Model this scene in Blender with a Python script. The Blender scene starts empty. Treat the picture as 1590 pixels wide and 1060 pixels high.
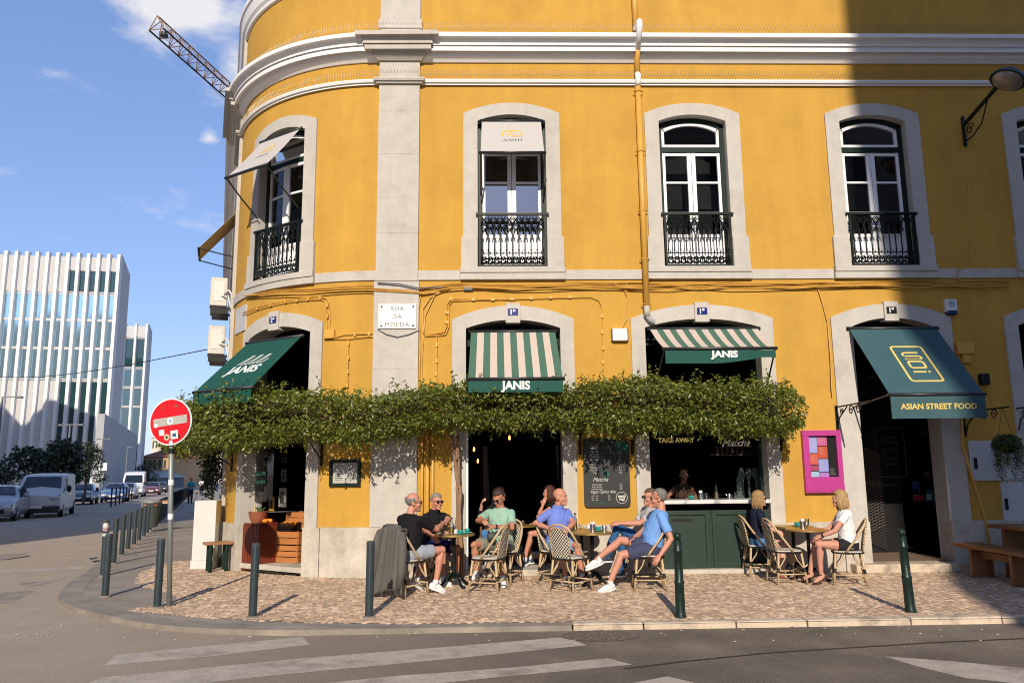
import bpy, math, random
import numpy as np
from mathutils import Vector, Matrix
R0 = math.radians
rnd = random.Random(7)
scene = bpy.context.scene
COL = scene.collection
# ------------------------------------------------------------------ camera
EYE = Vector((0, -12.6, 1.65)); FPX = 1200.0; PW, PH = 1590.0, 1060.0
_p, _y, _r = R0(9.39), R0(1.43), R0(-.57)
_f = Vector((math.sin(_y)*math.cos(_p), math.cos(_y)*math.cos(_p), math.sin(_p)))
_rt = Vector((math.cos(_y), -math.sin(_y), 0)); _up = _rt.cross(_f)
RT = math.cos(_r)*_rt + math.sin(_r)*_up; UP = -math.sin(_r)*_rt + math.cos(_r)*_up
cam = bpy.data.objects.new('camera', bpy.data.cameras.new('camera')); COL.objects.link(cam)
cam.matrix_world = Matrix(((RT.x, UP.x, -_f.x, EYE.x), (RT.y, UP.y, -_f.y, EYE.y), (RT.z, UP.z, -_f.z, EYE.z), (0, 0, 0, 1)))
cam.data.sensor_width = 36; cam.data.lens = 36*FPX/PW; cam.data.clip_end = 5000; cam.data.clip_start = .1
scene.camera = cam
# ------------------------------------------------------------------ light
SUN_EL, SUN_AZ = R0(28.0), R0(4.0)          # shadows fall towards +Y, a little to +X
sdir = Vector((math.sin(SUN_AZ)*math.cos(SUN_EL), math.cos(SUN_AZ)*math.cos(SUN_EL), -math.sin(SUN_EL)))
sun = bpy.data.objects.new('sun', bpy.data.lights.new('sun', 'SUN')); COL.objects.link(sun)
sun.data.energy = 4.35; sun.data.angle = R0(.53); sun.data.color = (1, .88, .72)
sun.rotation_euler = sdir.to_track_quat('-Z', 'Y').to_euler(); sun.location = (-10, -60, 40)
scene.view_settings.view_transform = 'Standard'; scene.view_settings.look = 'None'
scene.view_settings.exposure = 0.24; scene.cycles.filter_width = 1.05; scene.view_settings.gamma = 1.0
world = bpy.data.worlds.new('World'); scene.world = world; world.use_nodes = True

def ray(x, y):
    return ((x-PW/2)*RT - (y-PH/2)*UP)/FPX + _f
def atY(x, y, Y=0.0):
    d = ray(x, y); return EYE + d*((Y-EYE.y)/d.y)
def atZ(x, y, z=0.0):
    d = ray(x, y); return EYE + d*((z-EYE.z)/d.z)

def build_world():
    nt = world.node_tree; N = nt.nodes; L = nt.links; N.clear()
    out = N.new('ShaderNodeOutputWorld'); bg = N.new('ShaderNodeBackground'); bg.inputs[1].default_value = .14
    sky = N.new('ShaderNodeTexSky'); sky.sky_type = 'NISHITA'; sky.sun_disc = False
    sky.sun_elevation = SUN_EL; sky.sun_rotation = math.pi + SUN_AZ
    sky.air_density = 1.0; sky.dust_density = .35; sky.ozone_density = 2.2
    tc = N.new('ShaderNodeTexCoord')
    mp = N.new('ShaderNodeMapping'); mp.inputs['Scale'].default_value = (1, 1, 2.0)
    n1 = N.new('ShaderNodeTexNoise'); n1.inputs['Scale'].default_value = 7.5; n1.inputs['Detail'].default_value = 12; n1.inputs['Roughness'].default_value = .6; n1.inputs['Distortion'].default_value = .25
    n2 = N.new('ShaderNodeTexNoise'); n2.inputs['Scale'].default_value = 1.7; n2.inputs['Detail'].default_value = 2
    L.new(tc.outputs['Generated'], mp.inputs[0]); L.new(mp.outputs[0], n1.inputs[0]); L.new(mp.outputs[0], n2.inputs[0])
    acc = None
    def m(op, a, b=None, c=None, clamp=False):
        k = N.new('ShaderNodeMath'); k.operation = op; k.use_clamp = clamp
        for i, q in enumerate((a, b, c)):
            if q is None: continue
            if isinstance(q, (int, float)): k.inputs[i].default_value = q
            else: L.new(q, k.inputs[i])
        return k.outputs[0]
    # cloud banks: a few directions where cumulus stands, elsewhere thin scattered cloud from the noise
    for (px, py, rad, w) in ((325, 30, .12, .21), (385, 110, .07, .19), (240, 20, .07, .17), (325, 213, .02, .36), (105, 370, .034, .27), (-15, 75, .03, .3), (60, 380, .03, .1),
                             (700, -420, .3, .2), (1500, -300, .35, .22), (-900, 100, .25, .22), (2600, 250, .3, .2)):
        d = ray(px, py).normalized()
        dp = N.new('ShaderNodeVectorMath'); dp.operation = 'DISTANCE'; L.new(tc.outputs['Generated'], dp.inputs[0]); dp.inputs[1].default_value = d
        g = m('MULTIPLY', m('SUBTRACT', 1, m('DIVIDE', dp.outputs['Value'], rad), None, True), w)
        acc = g if acc is None else m('ADD', acc, g)
    v = m('ADD', m('ADD', n1.outputs['Fac'], acc), m('MULTIPLY', n2.outputs['Fac'], .12))
    cl = m('MULTIPLY', m('SUBTRACT', v, .68), 4.2, None, True)
    cl = m('POWER', cl, 1.25)
    cl = m('MULTIPLY', cl, .93)
    mix = N.new('ShaderNodeMix'); mix.data_type = 'RGBA'
    gm = N.new('ShaderNodeGamma'); gm.inputs[1].default_value = .58
    hs = N.new('ShaderNodeHueSaturation'); hs.inputs['Saturation'].default_value = 1.12
    L.new(sky.outputs[0], hs.inputs['Color'])
    tn = N.new('ShaderNodeMix'); tn.data_type = 'RGBA'; tn.blend_type = 'MULTIPLY'; tn.inputs[0].default_value = 1; tn.inputs[7].default_value = (1.40, 1.54, 2.10, 1)
    L.new(hs.outputs[0], gm.inputs[0]); L.new(gm.outputs[0], tn.inputs[6])
    L.new(cl, mix.inputs[0]); L.new(tn.outputs[2], mix.inputs[6]); mix.inputs[7].default_value = (5.4, 5.3, 5.5, 1)
    L.new(mix.outputs[2], bg.inputs[0]); L.new(bg.outputs[0], out.inputs[0])
build_world()

# ------------------------------------------------------------------ helpers
def lin(h):
    h = h.lstrip('#'); o = []
    for i in (0, 2, 4):
        c = int(h[i:i+2], 16)/255; o.append(c/12.92 if c <= .04045 else ((c+.055)/1.055)**2.4)
    return tuple(o)
MATS = {}
def mat(name, col, rough=.6, metal=0.0, spec=.4, var=0.0, vs=6.0, bump=0.0, bs=60.0, col2=None, c2s=3.0, c2t=(.5, .62), emit=None, trans=0.0, alpha=1.0, coat=0.0, sss=0.0, stretch=None, streak=0.0, grain=0.0):
    """procedural material: base colour, noise variation, optional second colour in patches, bump"""
    if name in MATS: return MATS[name]
    if isinstance(col, str): col = lin(col)
    m = bpy.data.materials.new(name); m.use_nodes = True; nt = m.node_tree; N = nt.nodes; L = nt.links
    b = N['Principled BSDF']; b.inputs['Base Color'].default_value = (*col, 1)
    b.inputs['Roughness'].default_value = rough; b.inputs['Metallic'].default_value = metal
    b.inputs['Specular IOR Level'].default_value = spec; b.inputs['Coat Weight'].default_value = coat
    if trans: b.inputs['Transmission Weight'].default_value = trans
    if alpha < 1: b.inputs['Alpha'].default_value = alpha
    if sss: b.inputs['Subsurface Weight'].default_value = sss; b.inputs['Subsurface Radius'].default_value = (.02, .008, .004); b.inputs['Subsurface Scale'].default_value = .5
    tc = N.new('ShaderNodeTexCoord'); vec = tc.outputs['Object']
    if stretch:
        mp = N.new('ShaderNodeMapping'); mp.inputs['Scale'].default_value = stretch; L.new(vec, mp.inputs[0]); vec = mp.outputs[0]
    cur = None
    def setc(node_in):
        if cur is None: node_in.default_value = (*col, 1)
        else: L.new(cur, node_in)
    if col2 is not None:
        if isinstance(col2, str): col2 = lin(col2)
        n = N.new('ShaderNodeTexNoise'); n.inputs['Scale'].default_value = c2s; n.inputs['Detail'].default_value = 8; n.inputs['Roughness'].default_value = .65; L.new(vec, n.inputs[0])
        mr = N.new('ShaderNodeMapRange'); mr.inputs[1].default_value = c2t[0]; mr.inputs[2].default_value = c2t[1]; L.new(n.outputs['Fac'], mr.inputs[0])
        mx = N.new('ShaderNodeMix'); mx.data_type = 'RGBA'; L.new(mr.outputs[0], mx.inputs[0]); setc(mx.inputs[6]); mx.inputs[7].default_value = (*col2, 1); cur = mx.outputs[2]
    if var:
        n = N.new('ShaderNodeTexNoise'); n.inputs['Scale'].default_value = vs; n.inputs['Detail'].default_value = 9; n.inputs['Roughness'].default_value = .68; L.new(vec, n.inputs[0])
        mr = N.new('ShaderNodeMapRange'); mr.inputs[1].default_value = .28; mr.inputs[2].default_value = .72; mr.inputs[3].default_value = 1-var; mr.inputs[4].default_value = 1+var*.7; L.new(n.outputs['Fac'], mr.inputs[0])
        mx = N.new('ShaderNodeMix'); mx.data_type = 'RGBA'; mx.blend_type = 'MULTIPLY'; mx.inputs[0].default_value = 1; setc(mx.inputs[6]); L.new(mr.outputs[0], mx.inputs[7]); cur = mx.outputs[2]
    for amt, sc_, st_ in ((streak, 2.2, (1, 1, .10)), (grain, 55, (1, 1, 1)), (grain*.8, 140, (1, 1, 1))):
        if not amt: continue
        mp = N.new('ShaderNodeMapping'); mp.inputs['Scale'].default_value = st_; L.new(tc.outputs['Object'], mp.inputs[0])
        n = N.new('ShaderNodeTexNoise'); n.inputs['Scale'].default_value = sc_; n.inputs['Detail'].default_value = 7; n.inputs['Roughness'].default_value = .7; L.new(mp.outputs[0], n.inputs[0])
        mr = N.new('ShaderNodeMapRange'); mr.inputs[1].default_value = .3; mr.inputs[2].default_value = .7; mr.inputs[3].default_value = 1-amt; mr.inputs[4].default_value = 1+amt*.7; L.new(n.outputs['Fac'], mr.inputs[0])
        mx = N.new('ShaderNodeMix'); mx.data_type = 'RGBA'; mx.blend_type = 'MULTIPLY'; mx.inputs[0].default_value = 1; setc(mx.inputs[6]); L.new(mr.outputs[0], mx.inputs[7]); cur = mx.outputs[2]
    if cur is not None: L.new(cur, b.inputs['Base Color'])
    if bump:
        n = N.new('ShaderNodeTexNoise'); n.inputs['Scale'].default_value = bs; n.inputs['Detail'].default_value = 6; L.new(vec, n.inputs[0])
        bp = N.new('ShaderNodeBump'); bp.inputs['Strength'].default_value = bump; bp.inputs['Distance'].default_value = .02; L.new(n.outputs['Fac'], bp.inputs['Height']); L.new(bp.outputs[0], b.inputs['Normal'])
    if emit: b.inputs['Emission Color'].default_value = (*emit[0], 1); b.inputs['Emission Strength'].default_value = emit[1]
    MATS[name] = m; return m

def glassmat(name, tint=(.9, .95, 1), refl=1.0, base=.04):
    """window pane: see-through with fresnel mirror reflections"""
    if name in MATS: return MATS[name]
    m = bpy.data.materials.new(name); m.use_nodes = True; nt = m.node_tree; N = nt.nodes; L = nt.links; N.clear()
    o = N.new('ShaderNodeOutputMaterial'); t = N.new('ShaderNodeBsdfTransparent'); t.inputs[0].default_value = (*tint, 1)
    g = N.new('ShaderNodeBsdfGlossy'); g.inputs['Roughness'].default_value = .015; g.inputs[0].default_value = (.95, .95, .95, 1)
    fr = N.new('ShaderNodeFresnel'); fr.inputs[0].default_value = 1.5
    ma = N.new('ShaderNodeMath'); ma.operation = 'MULTIPLY_ADD'; ma.use_clamp = True; ma.inputs[1].default_value = refl; ma.inputs[2].default_value = base
    L.new(fr.outputs[0], ma.inputs[0]); mx = N.new('ShaderNodeMixShader'); L.new(ma.outputs[0], mx.inputs[0]); L.new(t.outputs[0], mx.inputs[1]); L.new(g.outputs[0], mx.inputs[2]); L.new(mx.outputs[0], o.inputs[0])
    MATS[name] = m; return m

def checkmat(name, a, b, sx, sy, axes=(0, 2), rough=.6, stripes=False):
    """woven two-tone pattern on object coordinates (flat print of the cane weave)"""
    if name in MATS: return MATS[name]
    m = bpy.data.materials.new(name); m.use_nodes = True; nt = m.node_tree; N = nt.nodes; L = nt.links
    bs = N['Principled BSDF']; bs.inputs['Roughness'].default_value = rough
    tc = N.new('ShaderNodeTexCoord'); sp = N.new('ShaderNodeSeparateXYZ'); L.new(tc.outputs['Object'], sp.inputs[0])
    cb = N.new('ShaderNodeCombineXYZ')
    for k, (ax, s) in enumerate(zip(axes, (sx, sy))):
        mu = N.new('ShaderNodeMath'); mu.operation = 'MULTIPLY'; mu.inputs[1].default_value = s; L.new(sp.outputs[ax], mu.inputs[0]); L.new(mu.outputs[0], cb.inputs[k])
    ck = N.new('ShaderNodeTexChecker'); ck.inputs['Scale'].default_value = 1; ck.inputs[1].default_value = (*a, 1); ck.inputs[2].default_value = (*b, 1); cb.inputs[2].default_value = .5
    L.new(cb.outputs[0], ck.inputs[0]); L.new(ck.outputs[0], bs.inputs['Base Color'])
    MATS[name] = m; return m

class MB:
    def __init__(s): s.v = []; s.f = []; s.m = []; s.mi = 0
    def add(s, vs, fs):
        o = len(s.v); s.v.extend([tuple(v) for v in vs]); s.f.extend([tuple(i+o for i in f) for f in fs]); s.m.extend([s.mi]*len(fs)); return s
    def box(s, c, d, rz=0.0, M=None):
        x, y, z = d[0]/2, d[1]/2, d[2]/2
        P = [Vector(q) for q in ((-x,-y,-z),(x,-y,-z),(x,y,-z),(-x,y,-z),(-x,-y,z),(x,-y,z),(x,y,z),(-x,y,z))]
        if rz: P = [Matrix.Rotation(rz, 3, 'Z') @ p for p in P]
        if M is not None: P = [M @ p for p in P]
        c = Vector(c)
        return s.add([p+c for p in P], [(0,3,2,1),(4,5,6,7),(0,1,5,4),(1,2,6,5),(2,3,7,6),(3,0,4,7)])
    def mm(s, a, b):
        return s.box([(a[i]+b[i])/2 for i in range(3)], [abs(b[i]-a[i]) for i in range(3)])
    def hexa(s, P):   # 8 points: bottom ring 4, top ring 4
        return s.add(P, [(0,3,2,1),(4,5,6,7),(0,1,5,4),(1,2,6,5),(2,3,7,6),(3,0,4,7)])
    def tube(s, pts, r, n=7, closed=False, cap=True):
        pts = [Vector(p) for p in pts]; k = len(pts); rs = r if isinstance(r, (list, tuple)) else [r]*k
        vs = []; prev = None
        for i, p in enumerate(pts):
            a = pts[(i-1) % k] if (i > 0 or closed) else p; b = pts[(i+1) % k] if (i < k-1 or closed) else p
            t = (b-a); t = t.normalized() if t.length > 1e-9 else Vector((0, 0, 1))
            if prev is None:
                up = Vector((0, 0, 1)) if abs(t.z) < .95 else Vector((0, 1, 0))
                e1 = t.cross(up).normalized()
            else:
                e1 = prev - t*prev.dot(t)
                e1 = e1.normalized() if e1.length > 1e-6 else t.orthogonal().normalized()
            prev = e1; e2 = t.cross(e1)
            for j in range(n):
                an = 2*math.pi*j/n; vs.append(p + rs[i]*(math.cos(an)*e1 + math.sin(an)*e2))
        fs = []
        for i in range(k if closed else k-1):
            i2 = (i+1) % k
            for j in range(n):
                j2 = (j+1) % n; fs.append((i*n+j, i*n+j2, i2*n+j2, i2*n+j))
        if cap and not closed: fs += [tuple(range(n-1, -1, -1)), tuple((k-1)*n+j for j in range(n))]
        return s.add(vs, fs)
    def loft(s, rings, cap=True):
        n = len(rings[0]); vs = [p for r in rings for p in r]; fs = []
        for i in range(len(rings)-1):
            for j in range(n):
                j2 = (j+1) % n; fs.append((i*n+j, i*n+j2, (i+1)*n+j2, (i+1)*n+j))
        if cap: fs += [tuple(range(n-1, -1, -1)), tuple((len(rings)-1)*n+j for j in range(n))]
        return s.add(vs, fs)
    def lathe(s, prof, c=(0, 0, 0), n=16, M=None):
        c = Vector(c); rings = []
        for r, z in prof:
            ring = []
            for j in range(n):
                a = 2*math.pi*j/n; p = Vector((r*math.cos(a), r*math.sin(a), z))
                if M is not None: p = M @ p
                ring.append(p+c)
            rings.append(ring)
        return s.loft(rings)
    def ell(s, c, rad, nu=14, nv=9, M=None):
        c = Vector(c); vs = []; fs = []
        if not isinstance(rad, (tuple, list)): rad = (rad,)*3
        def tr(p):
            p = Vector(p)
            if M is not None: p = M @ p
            return p+c
        vs.append(tr((0, 0, -rad[2])))
        for i in range(1, nv):
            ph = -math.pi/2 + math.pi*i/nv
            for j in range(nu):
                a = 2*math.pi*j/nu; vs.append(tr((rad[0]*math.cos(ph)*math.cos(a), rad[1]*math.cos(ph)*math.sin(a), rad[2]*math.sin(ph))))
        vs.append(tr((0, 0, rad[2])))
        for j in range(nu):
            j2 = (j+1) % nu; fs.append((0, 1+j2, 1+j))
            for i in range(nv-2): fs.append((1+i*nu+j, 1+i*nu+j2, 1+(i+1)*nu+j2, 1+(i+1)*nu+j))
            fs.append((1+(nv-2)*nu+j, 1+(nv-2)*nu+j2, 1+(nv-1)*nu))
        return s.add(vs, fs)
    def poly(s, pts): return s.add(pts, [tuple(range(len(pts)))])
    def prism(s, pts, ext):
        ext = Vector(ext); n = len(pts); vs = [Vector(p) for p in pts]; vs += [p+ext for p in vs]
        return s.add(vs, [tuple(range(n-1, -1, -1)), tuple(range(n, 2*n))] + [(i, (i+1) % n, n+(i+1) % n, n+i) for i in range(n)])
    def build(s, name, mats, parent=None, smooth=False, bevel=0.0, local=False, fixn=True):
        me = bpy.data.meshes.new(name); me.from_pydata(s.v, [], s.f)
        for m in (mats if isinstance(mats, (list, tuple)) else [mats]): me.materials.append(m)
        if any(s.m): me.polygons.foreach_set('material_index', s.m)
        if smooth: me.polygons.foreach_set('use_smooth', [True]*len(s.f))
        me.update()
        o = bpy.data.objects.new(name, me); COL.objects.link(o)
        if parent is not None:
            o.parent = parent
            if not local: o.matrix_parent_inverse = wm(parent).inverted()
        if smooth == 'auto':
            es = o.modifiers.new('split', 'EDGE_SPLIT'); es.split_angle = R0(35)
        if bevel:
            bv = o.modifiers.new('bevel', 'BEVEL'); bv.width = bevel; bv.segments = 2; bv.limit_method = 'ANGLE'
        return o
def wm(o):
    M = Matrix.Translation(o.location) @ o.rotation_euler.to_matrix().to_4x4() @ Matrix.Diagonal((*o.scale, 1))
    return wm(o.parent) @ o.matrix_parent_inverse @ M if o.parent else M
def thing(name, label, cat, loc=(0, 0, 0), rz=0.0, group=None):
    o = bpy.data.objects.new(name, None); COL.objects.link(o); o.empty_display_size = .2
    o.location = loc; o.rotation_euler = (0, 0, rz); return tag(o, label, cat, group)
def tag(o, label=None, cat=None, group=None, kind=None):
    if label: o['label'] = label
    if cat: o['category'] = cat
    if group: o['group'] = group
    if kind: o['kind'] = kind
    return o
KIDS = {}
def dup(root, loc, rz, label, group=None):
    kids = [c for c in root.children]
    r = root.copy(); COL.objects.link(r); r.location = loc; r.rotation_euler = (0, 0, rz); r['label'] = label
    if group: r['group'] = group
    for c in kids:
        d = c.copy(); COL.objects.link(d); d.parent = r
        for g in c.children:
            e = g.copy(); COL.objects.link(e); e.parent = d
    return r
def textmesh(s, size=1.0, shear=0.0, bold=0.0, space=1.0):
    """(verts2d, faces) of a word in Blender's built-in face, centred"""
    c = bpy.data.curves.new('t', 'FONT'); c.body = s; c.size = size; c.align_x = 'CENTER'; c.align_y = 'CENTER'; c.shear = shear; c.offset = bold; c.space_character = space; c.resolution_u = 3
    o = bpy.data.objects.new('t', c); COL.objects.link(o)
    dg = bpy.context.evaluated_depsgraph_get(); me = bpy.data.meshes.new_from_object(o.evaluated_get(dg))
    vs = [tuple(v.co) for v in me.vertices]; fs = [tuple(p.vertices) for p in me.polygons]
    bpy.data.objects.remove(o); bpy.data.curves.remove(c); bpy.data.meshes.remove(me)
    return vs, fs
def put_text(mb, s, size, org, xd, yd, width=None, **k):
    vs, fs = textmesh(s, size, **k)
    if not vs: return mb
    x0 = min(v[0] for v in vs); x1 = max(v[0] for v in vs); y0 = min(v[1] for v in vs); y1 = max(v[1] for v in vs)
    sx = (width/(x1-x0)) if width else 1.0
    org, xd, yd = Vector(org), Vector(xd), Vector(yd)
    return mb.add([org + xd*((v[0]-(x0+x1)/2)*sx) + yd*(v[1]-(y0+y1)/2) for v in vs], fs)
def stroke(mb, pts, w, org, xd, yd, closed=False):
    """flat painted line along 2-D points"""
    org, xd, yd = Vector(org), Vector(xd), Vector(yd); n = len(pts)
    L = []
    for i in range(n):
        a = pts[(i-1) % n] if (i or closed) else pts[0]; b = pts[(i+1) % n] if (i < n-1 or closed) else pts[-1]
        tx, ty = b[0]-a[0], b[1]-a[1]; l = math.hypot(tx, ty) or 1; L.append((-ty/l*w/2, tx/l*w/2))
    vs = []
    for (x, y), (nx, ny) in zip(pts, L): vs += [org+xd*(x+nx)+yd*(y+ny), org+xd*(x-nx)+yd*(y-ny)]
    fs = [(2*i, 2*i+1, 2*((i+1) % n)+1, 2*((i+1) % n)) for i in range(n if closed else n-1)]
    return mb.add(vs, fs)
def arcpts(cx, cy, r, a0, a1, n=8, ry=None):
    return [(cx+r*math.cos(R0(a0+(a1-a0)*i/n)), cy+(ry or r)*math.sin(R0(a0+(a1-a0)*i/n))) for i in range(n+1)]
# ================================================================== materials
M_ = dict(
 yellow=mat('yellow_stucco', (.515, .295, .054), .85, streak=.10, spec=.2, var=.10, vs=1.3, bump=.12, bs=35, col2=(.455, .25, .048), c2s=.9, c2t=(.5, .75)),
 stone=mat('limestone', (.49, .462, .42), .75, streak=.08, grain=.06, spec=.25, var=.10, vs=5, bump=.15, bs=40, col2=(.42, .39, .35), c2s=1.7, c2t=(.52, .72)),
 plinth=mat('worn_limestone', (.53, .48, .41), .8, streak=.14, grain=.08, spec=.2, var=.2, vs=3.5, bump=.3, bs=25, col2=(.38, .33, .27), c2s=2.2, c2t=(.5, .7)),
 white=mat('white_mould_paint', (.78, .78, .78), .55, var=.05, vs=4, bump=.05),
 wpaint=mat('white_window_paint', (.80, .81, .82), .35, var=.03, vs=8),
 green=mat('dark_green_paint', (.010, .022, .017), .4, spec=.15, var=.2, vs=9),
 iron=mat('black_ironwork', (.007, .010, .009), .45, spec=.2, bump=.1),
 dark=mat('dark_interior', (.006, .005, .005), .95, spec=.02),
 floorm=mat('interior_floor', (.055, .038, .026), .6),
 ypaint=mat('yellow_pipe_paint', (.60, .33, .06), .45, var=.1),
 cable=mat('painted_cable', (.42, .21, .03), .6),
 black=mat('black_satin', (.006, .006, .007), .45),
 asphalt=mat('asphalt', (.158, .132, .105), .88, grain=.45, spec=.25, var=.28, vs=1.1, bump=.5, bs=120, col2=(.245, .20, .15), c2s=.28, c2t=(.40, .62)),
 walk=mat('walkway_asphalt', (.27, .235, .20), .88, spec=.2, var=.22, vs=2.0, bump=.4, bs=120, col2=(.34, .295, .245), c2s=.8, c2t=(.45, .7)),
 paint=mat('worn_road_paint', (.42, .37, .31), .8, var=.25, vs=7, grain=.2, col2=(.24, .205, .17), c2s=2.4, c2t=(.52, .72)),
 kerb=mat('kerb_limestone', (.54, .44, .33), .8, var=.2, vs=5, bump=.3, bs=30, col2=(.33, .27, .21), c2s=3),
 sand=mat('joint_sand', (.25, .18, .125), .95, var=.3, vs=9),
)
COB = [mat('cobble_%s' % n, (c[0]*1.27, c[1]*1.15, c[2]*1.0), .62, spec=.35, var=.18, vs=18, bump=.3, bs=60) for n, c in (('pale', (.40, .325, .26)), ('buff', (.34, .265, .205)), ('tan', (.30, .235, .18)), ('grey', (.27, .225, .185)), ('white', (.48, .405, .33)))]
GLASS = glassmat('window_glass', (.55, .6, .62), .9, .03)
GLASS2 = glassmat('mirror_glass', (.25, .3, .33), 1.2, .25)

# ================================================================== ground
def pip(x, y, P):
    c = False; n = len(P)
    for i in range(n):
        a, b = P[i], P[(i+1) % n]
        if (a[1] > y) != (b[1] > y) and x < (b[0]-a[0])*(y-a[1])/(b[1]-a[1])+a[0]: c = not c
    return c
SL = .010                                            # the side street falls away gently
def gz(Y): return -SL*(min(Y, 150)-3) if Y > 3 else 0.0
def atS(px, py, z=0.0):
    d = ray(px, py); P = EYE + d*((z-EYE.z)/d.z)
    if P.y <= 3: return P
    t = (z-SL*(EYE.y-3)-EYE.z)/(d.z+SL*d.y); return EYE + d*t
b = MB(); b.poly([(-900, -900, -.07), (900, -900, -.07), (900, 3, -.07), (-900, 3, -.07)]); b.poly([(-900, 3, -.07), (900, 3, -.07), (900, 150, -.07+gz(150)), (-900, 150, -.07+gz(150))])
b.poly([(-900, 150, -.07+gz(150)), (900, 150, -.07+gz(150)), (900, 1400, -.07+gz(150)), (-900, 1400, -.07+gz(150))])
def dust(m, pale):
    nt = m.node_tree; N = nt.nodes; L = nt.links; b_ = N['Principled BSDF']; src = b_.inputs['Base Color'].links[0].from_socket
    tc = N.new('ShaderNodeTexCoord'); sp = N.new('ShaderNodeSeparateXYZ'); L.new(tc.outputs['Object'], sp.inputs[0]); n = N.new('ShaderNodeTexNoise'); n.inputs['Scale'].default_value = .55; n.inputs['Detail'].default_value = 9; n.inputs['Roughness'].default_value = .62; L.new(tc.outputs['Object'], n.inputs[0])
    a = N.new('ShaderNodeMath'); a.operation = 'MULTIPLY_ADD'; a.inputs[1].default_value = 6.5; L.new(n.outputs['Fac'], a.inputs[0]); L.new(sp.outputs[0], a.inputs[2])
    mr = N.new('ShaderNodeMapRange'); mr.inputs[1].default_value = 3.6; mr.inputs[2].default_value = -1.5; L.new(a.outputs[0], mr.inputs[0])
    mx = N.new('ShaderNodeMix'); mx.data_type = 'RGBA'; L.new(mr.outputs[0], mx.inputs[0]); L.new(src, mx.inputs[6])
    n2 = N.new('ShaderNodeTexNoise'); n2.inputs['Scale'].default_value = 2.2; n2.inputs['Detail'].default_value = 10; n2.inputs['Roughness'].default_value = .7; L.new(tc.outputs['Object'], n2.inputs[0])
    cr = N.new('ShaderNodeMix'); cr.data_type = 'RGBA'; L.new(n2.outputs['Fac'], cr.inputs[0]); cr.inputs[6].default_value = (*[q*.72 for q in pale], 1); cr.inputs[7].default_value = (*[q*1.25 for q in pale], 1); L.new(cr.outputs[2], mx.inputs[7]); L.new(mx.outputs[2], b_.inputs['Base Color'])
dust(M_['asphalt'], (.37, .305, .235))
road = tag(b.build('road', M_['asphalt']), kind='structure')
SD = Vector((-math.sin(R0(20)), math.cos(R0(20)), 0))      # side street direction
KB = [(24, -3.75), (5.81, -3.86), (.83, -3.89), (-1.0, -3.92), (-2.23, -3.93), (-3.0, -3.8), (-3.69, -3.54), (-4.2, -3.24), (-4.61, -2.89), (-5.2, -2.4), (-5.65, -1.89), (-6.0, -1.4), (-6.28, -.8), (-6.6, 0), (-7.05, 1.42), (-7.62, 3.0), (-8.1, 4.3)]
KEND = (-8.1+SD.x*110, 4.3+SD.y*110)
KB.append(KEND)
WEND = (KEND[0]+7, KEND[1]+2)
b = MB(); pv = [(x, y, -.012) for x, y in KB[:-2]] + [(-4, 3, -.012), (24, 1.5, -.012)]
b.poly(pv); b.poly([(x, y, gz(y)-.012) for x, y in KB[-3:]] + [(WEND[0], WEND[1], gz(WEND[1])-.012), (-4, 3, -.012)]); pavement = tag(b.build('pavement', M_['walk']), kind='structure')
# dark worn kerb round the corner (one flush strip) and limestone kerb pieces to the right
def offs(P, d):
    o = []
    for i in range(len(P)):
        a = Vector(P[max(i-1, 0)]); c = Vector(P[min(i+1, len(P)-1)]); t = (c-a).normalized(); o.append((P[i][0]+t.y*d, P[i][1]-t.x*d))
    return o
kp = KB[2:]; ki = offs(kp, .30)
b = MB()
for i in range(len(kp)-1):
    (x0, y0), (x1, y1), (u0, v0), (u1, v1) = kp[i], kp[i+1], ki[i], ki[i+1]
    b.add([(x0, y0, gz(y0)-.075), (x1, y1, gz(y1)-.075), (x1, y1, gz(y1)-.012), (x0, y0, gz(y0)-.012), (u1, v1, gz(v1)-.009), (u0, v0, gz(v0)-.009)], [(0, 1, 2, 3), (3, 2, 4, 5)])
b.build('kerb_strip', mat('dark_kerb', (.235, .205, .172), .8, var=.3, vs=3, bump=.3, bs=40, col2=(.30, .26, .21), c2s=1.4), pavement)
x = .85; r2 = random.Random(3)
while x < 20:
    w = r2.uniform(.62, 1.25); z = r2.uniform(-.004, .006); y0 = -3.89 + (x-.83)*.0063
    MB().hexa([(x, y0+r2.uniform(-.006, .006), -.09), (x+w-.014, y0+.004, -.09), (x+w-.014, y0+.17, -.09), (x, y0+.17, -.09), (x, y0+.012, z), (x+w-.014, y0+.016, z+r2.uniform(-.004, .004)), (x+w-.014, y0+.165, z+.002), (x, y0+.165, z)]).build('kerb_stone', M_['kerb'], pavement, bevel=.012)
    x += w
COBP = [(20, -3.66), (.83, -3.71), (-1, -3.70), (-2.32, -3.5), (-3.2, -3.2), (-3.98, -2.86), (-4.49, -2.6), (-4.3, -2.2), (-4.18, -1.76), (-4.6, -1.2), (-5.12, -.7), (-5.5, -.15), (-5.72, .39), (-6.0, 1.2), (-6.1, 1.98), (-6.0, 2.7), (-5.0, 3.2), (-4.3, 1.2), (-3.2, .45), (-1.9, .12), (20, .12)]
b = MB(); b.poly([(x, y, -.007) for x, y in COBP]); b.build('joint_sand', M_['sand'], pavement)
b = MB(); a45 = R0(38); ca, sa = math.cos(a45), math.sin(a45); pit = .070
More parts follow.
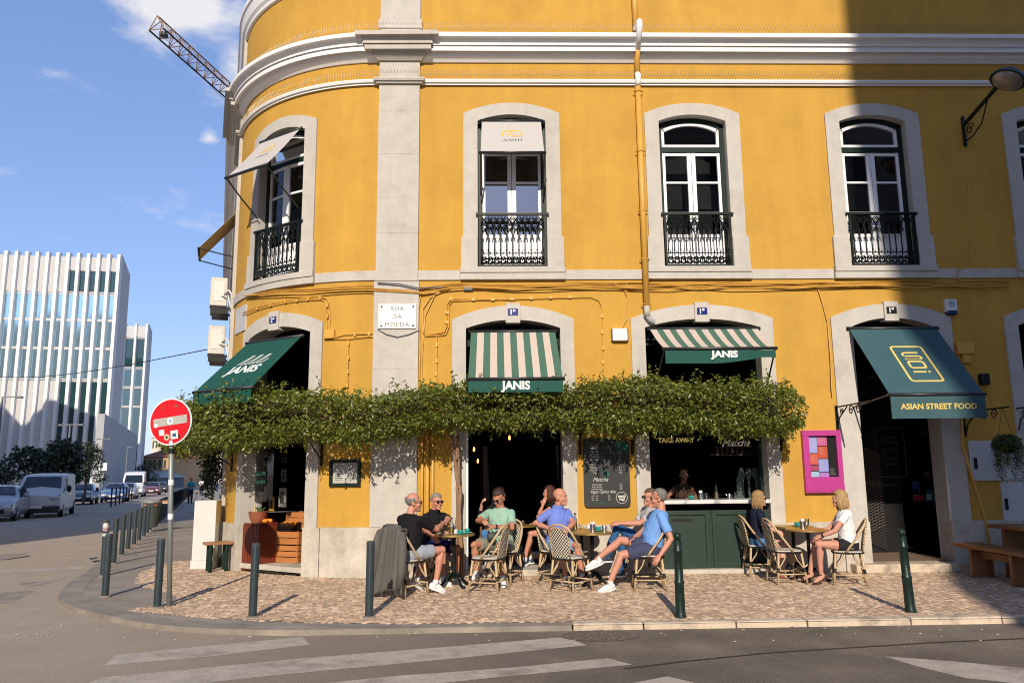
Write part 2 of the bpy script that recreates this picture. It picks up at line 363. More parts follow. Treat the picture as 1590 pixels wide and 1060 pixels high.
for i in range(-240, 350):
    for j in range(-240, 240):
        gx, gy = i*pit + (j % 2)*pit*.5, j*pit
        px, py = gx*ca-gy*sa + rnd.uniform(-.006, .006), gx*sa+gy*ca + rnd.uniform(-.008, .008)
        if not (-6.4 < px < 12.5 and -3.75 < py < 3.3) or not pip(px, py, COBP): continue
        s = pit*rnd.uniform(.43, .50); h = rnd.uniform(-.002, .004) + .004*math.sin(px*1.7)*math.sin(py*2.3); rr = a45+rnd.uniform(-.16, .16); q = rnd.uniform(.72, .84)
        cr, sr = math.cos(rr), math.sin(rr); t1, t2 = rnd.uniform(-.004, .004), rnd.uniform(-.004, .004)
        bot = []; top = []
        for k, (ex, ey) in enumerate(((-1, -1), (1, -1), (1, 1), (-1, 1))):
            fx = ex*s*rnd.uniform(.9, 1.06); fy = ey*s*rnd.uniform(.9, 1.06)
            bot.append((px+fx*cr-fy*sr, py+fx*sr+fy*cr, -.012)); top.append((px+q*(fx*cr-fy*sr), py+q*(fx*sr+fy*cr), h+ex*t1+ey*t2))
        b.mi = rnd.choice((0, 0, 1, 1, 2, 3, 4) if rnd.random() < .97 else (4,))
        b.add(bot+top, [(4, 5, 6, 7), (0, 1, 5, 4), (1, 2, 6, 5), (2, 3, 7, 6), (3, 0, 4, 7)])
tag(b.build('cobblestones', COB, pavement), kind='stuff')
# worn zebra stripes, lane mark, patches and drain cover on the road
def gpoly(pts, z, name, m, sub=1):
    bb = MB(); bb.poly([atZ(px, py, z) for px, py in pts]); return bb.build(name, m, road)
for pts in ([(162, 1033), (179, 1016), (330, 1001), (470, 988), (481, 1000), (330, 1018)],
            [(120, 1068), (157, 1051), (460, 1022), (700, 1003), (880, 988), (911, 1001), (700, 1022), (400, 1050), (250, 1068)],
            [(440, 1066), (620, 1048), (790, 1036), (944, 1021), (981, 1031), (790, 1049), (640, 1064), (600, 1072)],
            [(960, 1064), (1036, 1049), (1082, 1060), (1090, 1075), (960, 1080)],
            [(1374, 1018), (1480, 1026), (1600, 1037), (1640, 1066), (1500, 1052), (1425, 1034)],
            [(-10, 886), (60, 882), (130, 879), (130, 882), (60, 886), (-10, 890)]):
    gpoly(pts, -.0682, 'crosswalk_stripe' if pts[0][1] > 900 else 'lane_mark', M_['paint'])
M_['patch'] = mat('road_patch', (.25, .21, .175), .9, var=.3, vs=6, bump=.4, bs=120, col2=(.33, .28, .23), c2s=2)
for pts in ([(-20, 862), (40, 858), (46, 862), (10, 868), (-20, 869)], [(30, 905), (75, 901), (106, 897), (60, 909), (34, 909)], [(-30, 921), (20, 918), (56, 916), (22, 934), (-30, 940)]):
    gpoly(pts, -.0686, 'road_patch', M_['patch'])
gpoly([(138, 866), (150, 864), (152, 866.5), (141, 868.5)], -.008, 'drain_grate', M_['iron'])
b = MB(); c = atZ(932, 986, -.066)
for i in range(90):
    a = rnd.uniform(0, 6.28); r = math.sqrt(rnd.random())*.36; b.box((c.x+r*math.cos(a)*1.05, c.y+r*math.sin(a)*.62, -.064), (.05, .032, rnd.uniform(.008, .016)), rnd.uniform(0, 3))
b.poly([(c.x+.42*math.cos(t*.314), c.y+.27*math.sin(t*.314), -.0655) for t in range(20)])
b.build('drain_cover', mat('rusty_cobble', (.13, .105, .085), .85, var=.3, vs=20, bump=.4), road)
# long seam in the asphalt, litter at the kerb
b = MB(); seam = [atZ(px, py, -.0655) for px, py in ((970, 1037), (1060, 1026), (1200, 1012), (1330, 1004), (1460, 996), (1620, 989))]
for i in range(len(seam)-1):
    p, q = seam[i], seam[i+1]; n = (q-p).normalized(); n = Vector((-n.y, n.x, 0))*.018; b.poly([p-n, q-n, q+n, p+n])
b.build('tar_seam', mat('tar', (.04, .037, .035), .7, var=.2, vs=20), road)
b = MB()
for i in range(70):
    px = rnd.uniform(20, 1560); c = atZ(px, 974 + rnd.uniform(-2, 22) + (0 if px > 420 else (420-px)*-.02), -.066); s = rnd.uniform(.008, .03)
    b.box((c.x, c.y, c.z+.004), (s, s*.6, .006), rnd.uniform(0, 3), None)
c = atZ(183, 962, -.066); b.box((c.x, c.y, c.z+.01), (.13, .07, .012), .4)
tag(b.build('litter', mat('paper_litter', (.5, .44, .36), .8, var=.3, vs=30)), kind='stuff')

# ================================================================== corner building: facade coordinates (u along the wall, z up, o outward)
XC, RC, TH = -1.87, 3.34, R0(70)
UC = XC - RC*TH
_e = (XC-RC*math.sin(TH), RC-RC*math.cos(TH)); LD = Vector((-math.sin(R0(19.2)), math.cos(R0(19.2)))); LN = Vector((-LD.y, LD.x))  # outward normal of left wall
if LN.x > 0: LN = -LN
def S(u, z, o=0.0):
    if u >= XC: return Vector((u, -o, z))
    if u >= UC:
        t = (XC-u)/RC; r = RC+o; return Vector((XC-r*math.sin(t), RC-r*math.cos(t), z))
    d = UC-u; return Vector((_e[0]+LD.x*d+LN.x*o, _e[1]+LD.y*d+LN.y*o, z))
def fr(u):   # tangent (towards +u), outward normal
    p = S(u, 0, 0); n = (S(u, 0, 1)-p); t = (S(u+.01, 0)-S(u-.01, 0)).normalized(); return p, t, n.normalized()
def U(px, py, o=0.0):   # (u, z) of the facade point seen at a photo pixel, offset o
    d = ray(px, py); P = EYE + d*((-o-EYE.y)/d.y)
    if P.x >= XC: return P.x, P.z
    r = RC+o; a = d.x*d.x+d.y*d.y; ex, ey = EYE.x-XC, EYE.y-RC; bb = ex*d.x+ey*d.y; cc = ex*ex+ey*ey-r*r
    q = max(bb*bb-a*cc, 0); t = (-bb-math.sqrt(q))/a; P = EYE+d*t
    return XC-RC*math.atan2(XC-P.x, RC-P.y), P.z
def us(a, b, step=.12):
    """u samples, fine on the curve"""
    a, b = min(a, b), max(a, b); pts = {a, b}
    for e in (XC, UC):
        if a < e < b: pts.add(e)
    lo, hi = max(a, UC), min(b, XC)
    if hi > lo:
        n = max(1, int((hi-lo)/step)); pts |= {lo+(hi-lo)*i/n for i in range(n+1)}
    return sorted(pts)
def sweep(mb, prof, a, b, ends=True):
    """profile [(o,z)] run along the wall"""
    rings = [[S(u, z, o) for o, z in prof] for u in us(a, b)]
    return mb.loft(rings, cap=ends)
ULEFT, URIGHT = UC-18, 15.0
bld = thing('corner_building', 'yellow stucco corner building with rounded corner, white cornices and limestone arched openings', 'building', (2, 2, 0))

def zz(py, o=0.0, px=760): return U(px, py, o)[1]
z_sc0, z_sc1 = zz(435), zz(420)           # limestone string course
z_pl = zz(816)                            # plinth top
z_top = U(392, 66)[1] + .75
# openings: (centre u, inner half width, surround half width, floor z, inner spring z, inner crown z, outer spring z, outer crown z)
def opening(cl, cr, ol, orr, py, ys):
    a, b2, c, d = U(cl, py)[0], U(cr, py)[0], U(ol, py)[0], U(orr, py)[0]
    return dict(c=(a+b2)/2, hi=(b2-a)/2, ho=(d-c)/2)
wspr, wcr, wospr, wocr, wbot = zz(189), zz(179), zz(177), zz(161), zz(417)
W = []
for cl, cr, ol, orr in ((741, 849, 719.5, 870), (1026.5, 1132, 1004.5, 1154), (1311.5, 1414, 1290.5, 1438.5)): W.append(opening(cl, cr, ol, orr, 300, None))
hi_ = sum(w['hi'] for w in W)/3; ho_ = sum(w['ho'] for w in W)/3
for w in W: w['hi'], w['ho'] = hi_, ho_
W.append(dict(c=U(1568, 300)[0]+ho_, hi=hi_, ho=ho_))
W.insert(0, dict(c=U(490, 300)[0]-ho_, hi=hi_, ho=ho_))
for w in W: w.update(f=wbot, s=wspr, k=wcr, os=wospr, ok=wocr)
Dn = [opening(723.5, 870, 702, 891, 540, None), opening(1002, 1180, 979.5, 1200.5, 540, None), opening(1314, 1456, 1291.5, 1478.5, 530, None)]
Dn[2]['hi'] = (U(1440, 700)[0]-U(1322, 700)[0])/2*1.06; 
Dn.append(dict(c=U(1561, 530)[0]+.98, hi=.75, ho=.98))
Dn.insert(0, dict(c=U(500, 580)[0]-Dn[0]['ho'], hi=Dn[0]['hi'], ho=Dn[0]['ho']))
for d in Dn: d.update(f=0.0, s=zz(510), k=zz(497), os=zz(496), ok=zz(475))
Dn[2]['f'] = .0
OPEN = W + Dn
def arch(w, u, h, s, k):
    """height of a segmental arch of half width h, spring s and crown k"""
    r = (h*h+(k-s)**2)/(2*(k-s)); x = min(abs(u-w['c']), h); return k-r+math.sqrt(max(r*r-x*x, 0))
# --- yellow wall in vertical strips that leave the openings
brk = set(us(ULEFT, URIGHT))
for w in OPEN:
    hh = w['hi']+.03
    for i in range(13): brk.add(w['c']-hh+2*hh*i/12)
brk = sorted(brk)
b = MB()
for u0, u1 in zip(brk, brk[1:]):
    if u1-u0 < 1e-5: continue
    um = (u0+u1)/2; lv = [0.0]
    segs0, segs1 = [], []; z0 = z1 = (0.0 if um > UC else -1.0)
    for w in sorted([w for w in OPEN if abs(um-w['c']) < w['hi']+.03], key=lambda w: w['f']):
        if w['f'] > .01: segs0.append((z0, w['f']-.02)); segs1.append((z1, w['f']-.02))
        z0 = arch(w, u0, w['hi']+.03, w['s'], w['k']+.03); z1 = arch(w, u1, w['hi']+.03, w['s'], w['k']+.03)
    segs0.append((z0, z_top)); segs1.append((z1, z_top))
    for (a0, b0), (a1, b1) in zip(segs0, segs1): b.poly([S(u0, a0), S(u1, a1), S(u1, b1), S(u0, b0)])
b.build('wall', M_['yellow'], bld)
# --- dark rooms behind, roof
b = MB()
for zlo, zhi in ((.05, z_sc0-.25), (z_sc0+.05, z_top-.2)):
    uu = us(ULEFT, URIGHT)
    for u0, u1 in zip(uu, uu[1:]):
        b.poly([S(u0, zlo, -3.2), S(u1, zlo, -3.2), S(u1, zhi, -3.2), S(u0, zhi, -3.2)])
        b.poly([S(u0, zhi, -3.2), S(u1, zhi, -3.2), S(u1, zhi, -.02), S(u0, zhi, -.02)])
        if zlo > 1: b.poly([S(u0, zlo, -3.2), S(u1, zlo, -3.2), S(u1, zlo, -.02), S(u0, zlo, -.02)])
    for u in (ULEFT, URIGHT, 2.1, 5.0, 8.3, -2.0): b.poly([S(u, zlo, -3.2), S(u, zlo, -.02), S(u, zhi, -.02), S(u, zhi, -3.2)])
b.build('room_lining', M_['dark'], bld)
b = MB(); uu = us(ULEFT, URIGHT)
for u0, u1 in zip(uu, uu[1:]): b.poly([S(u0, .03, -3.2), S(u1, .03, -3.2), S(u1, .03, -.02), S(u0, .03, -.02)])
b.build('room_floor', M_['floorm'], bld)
b = MB(); uu = us(ULEFT, URIGHT); b.poly([S(u, z_top-.1, -.05) for u in uu] + [(15, 16, z_top-.1), (-2, 34, z_top-.1)]); b.build('roof', mat('roof_felt', (.2, .1, .07), .9), bld)
b = MB(); b.mm((14.9, .1, 0), (15.05, 16, z_top-.1)); b.build('side_wall', M_['yellow'], bld)
# --- limestone surrounds
def surround(w, depth=.26, out=.035, ground=False, m='stone'):
    c, hi, ho = w['c'], w['hi'], w['ho']; n = 14
    inn = [(c-hi, w['f'])] + [(c-hi+2*hi*i/n, arch(w, c-hi+2*hi*i/n, hi, w['s'], w['k'])) for i in range(n+1)] + [(c+hi, w['f'])]
    out_ = [(c-ho, w['f'])] + [(c-ho+2*ho*i/n, arch(w, c-ho+2*ho*i/n, ho, w['os'], w['ok'])) for i in range(n+1)] + [(c+ho, w['f'])]
    bb = MB()
    for i in range(len(inn)-1):
        (a, za), (a2, za2), (d, zd), (d2, zd2) = inn[i], inn[i+1], out_[i], out_[i+1]
        ns = 8 if (i in (0, len(inn)-2)) else 1
        for k in range(ns):
            f0, f1 = k/ns, (k+1)/ns
            A = (a, za+(za2-za)*f0) if ns > 1 else (a, za); A2 = (a2, za+(za2-za)*f1) if ns > 1 else (a2, za2)
            Dd = (d, zd+(zd2-zd)*f0) if ns > 1 else (d, zd); D2 = (d2, zd+(zd2-zd)*f1) if ns > 1 else (d2, zd2)
            if ns > 1: A = (a, A[1]); A2 = (a, A2[1]); Dd = (d, Dd[1]); D2 = (d, D2[1])
            bb.poly([S(*A, out), S(*A2, out), S(*D2, out), S(*Dd, out)])
            bb.poly([S(*Dd, out), S(*D2, out), S(*D2, -.01), S(*Dd, -.01)])
            bb.poly([S(*A, out), S(*A2, out), S(*A2, -depth), S(*A, -depth)])
    return bb.build('window_surround' if w['f'] > 1 else 'door_surround', M_[m], bld)
def blk(name, u0, u1, za, zb, o0, o1, m, parent=bld, bevel=.006):
    bb = MB(); uu = us(u0, u1, .15); rings = [[S(u, za, o0), S(u, za, o1), S(u, zb, o1), S(u, zb, o0)] for u in uu]; bb.loft(rings)
    return bb.build(name, m, parent, bevel=bevel)
z_ped = zz(369)
for w in W:
    surround(w)
    for s in (-1, 1): blk('pedestal', w['c']+s*w['hi']*1.003, w['c']+s*(w['ho']+.035), wbot+.01, z_ped, -.05, .065, M_['stone'])
    blk('window_sill', w['c']-w['ho']-.05, w['c']+w['ho']+.05, z_sc0-.003, zz(425), -.05, .075, M_['stone'])
    blk('sill_ledge', w['c']-w['ho']-.045, w['c']+w['ho']+.045, zz(425)+.002, wbot+.012, -.25, .095, M_['stone'])
    blk('window_board', w['c']-w['hi'], w['c']+w['hi'], wbot-.0, wbot+.02, -.3, -.02, M_['stone'])
for i, d in enumerate(Dn):
    surround(d, depth=.34)
    if 1:
        for s in (-1, 1): blk('jamb_base', d['c']+s*d['hi']*.995, d['c']+s*(d['ho']+.07), 0, z_pl-.005, -.2, .075, M_['plinth'])
    else:
        for s in (-1, 1): blk('jamb_base', d['c']+s*(d['hi']*.995), d['c']+s*(d['ho']+.05), 0, z_pl-.005, -.2, .06, M_['plinth'])
    # keystone
    kz0, kz1 = d['k']-.06, d['ok']+.035; blk('keystone', d['c']-.12, d['c']+.12, kz0, kz1, -.1, .075, M_['stone'])
# --- plinth between openings
segs = []; cur = ULEFT
for d in Dn:
    a, c = d['c']-d['ho']-.072, d['c']+d['ho']+.072; segs.append((cur, a)); cur = c
segs.append((cur, URIGHT))
for a, c in segs:
    n = max(1, round((c-a)/1.6))
    for k in range(n if c < 9 and a > -9 else 1):
        n_ = n if c < 9 and a > -9 else 1
        blk('plinth_stone', a+(c-a)*k/n_+.002, a+(c-a)*(k+1)/n_-.002, 0 if a > -8 else -1, z_pl+rnd.uniform(-.002, .002), -.05, .055, M_['plinth'])
# --- pilasters in courses
pu0, pu1 = U(586.5, 300)[0], U(650.5, 300)[0]
def pilaster(a, c):
    z = z_pl+.004
    while z < z_top-.05:
        h = rnd.choice((.62, .78, .95)); h = min(h, z_top-.05-z)
        if z < z_sc0 < z+h+.12: h = z_sc0-.02-z
        if abs(z-(z_sc0-.02)) < .001: h = z_sc1+.02-z
        if h < .02: z += .03; continue
        wd = .02 if z < z_sc0-.1 else 0
        blk('pilaster_stone', a-wd, c+wd, z+.0006, z+h-.0006, -.02, .06+(.012 if abs(z-(z_sc0-.02)) < .001 else 0), M_['stone'], bevel=.0018)
        z += h
pilaster(pu0, pu1); pilaster(UC-1.5, UC+.1)
for a, c in ((pu0, pu1), (UC-1.5, UC+.1)):
    blk('plinth_stone', a-.02, c+.02, .003, z_pl+.001, -.05, .075, M_['plinth'])
# --- mouldings
def mp(o, py): z = zz(py); return (o, EYE.z+(z-EYE.z)*(12.6-o)/12.6)
CORN = [(-.02, zz(49)), mp(.34, 50), mp(.34, 56), mp(.30, 57), mp(.265, 60), mp(.24, 64), mp(.225, 67.5), mp(.24, 68), mp(.24, 70), mp(.21, 70.6), mp(.21, 79), mp(.13, 79.5), mp(.12, 84.5), mp(.105, 88), mp(.06, 93), mp(.03, 97), (-.02, zz(98))]
b = MB(); sweep(b, CORN, ULEFT, URIGHT); b.build('cornice', M_['white'], bld)
MLD = [(-.02, zz(122)), mp(.075, 123), mp(.09, 124.5), mp(.075, 128), mp(.045, 129), mp(.045, 132), (-.02, zz(132.6))]
b = MB(); sweep(b, MLD, ULEFT, URIGHT); b.build('string_moulding', M_['white'], bld)
COP = [(-.02, z_top-.40), (.05, z_top-.39), (.06, z_top-.33), (.10, z_top-.28), (.14, z_top-.10), (.17, z_top-.08), (.17, z_top+.03), (-.3, z_top+.05), (-.3, z_top-.3)]
b = MB(); sweep(b, COP, ULEFT, URIGHT); b.build('parapet_coping', M_['white'], bld)
for a, c in ((pu0, pu1), (UC-1.5, UC+.1)):
    b = MB(); e = .02
    rings = []
    for k, (o, z) in enumerate([(q[0]+.07, q[1]-.004) for q in CORN[1:-1]] ):
        x = max(o-.07, .02); rings.append([S(a-x, z, -.05), S(a-x, z, o), S(c+x, z, o), S(c+x, z, -.05)])
    b.loft(rings); b.build('cornice_block', M_['stone'], bld)
    b = MB(); rings = []
    for (o, z) in [(q[0]+.065, q[1]+.002) for q in MLD[1:-1]]:
        x = max(o-.06, .01); rings.append([S(a-x, z, -.02), S(a-x, z, o), S(c+x, z, o), S(c+x, z, -.02)])
    b.loft(rings); b.build('pilaster_cap', M_['stone'], bld)
    blk('pilaster_base', a-.03, c+.03, zz(48), zz(34), -.02, .085, M_['stone'])
# string course between sills
cur = ULEFT
for w in W + [dict(c=URIGHT+1, ho=.9)]:
    e = w['c']-w['ho']-.055
    blk('string_course', cur, min(e, URIGHT), z_sc0, z_sc1, -.02, .03, M_['stone']); cur = w['c']+w['ho']+.055
# bird spikes on the ledges
b = MB()
for (py, oo) in ((48.5, .05), (121, .03)):
    z = zz(py); u = UC
    while u < 12:
        for k in (-1, 1):
            p = S(u, z, oo+.01*k); q = S(u+.022*k, z+.105, oo+.035+.02*k); d = Vector((.0022, 0, 0)); e = Vector((0, .0022, 0)); b.add([p-d, p+d, p+e, q-d, q+d, q+e], [(0, 1, 4, 3), (1, 2, 5, 4), (2, 0, 3, 5), (3, 4, 5)])
        u += .05
tag(b.build('bird_spikes', mat('spike_steel', (.30, .26, .2), .4, metal=.6), bld), kind='stuff')

# --- windows upstairs
def facetube(mb, uzo, r, n=6, closed=False): return mb.tube([S(u, z, o) for u, z, o in uzo], r, n, closed)
def fbox(mb, u0, u1, za, zb, o0, o1):
    return mb.hexa([S(u0, za, o1), S(u1, za, o1), S(u1, za, o0), S(u0, za, o0), S(u0, zb, o1), S(u1, zb, o1), S(u1, zb, o0), S(u0, zb, o0)])
def archband(mb, w, h, s, k, t, o0, o1, z0, n=12):
    """arched frame member of thickness t following the opening"""
    pts = [(w['c']-h+2*h*i/n) for i in range(n+1)]
    for a, c in zip(pts, pts[1:]):
        za, zc = arch(w, a, h, s, k), arch(w, c, h, s, k)
        a2 = w['c']+(a-w['c'])*(h-t)/h; c2 = w['c']+(c-w['c'])*(h-t)/h
        za2, zc2 = arch(w, a2, h-t, s-t, k-t), arch(w, c2, h-t, s-t, k-t)
        mb.hexa([S(a2, za2, o1), S(c2, zc2, o1), S(c2, zc2, o0), S(a2, za2, o0), S(a, za, o1), S(c, zc, o1), S(c, zc, o0), S(a, za, o0)])
    for s_ in (-1, 1):
        e = w['c']+s_*h; i_ = w['c']+s_*(h-t); fbox(mb, min(e, i_), max(e, i_), z0, s-.0, o0, o1)
def rail_z(py, o): z = zz(py, 0); return EYE.z+(z-EYE.z)*(12.6-o)/12.6
def make_window(i, w):
    win = MB(); archband(win, w, w['hi'], w['s'], w['k'], .075, -.22, -.12, w['f']+.02)
    zt0, zt1 = zz(232), zz(224); fbox(win, w['c']-w['hi']+.07, w['c']+w['hi']-.07, zt0, zt1, -.21, -.125)
    wo = win.build('window', M_['green'], bld, bevel=.004)
    h = w['hi']-.08
    fl = MB(); archband(fl, w, h, w['s']-.08, w['k']-.08, .045, -.2, -.14, zt1+.002); fbox(fl, w['c']-h+.045, w['c']+h-.045, zt1+.002, zt1+.05, -.2, -.14)
    fl.build('fanlight_frame', M_['wpaint'], wo)
    n = 8; pn = MB(); hp = h-.03; pn.poly([S(w['c']-hp, zt1+.03, -.17)] + [S(w['c']-hp+2*hp*k/n, arch(w, w['c']-hp+2*hp*k/n, hp, w['s']-.11, w['k']-.11), -.17) for k in range(n+1)] + [S(w['c']+hp, zt1+.03, -.17)])
    pn.build('pane', GLASS, wo)
    zb, zt = w['f']+.02, zt0-.002
    for s in (-1, 1):
        u0, u1 = sorted((w['c']+s*.004, w['c']+s*h)); lf = MB(); t = .05; ti = .07
        ua, ub = (u0+(t if s < 0 else ti), u1-(ti if s < 0 else t))
        fbox(lf, u0, ua, zb, zt, -.205, -.145); fbox(lf, ub, u1, zb, zt, -.205, -.145)
        zlow, zm1, zm2 = zz(363), zz(279), zz(327)
        for a_, b_ in ((zt-.055, zt), (zm1-.018, zm1+.018), (zm2-.018, zm2+.018), (zlow-.03, zlow+.03), (zb, zb+.07)): fbox(lf, ua, ub, a_, b_, -.2, -.15)
        fbox(lf, ua, ub, zb+.07, zlow-.03, -.19, -.165); fbox(lf, ua+.03, ub-.03, zb+.1, zlow-.06, -.175, -.158)
        lf.build('casement', M_['wpaint'], wo, bevel=.003)
        for (a_, b_) in ((zlow+.03, zm2-.018), (zm2+.018, zm1-.018), (zm1+.018, zt-.055)):
            p2 = MB(); p2.poly([S(ua, a_, -.175), S(ub, a_, -.175), S(ub, b_, -.175), S(ua, b_, -.175)])
            p2.build('pane', GLASS2 if (i == 1 and a_ < zm1-.1) else GLASS, wo)
    # wrought-iron guard
    g = MB(); o = .055; zt_, zb_ = rail_z(333, o), rail_z(414, o); H = zt_-zb_; h = w['hi']-.015
    fbox(g, w['c']-w['hi']-.03, w['c']+w['hi']+.03, zt_-.02, zt_+.022, o-.025, o+.03)
    fbox(g, w['c']-h, w['c']+h, zb_, zb_+.03, o-.015, o+.015)
    fbox(g, w['c']-h, w['c']+h, zb_+H*.245, zb_+H*.245+.014, o-.008, o+.008)
    for s in (-1, 1): fbox(g, *sorted((w['c']+s*h, w['c']+s*(h-.035))), zb_, zt_, o-.018, o+.018)
    nb = 11; 
    for k in range(nb):
        u = w['c']-h*.9+1.8*h*k/(nb-1); fbox(g, u-.008, u+.008, zb_+H*.2, zb_+H*.72, o-.008, o+.008)
        facetube(g, [(u, zb_+H*.28, o), (u, zb_+H*.31, o+.012), (u, zb_+H*.335, o)], [.006, .016, .006], 5)
    nm = 10; mw = 1.88*h/nm
    for k in range(nm+1):   # pointed interlaced arches under the handrail
        u = w['c']-.94*h+mw*k
        for s in (-1, 1):
            if k+s < 0 or k+s > nm: continue
            facetube(g, [(u, zb_+H*.70, o), (u+s*mw*.12, zb_+H*.80, o), (u+s*mw*.45, zb_+H*.89, o), (u+s*mw*.85, zb_+H*.95, o)], 0.0115, 4)
        facetube(g, [(u+mw*.26*math.cos(t*.785), zb_+H*.875+.036*math.sin(t*.785), o) for t in range(8)], 0.0095, 4, True)
        facetube(g, [(u-mw*.3, zb_+H*.66, o), (u-mw*.2, zb_+H*.735, o), (u, zb_+H*.70, o), (u+mw*.2, zb_+H*.735, o), (u+mw*.3, zb_+H*.66, o)], 0.0115, 4)
    for k in range(nm):     # scroll band at the foot
        u = w['c']-.94*h+mw*(k+.5)
        facetube(g, [(u+mw*.34*math.cos(t*.785), zb_+H*.115+H*.065*math.sin(t*.785), o) for t in range(8)], 0.0115, 4, True)
        for s in (-1, 1):
            facetube(g, [(u, zb_+H*.115, o), (u+s*mw*.25, zb_+H*.19, o), (u+s*mw*.5, zb_+H*.14, o)], 0.0115, 4)
            facetube(g, [(u, zb_+H*.07, o), (u+s*mw*.3, zb_+H*.05, o), (u+s*mw*.5, zb_+H*.1, o)], 0.0101, 4)
        facetube(g, [(u, zb_+H*.24, o), (u, zb_+H*.30, o)], [.012, .004], 4)
    g.build('window_guard', M_['iron'], bld)
for i, w in enumerate(W): make_window(i, w)
# pale blinds / curtains dim behind panes
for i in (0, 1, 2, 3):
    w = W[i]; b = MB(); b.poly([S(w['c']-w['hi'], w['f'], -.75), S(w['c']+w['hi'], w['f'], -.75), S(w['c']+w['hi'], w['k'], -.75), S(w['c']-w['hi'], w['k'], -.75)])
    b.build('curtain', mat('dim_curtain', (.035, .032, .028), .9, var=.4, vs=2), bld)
# ================================================================== shop openings
DC, D1, D2, D3, D4 = Dn
def vp(px, py, o): u, z = U(px, py, o); return u, z
# corner shop door: dark glazed leaf with white edge line, green note, posters inside
b = MB(); fbox(b, DC['c']-DC['hi'], DC['c']-DC['hi']+.05, .1, DC['s'], -.33, -.27); fbox(b, DC['c']-DC['hi']+.07, DC['c']-DC['hi']+.085, .1, DC['s'], -.32, -.28)
b.build('door_frame', mat('grey_door_frame', (.3, .3, .29), .5), bld)
b = MB(); fbox(b, DC['c']-DC['hi'], DC['c']+DC['hi'], .05, .13, -.5, .0); b.build('door_step', M_['plinth'], bld)
b = MB(); fbox(b, DC['c']-DC['hi']+.09, DC['c']+DC['hi'], 2.35, 2.42, -.36, -.3); b.build('transom', M_['green'], bld)
b = MB(); b.poly([S(DC['c']-DC['hi']+.01, 1.15, -.21), S(DC['c']-.18, 1.15, -.21), S(DC['c']-.18, 2.35, -.21), S(DC['c']-DC['hi']+.01, 2.35, -.21)]); b.build('door_glass', GLASS, bld)
mint = mat('mint_lettering', (.12, .45, .27), .6)
def wtext(s, px, py, o, width, size, m, name, parent=bld, **k):
    u, z = U(px, py, o); p, t, n = fr(u); mb = MB(); put_text(mb, s, size, S(u, z, o), t, (0, 0, 1), width, **k); return mb.build(name, m, parent)
wtext('PLEASE WAIT', 404, 735, -.205, .36, .085, mint, 'door_lettering', bold=.003)
wtext('TO BE SEATED', 404, 748, -.205, .36, .085, mint, 'door_lettering', bold=.003)
for k, (px, py, wd, ht, c1, c2) in enumerate(((421, 782, .17, .24, (.36, .22, .02), (.02, .02, .02)), (438, 772, .21, .32, (.22, .22, .2), (.03, .03, .03)), (440, 738, .15, .22, (.06, .065, .06), (.015, .015, .015)), (441, 714, .15, .1, (.03, .032, .03), (.008, .008, .008)))):
    u, z = U(px, py, -.42); t_ = thing('poster', ('yellow framed picture leaning inside the corner doorway', 'large grey framed print with black centre in corner doorway', 'dim framed print above the large grey print in the corner doorway', 'small dark frame hanging topmost in the corner doorway')[k], 'picture', S(u, z-ht/2, -.42))
    mb = MB(); fbox(mb, u-wd/2, u+wd/2, z-ht/2, z+ht/2, -.44, -.42); mb.build('frame', mat('poster_%d' % k, c1, .6), t_)
    mb = MB(); fbox(mb, u-wd*.27, u+wd*.27, z-ht*.3, z+ht*.3, -.43, -.416); mb.build('print', mat('print_%d' % k, c2, .6), t_)
# louvred fanlights behind the striped awnings
for d in (D1, D2, D3):
    b = MB(); hi = d['hi']
    for k in range(9):
        u = d['c']-hi+2*hi*(k+.5)/9; zt = arch(d, u, hi, d['s'], d['k']); fbox(b, u-.02, u+.02, d['s']-.18, zt, -.3, -.26)
    for k in range(4): fbox(b, d['c']-hi, d['c']+hi, d['s']-.16+k*.06, d['s']-.13+k*.06, -.32, -.29)
    archband(b, d, hi, d['s'], d['k'], .05, -.33, -.25, d['s']-.2); fbox(b, d['c']-hi, d['c']+hi, d['s']-.26, d['s']-.18, -.33, -.24)
    b.build('fanlight', M_['green'], bld)
# central doorway
b = MB(); fbox(b, D1['c']-D1['hi'], D1['c']-D1['hi']+.035, .1, 2.6, -.06, .0); b.build('door_frame', M_['wpaint'], bld)
b = MB(); fbox(b, D1['c']-D1['hi']-.02, D1['c']+D1['hi']+.02, 0, .10, -.6, .09); b.build('door_step', M_['plinth'], bld, bevel=.01)
# take-away window: green panelled front, marble counter
cz = U(1100, 776, .05)[1]
b = MB(); fbox(b, D2['c']-D2['hi'], D2['c']+D2['hi'], 0, .07, -.3, .11); b.build('door_step', M_['plinth'], bld, bevel=.01)
zp = U(1100, 792, -.02)[1]
b = MB(); h = D2['hi']
fbox(b, D2['c']-h, D2['c']+h, .07, zp, -.12, -.06)
for s in (-1, 1):
    a0, a1 = sorted((D2['c']+s*.02, D2['c']+s*(h-.02)))
    for q in ((a0, a1, zp-.07, zp-.0), (a0, a1, .075, .15), (a0, a0+.07, .15, zp-.07), (a1-.07, a1, .15, zp-.07)): fbox(b, *q, -.06, -.03)
b.build('counter_front', mat('counter_green', (.016, .036, .026), .45, var=.25, vs=6, bump=.1), bld, bevel=.005)
b = MB(); fbox(b, D2['c']-.62, D2['c']-.3, zp-.17, zp-.13, -.07, -.055); b.build('letter_slot', M_['black'], bld)
marble = mat('grey_marble', (.62, .62, .62), .25, var=.12, vs=5, col2=(.33, .33, .35), c2s=4, c2t=(.52, .6))
b = MB(); fbox(b, D2['c']-h+.17, D2['c']+h, cz-.055, cz+.005, -.45, .10); b.build('counter_top', marble, bld, bevel=.006)
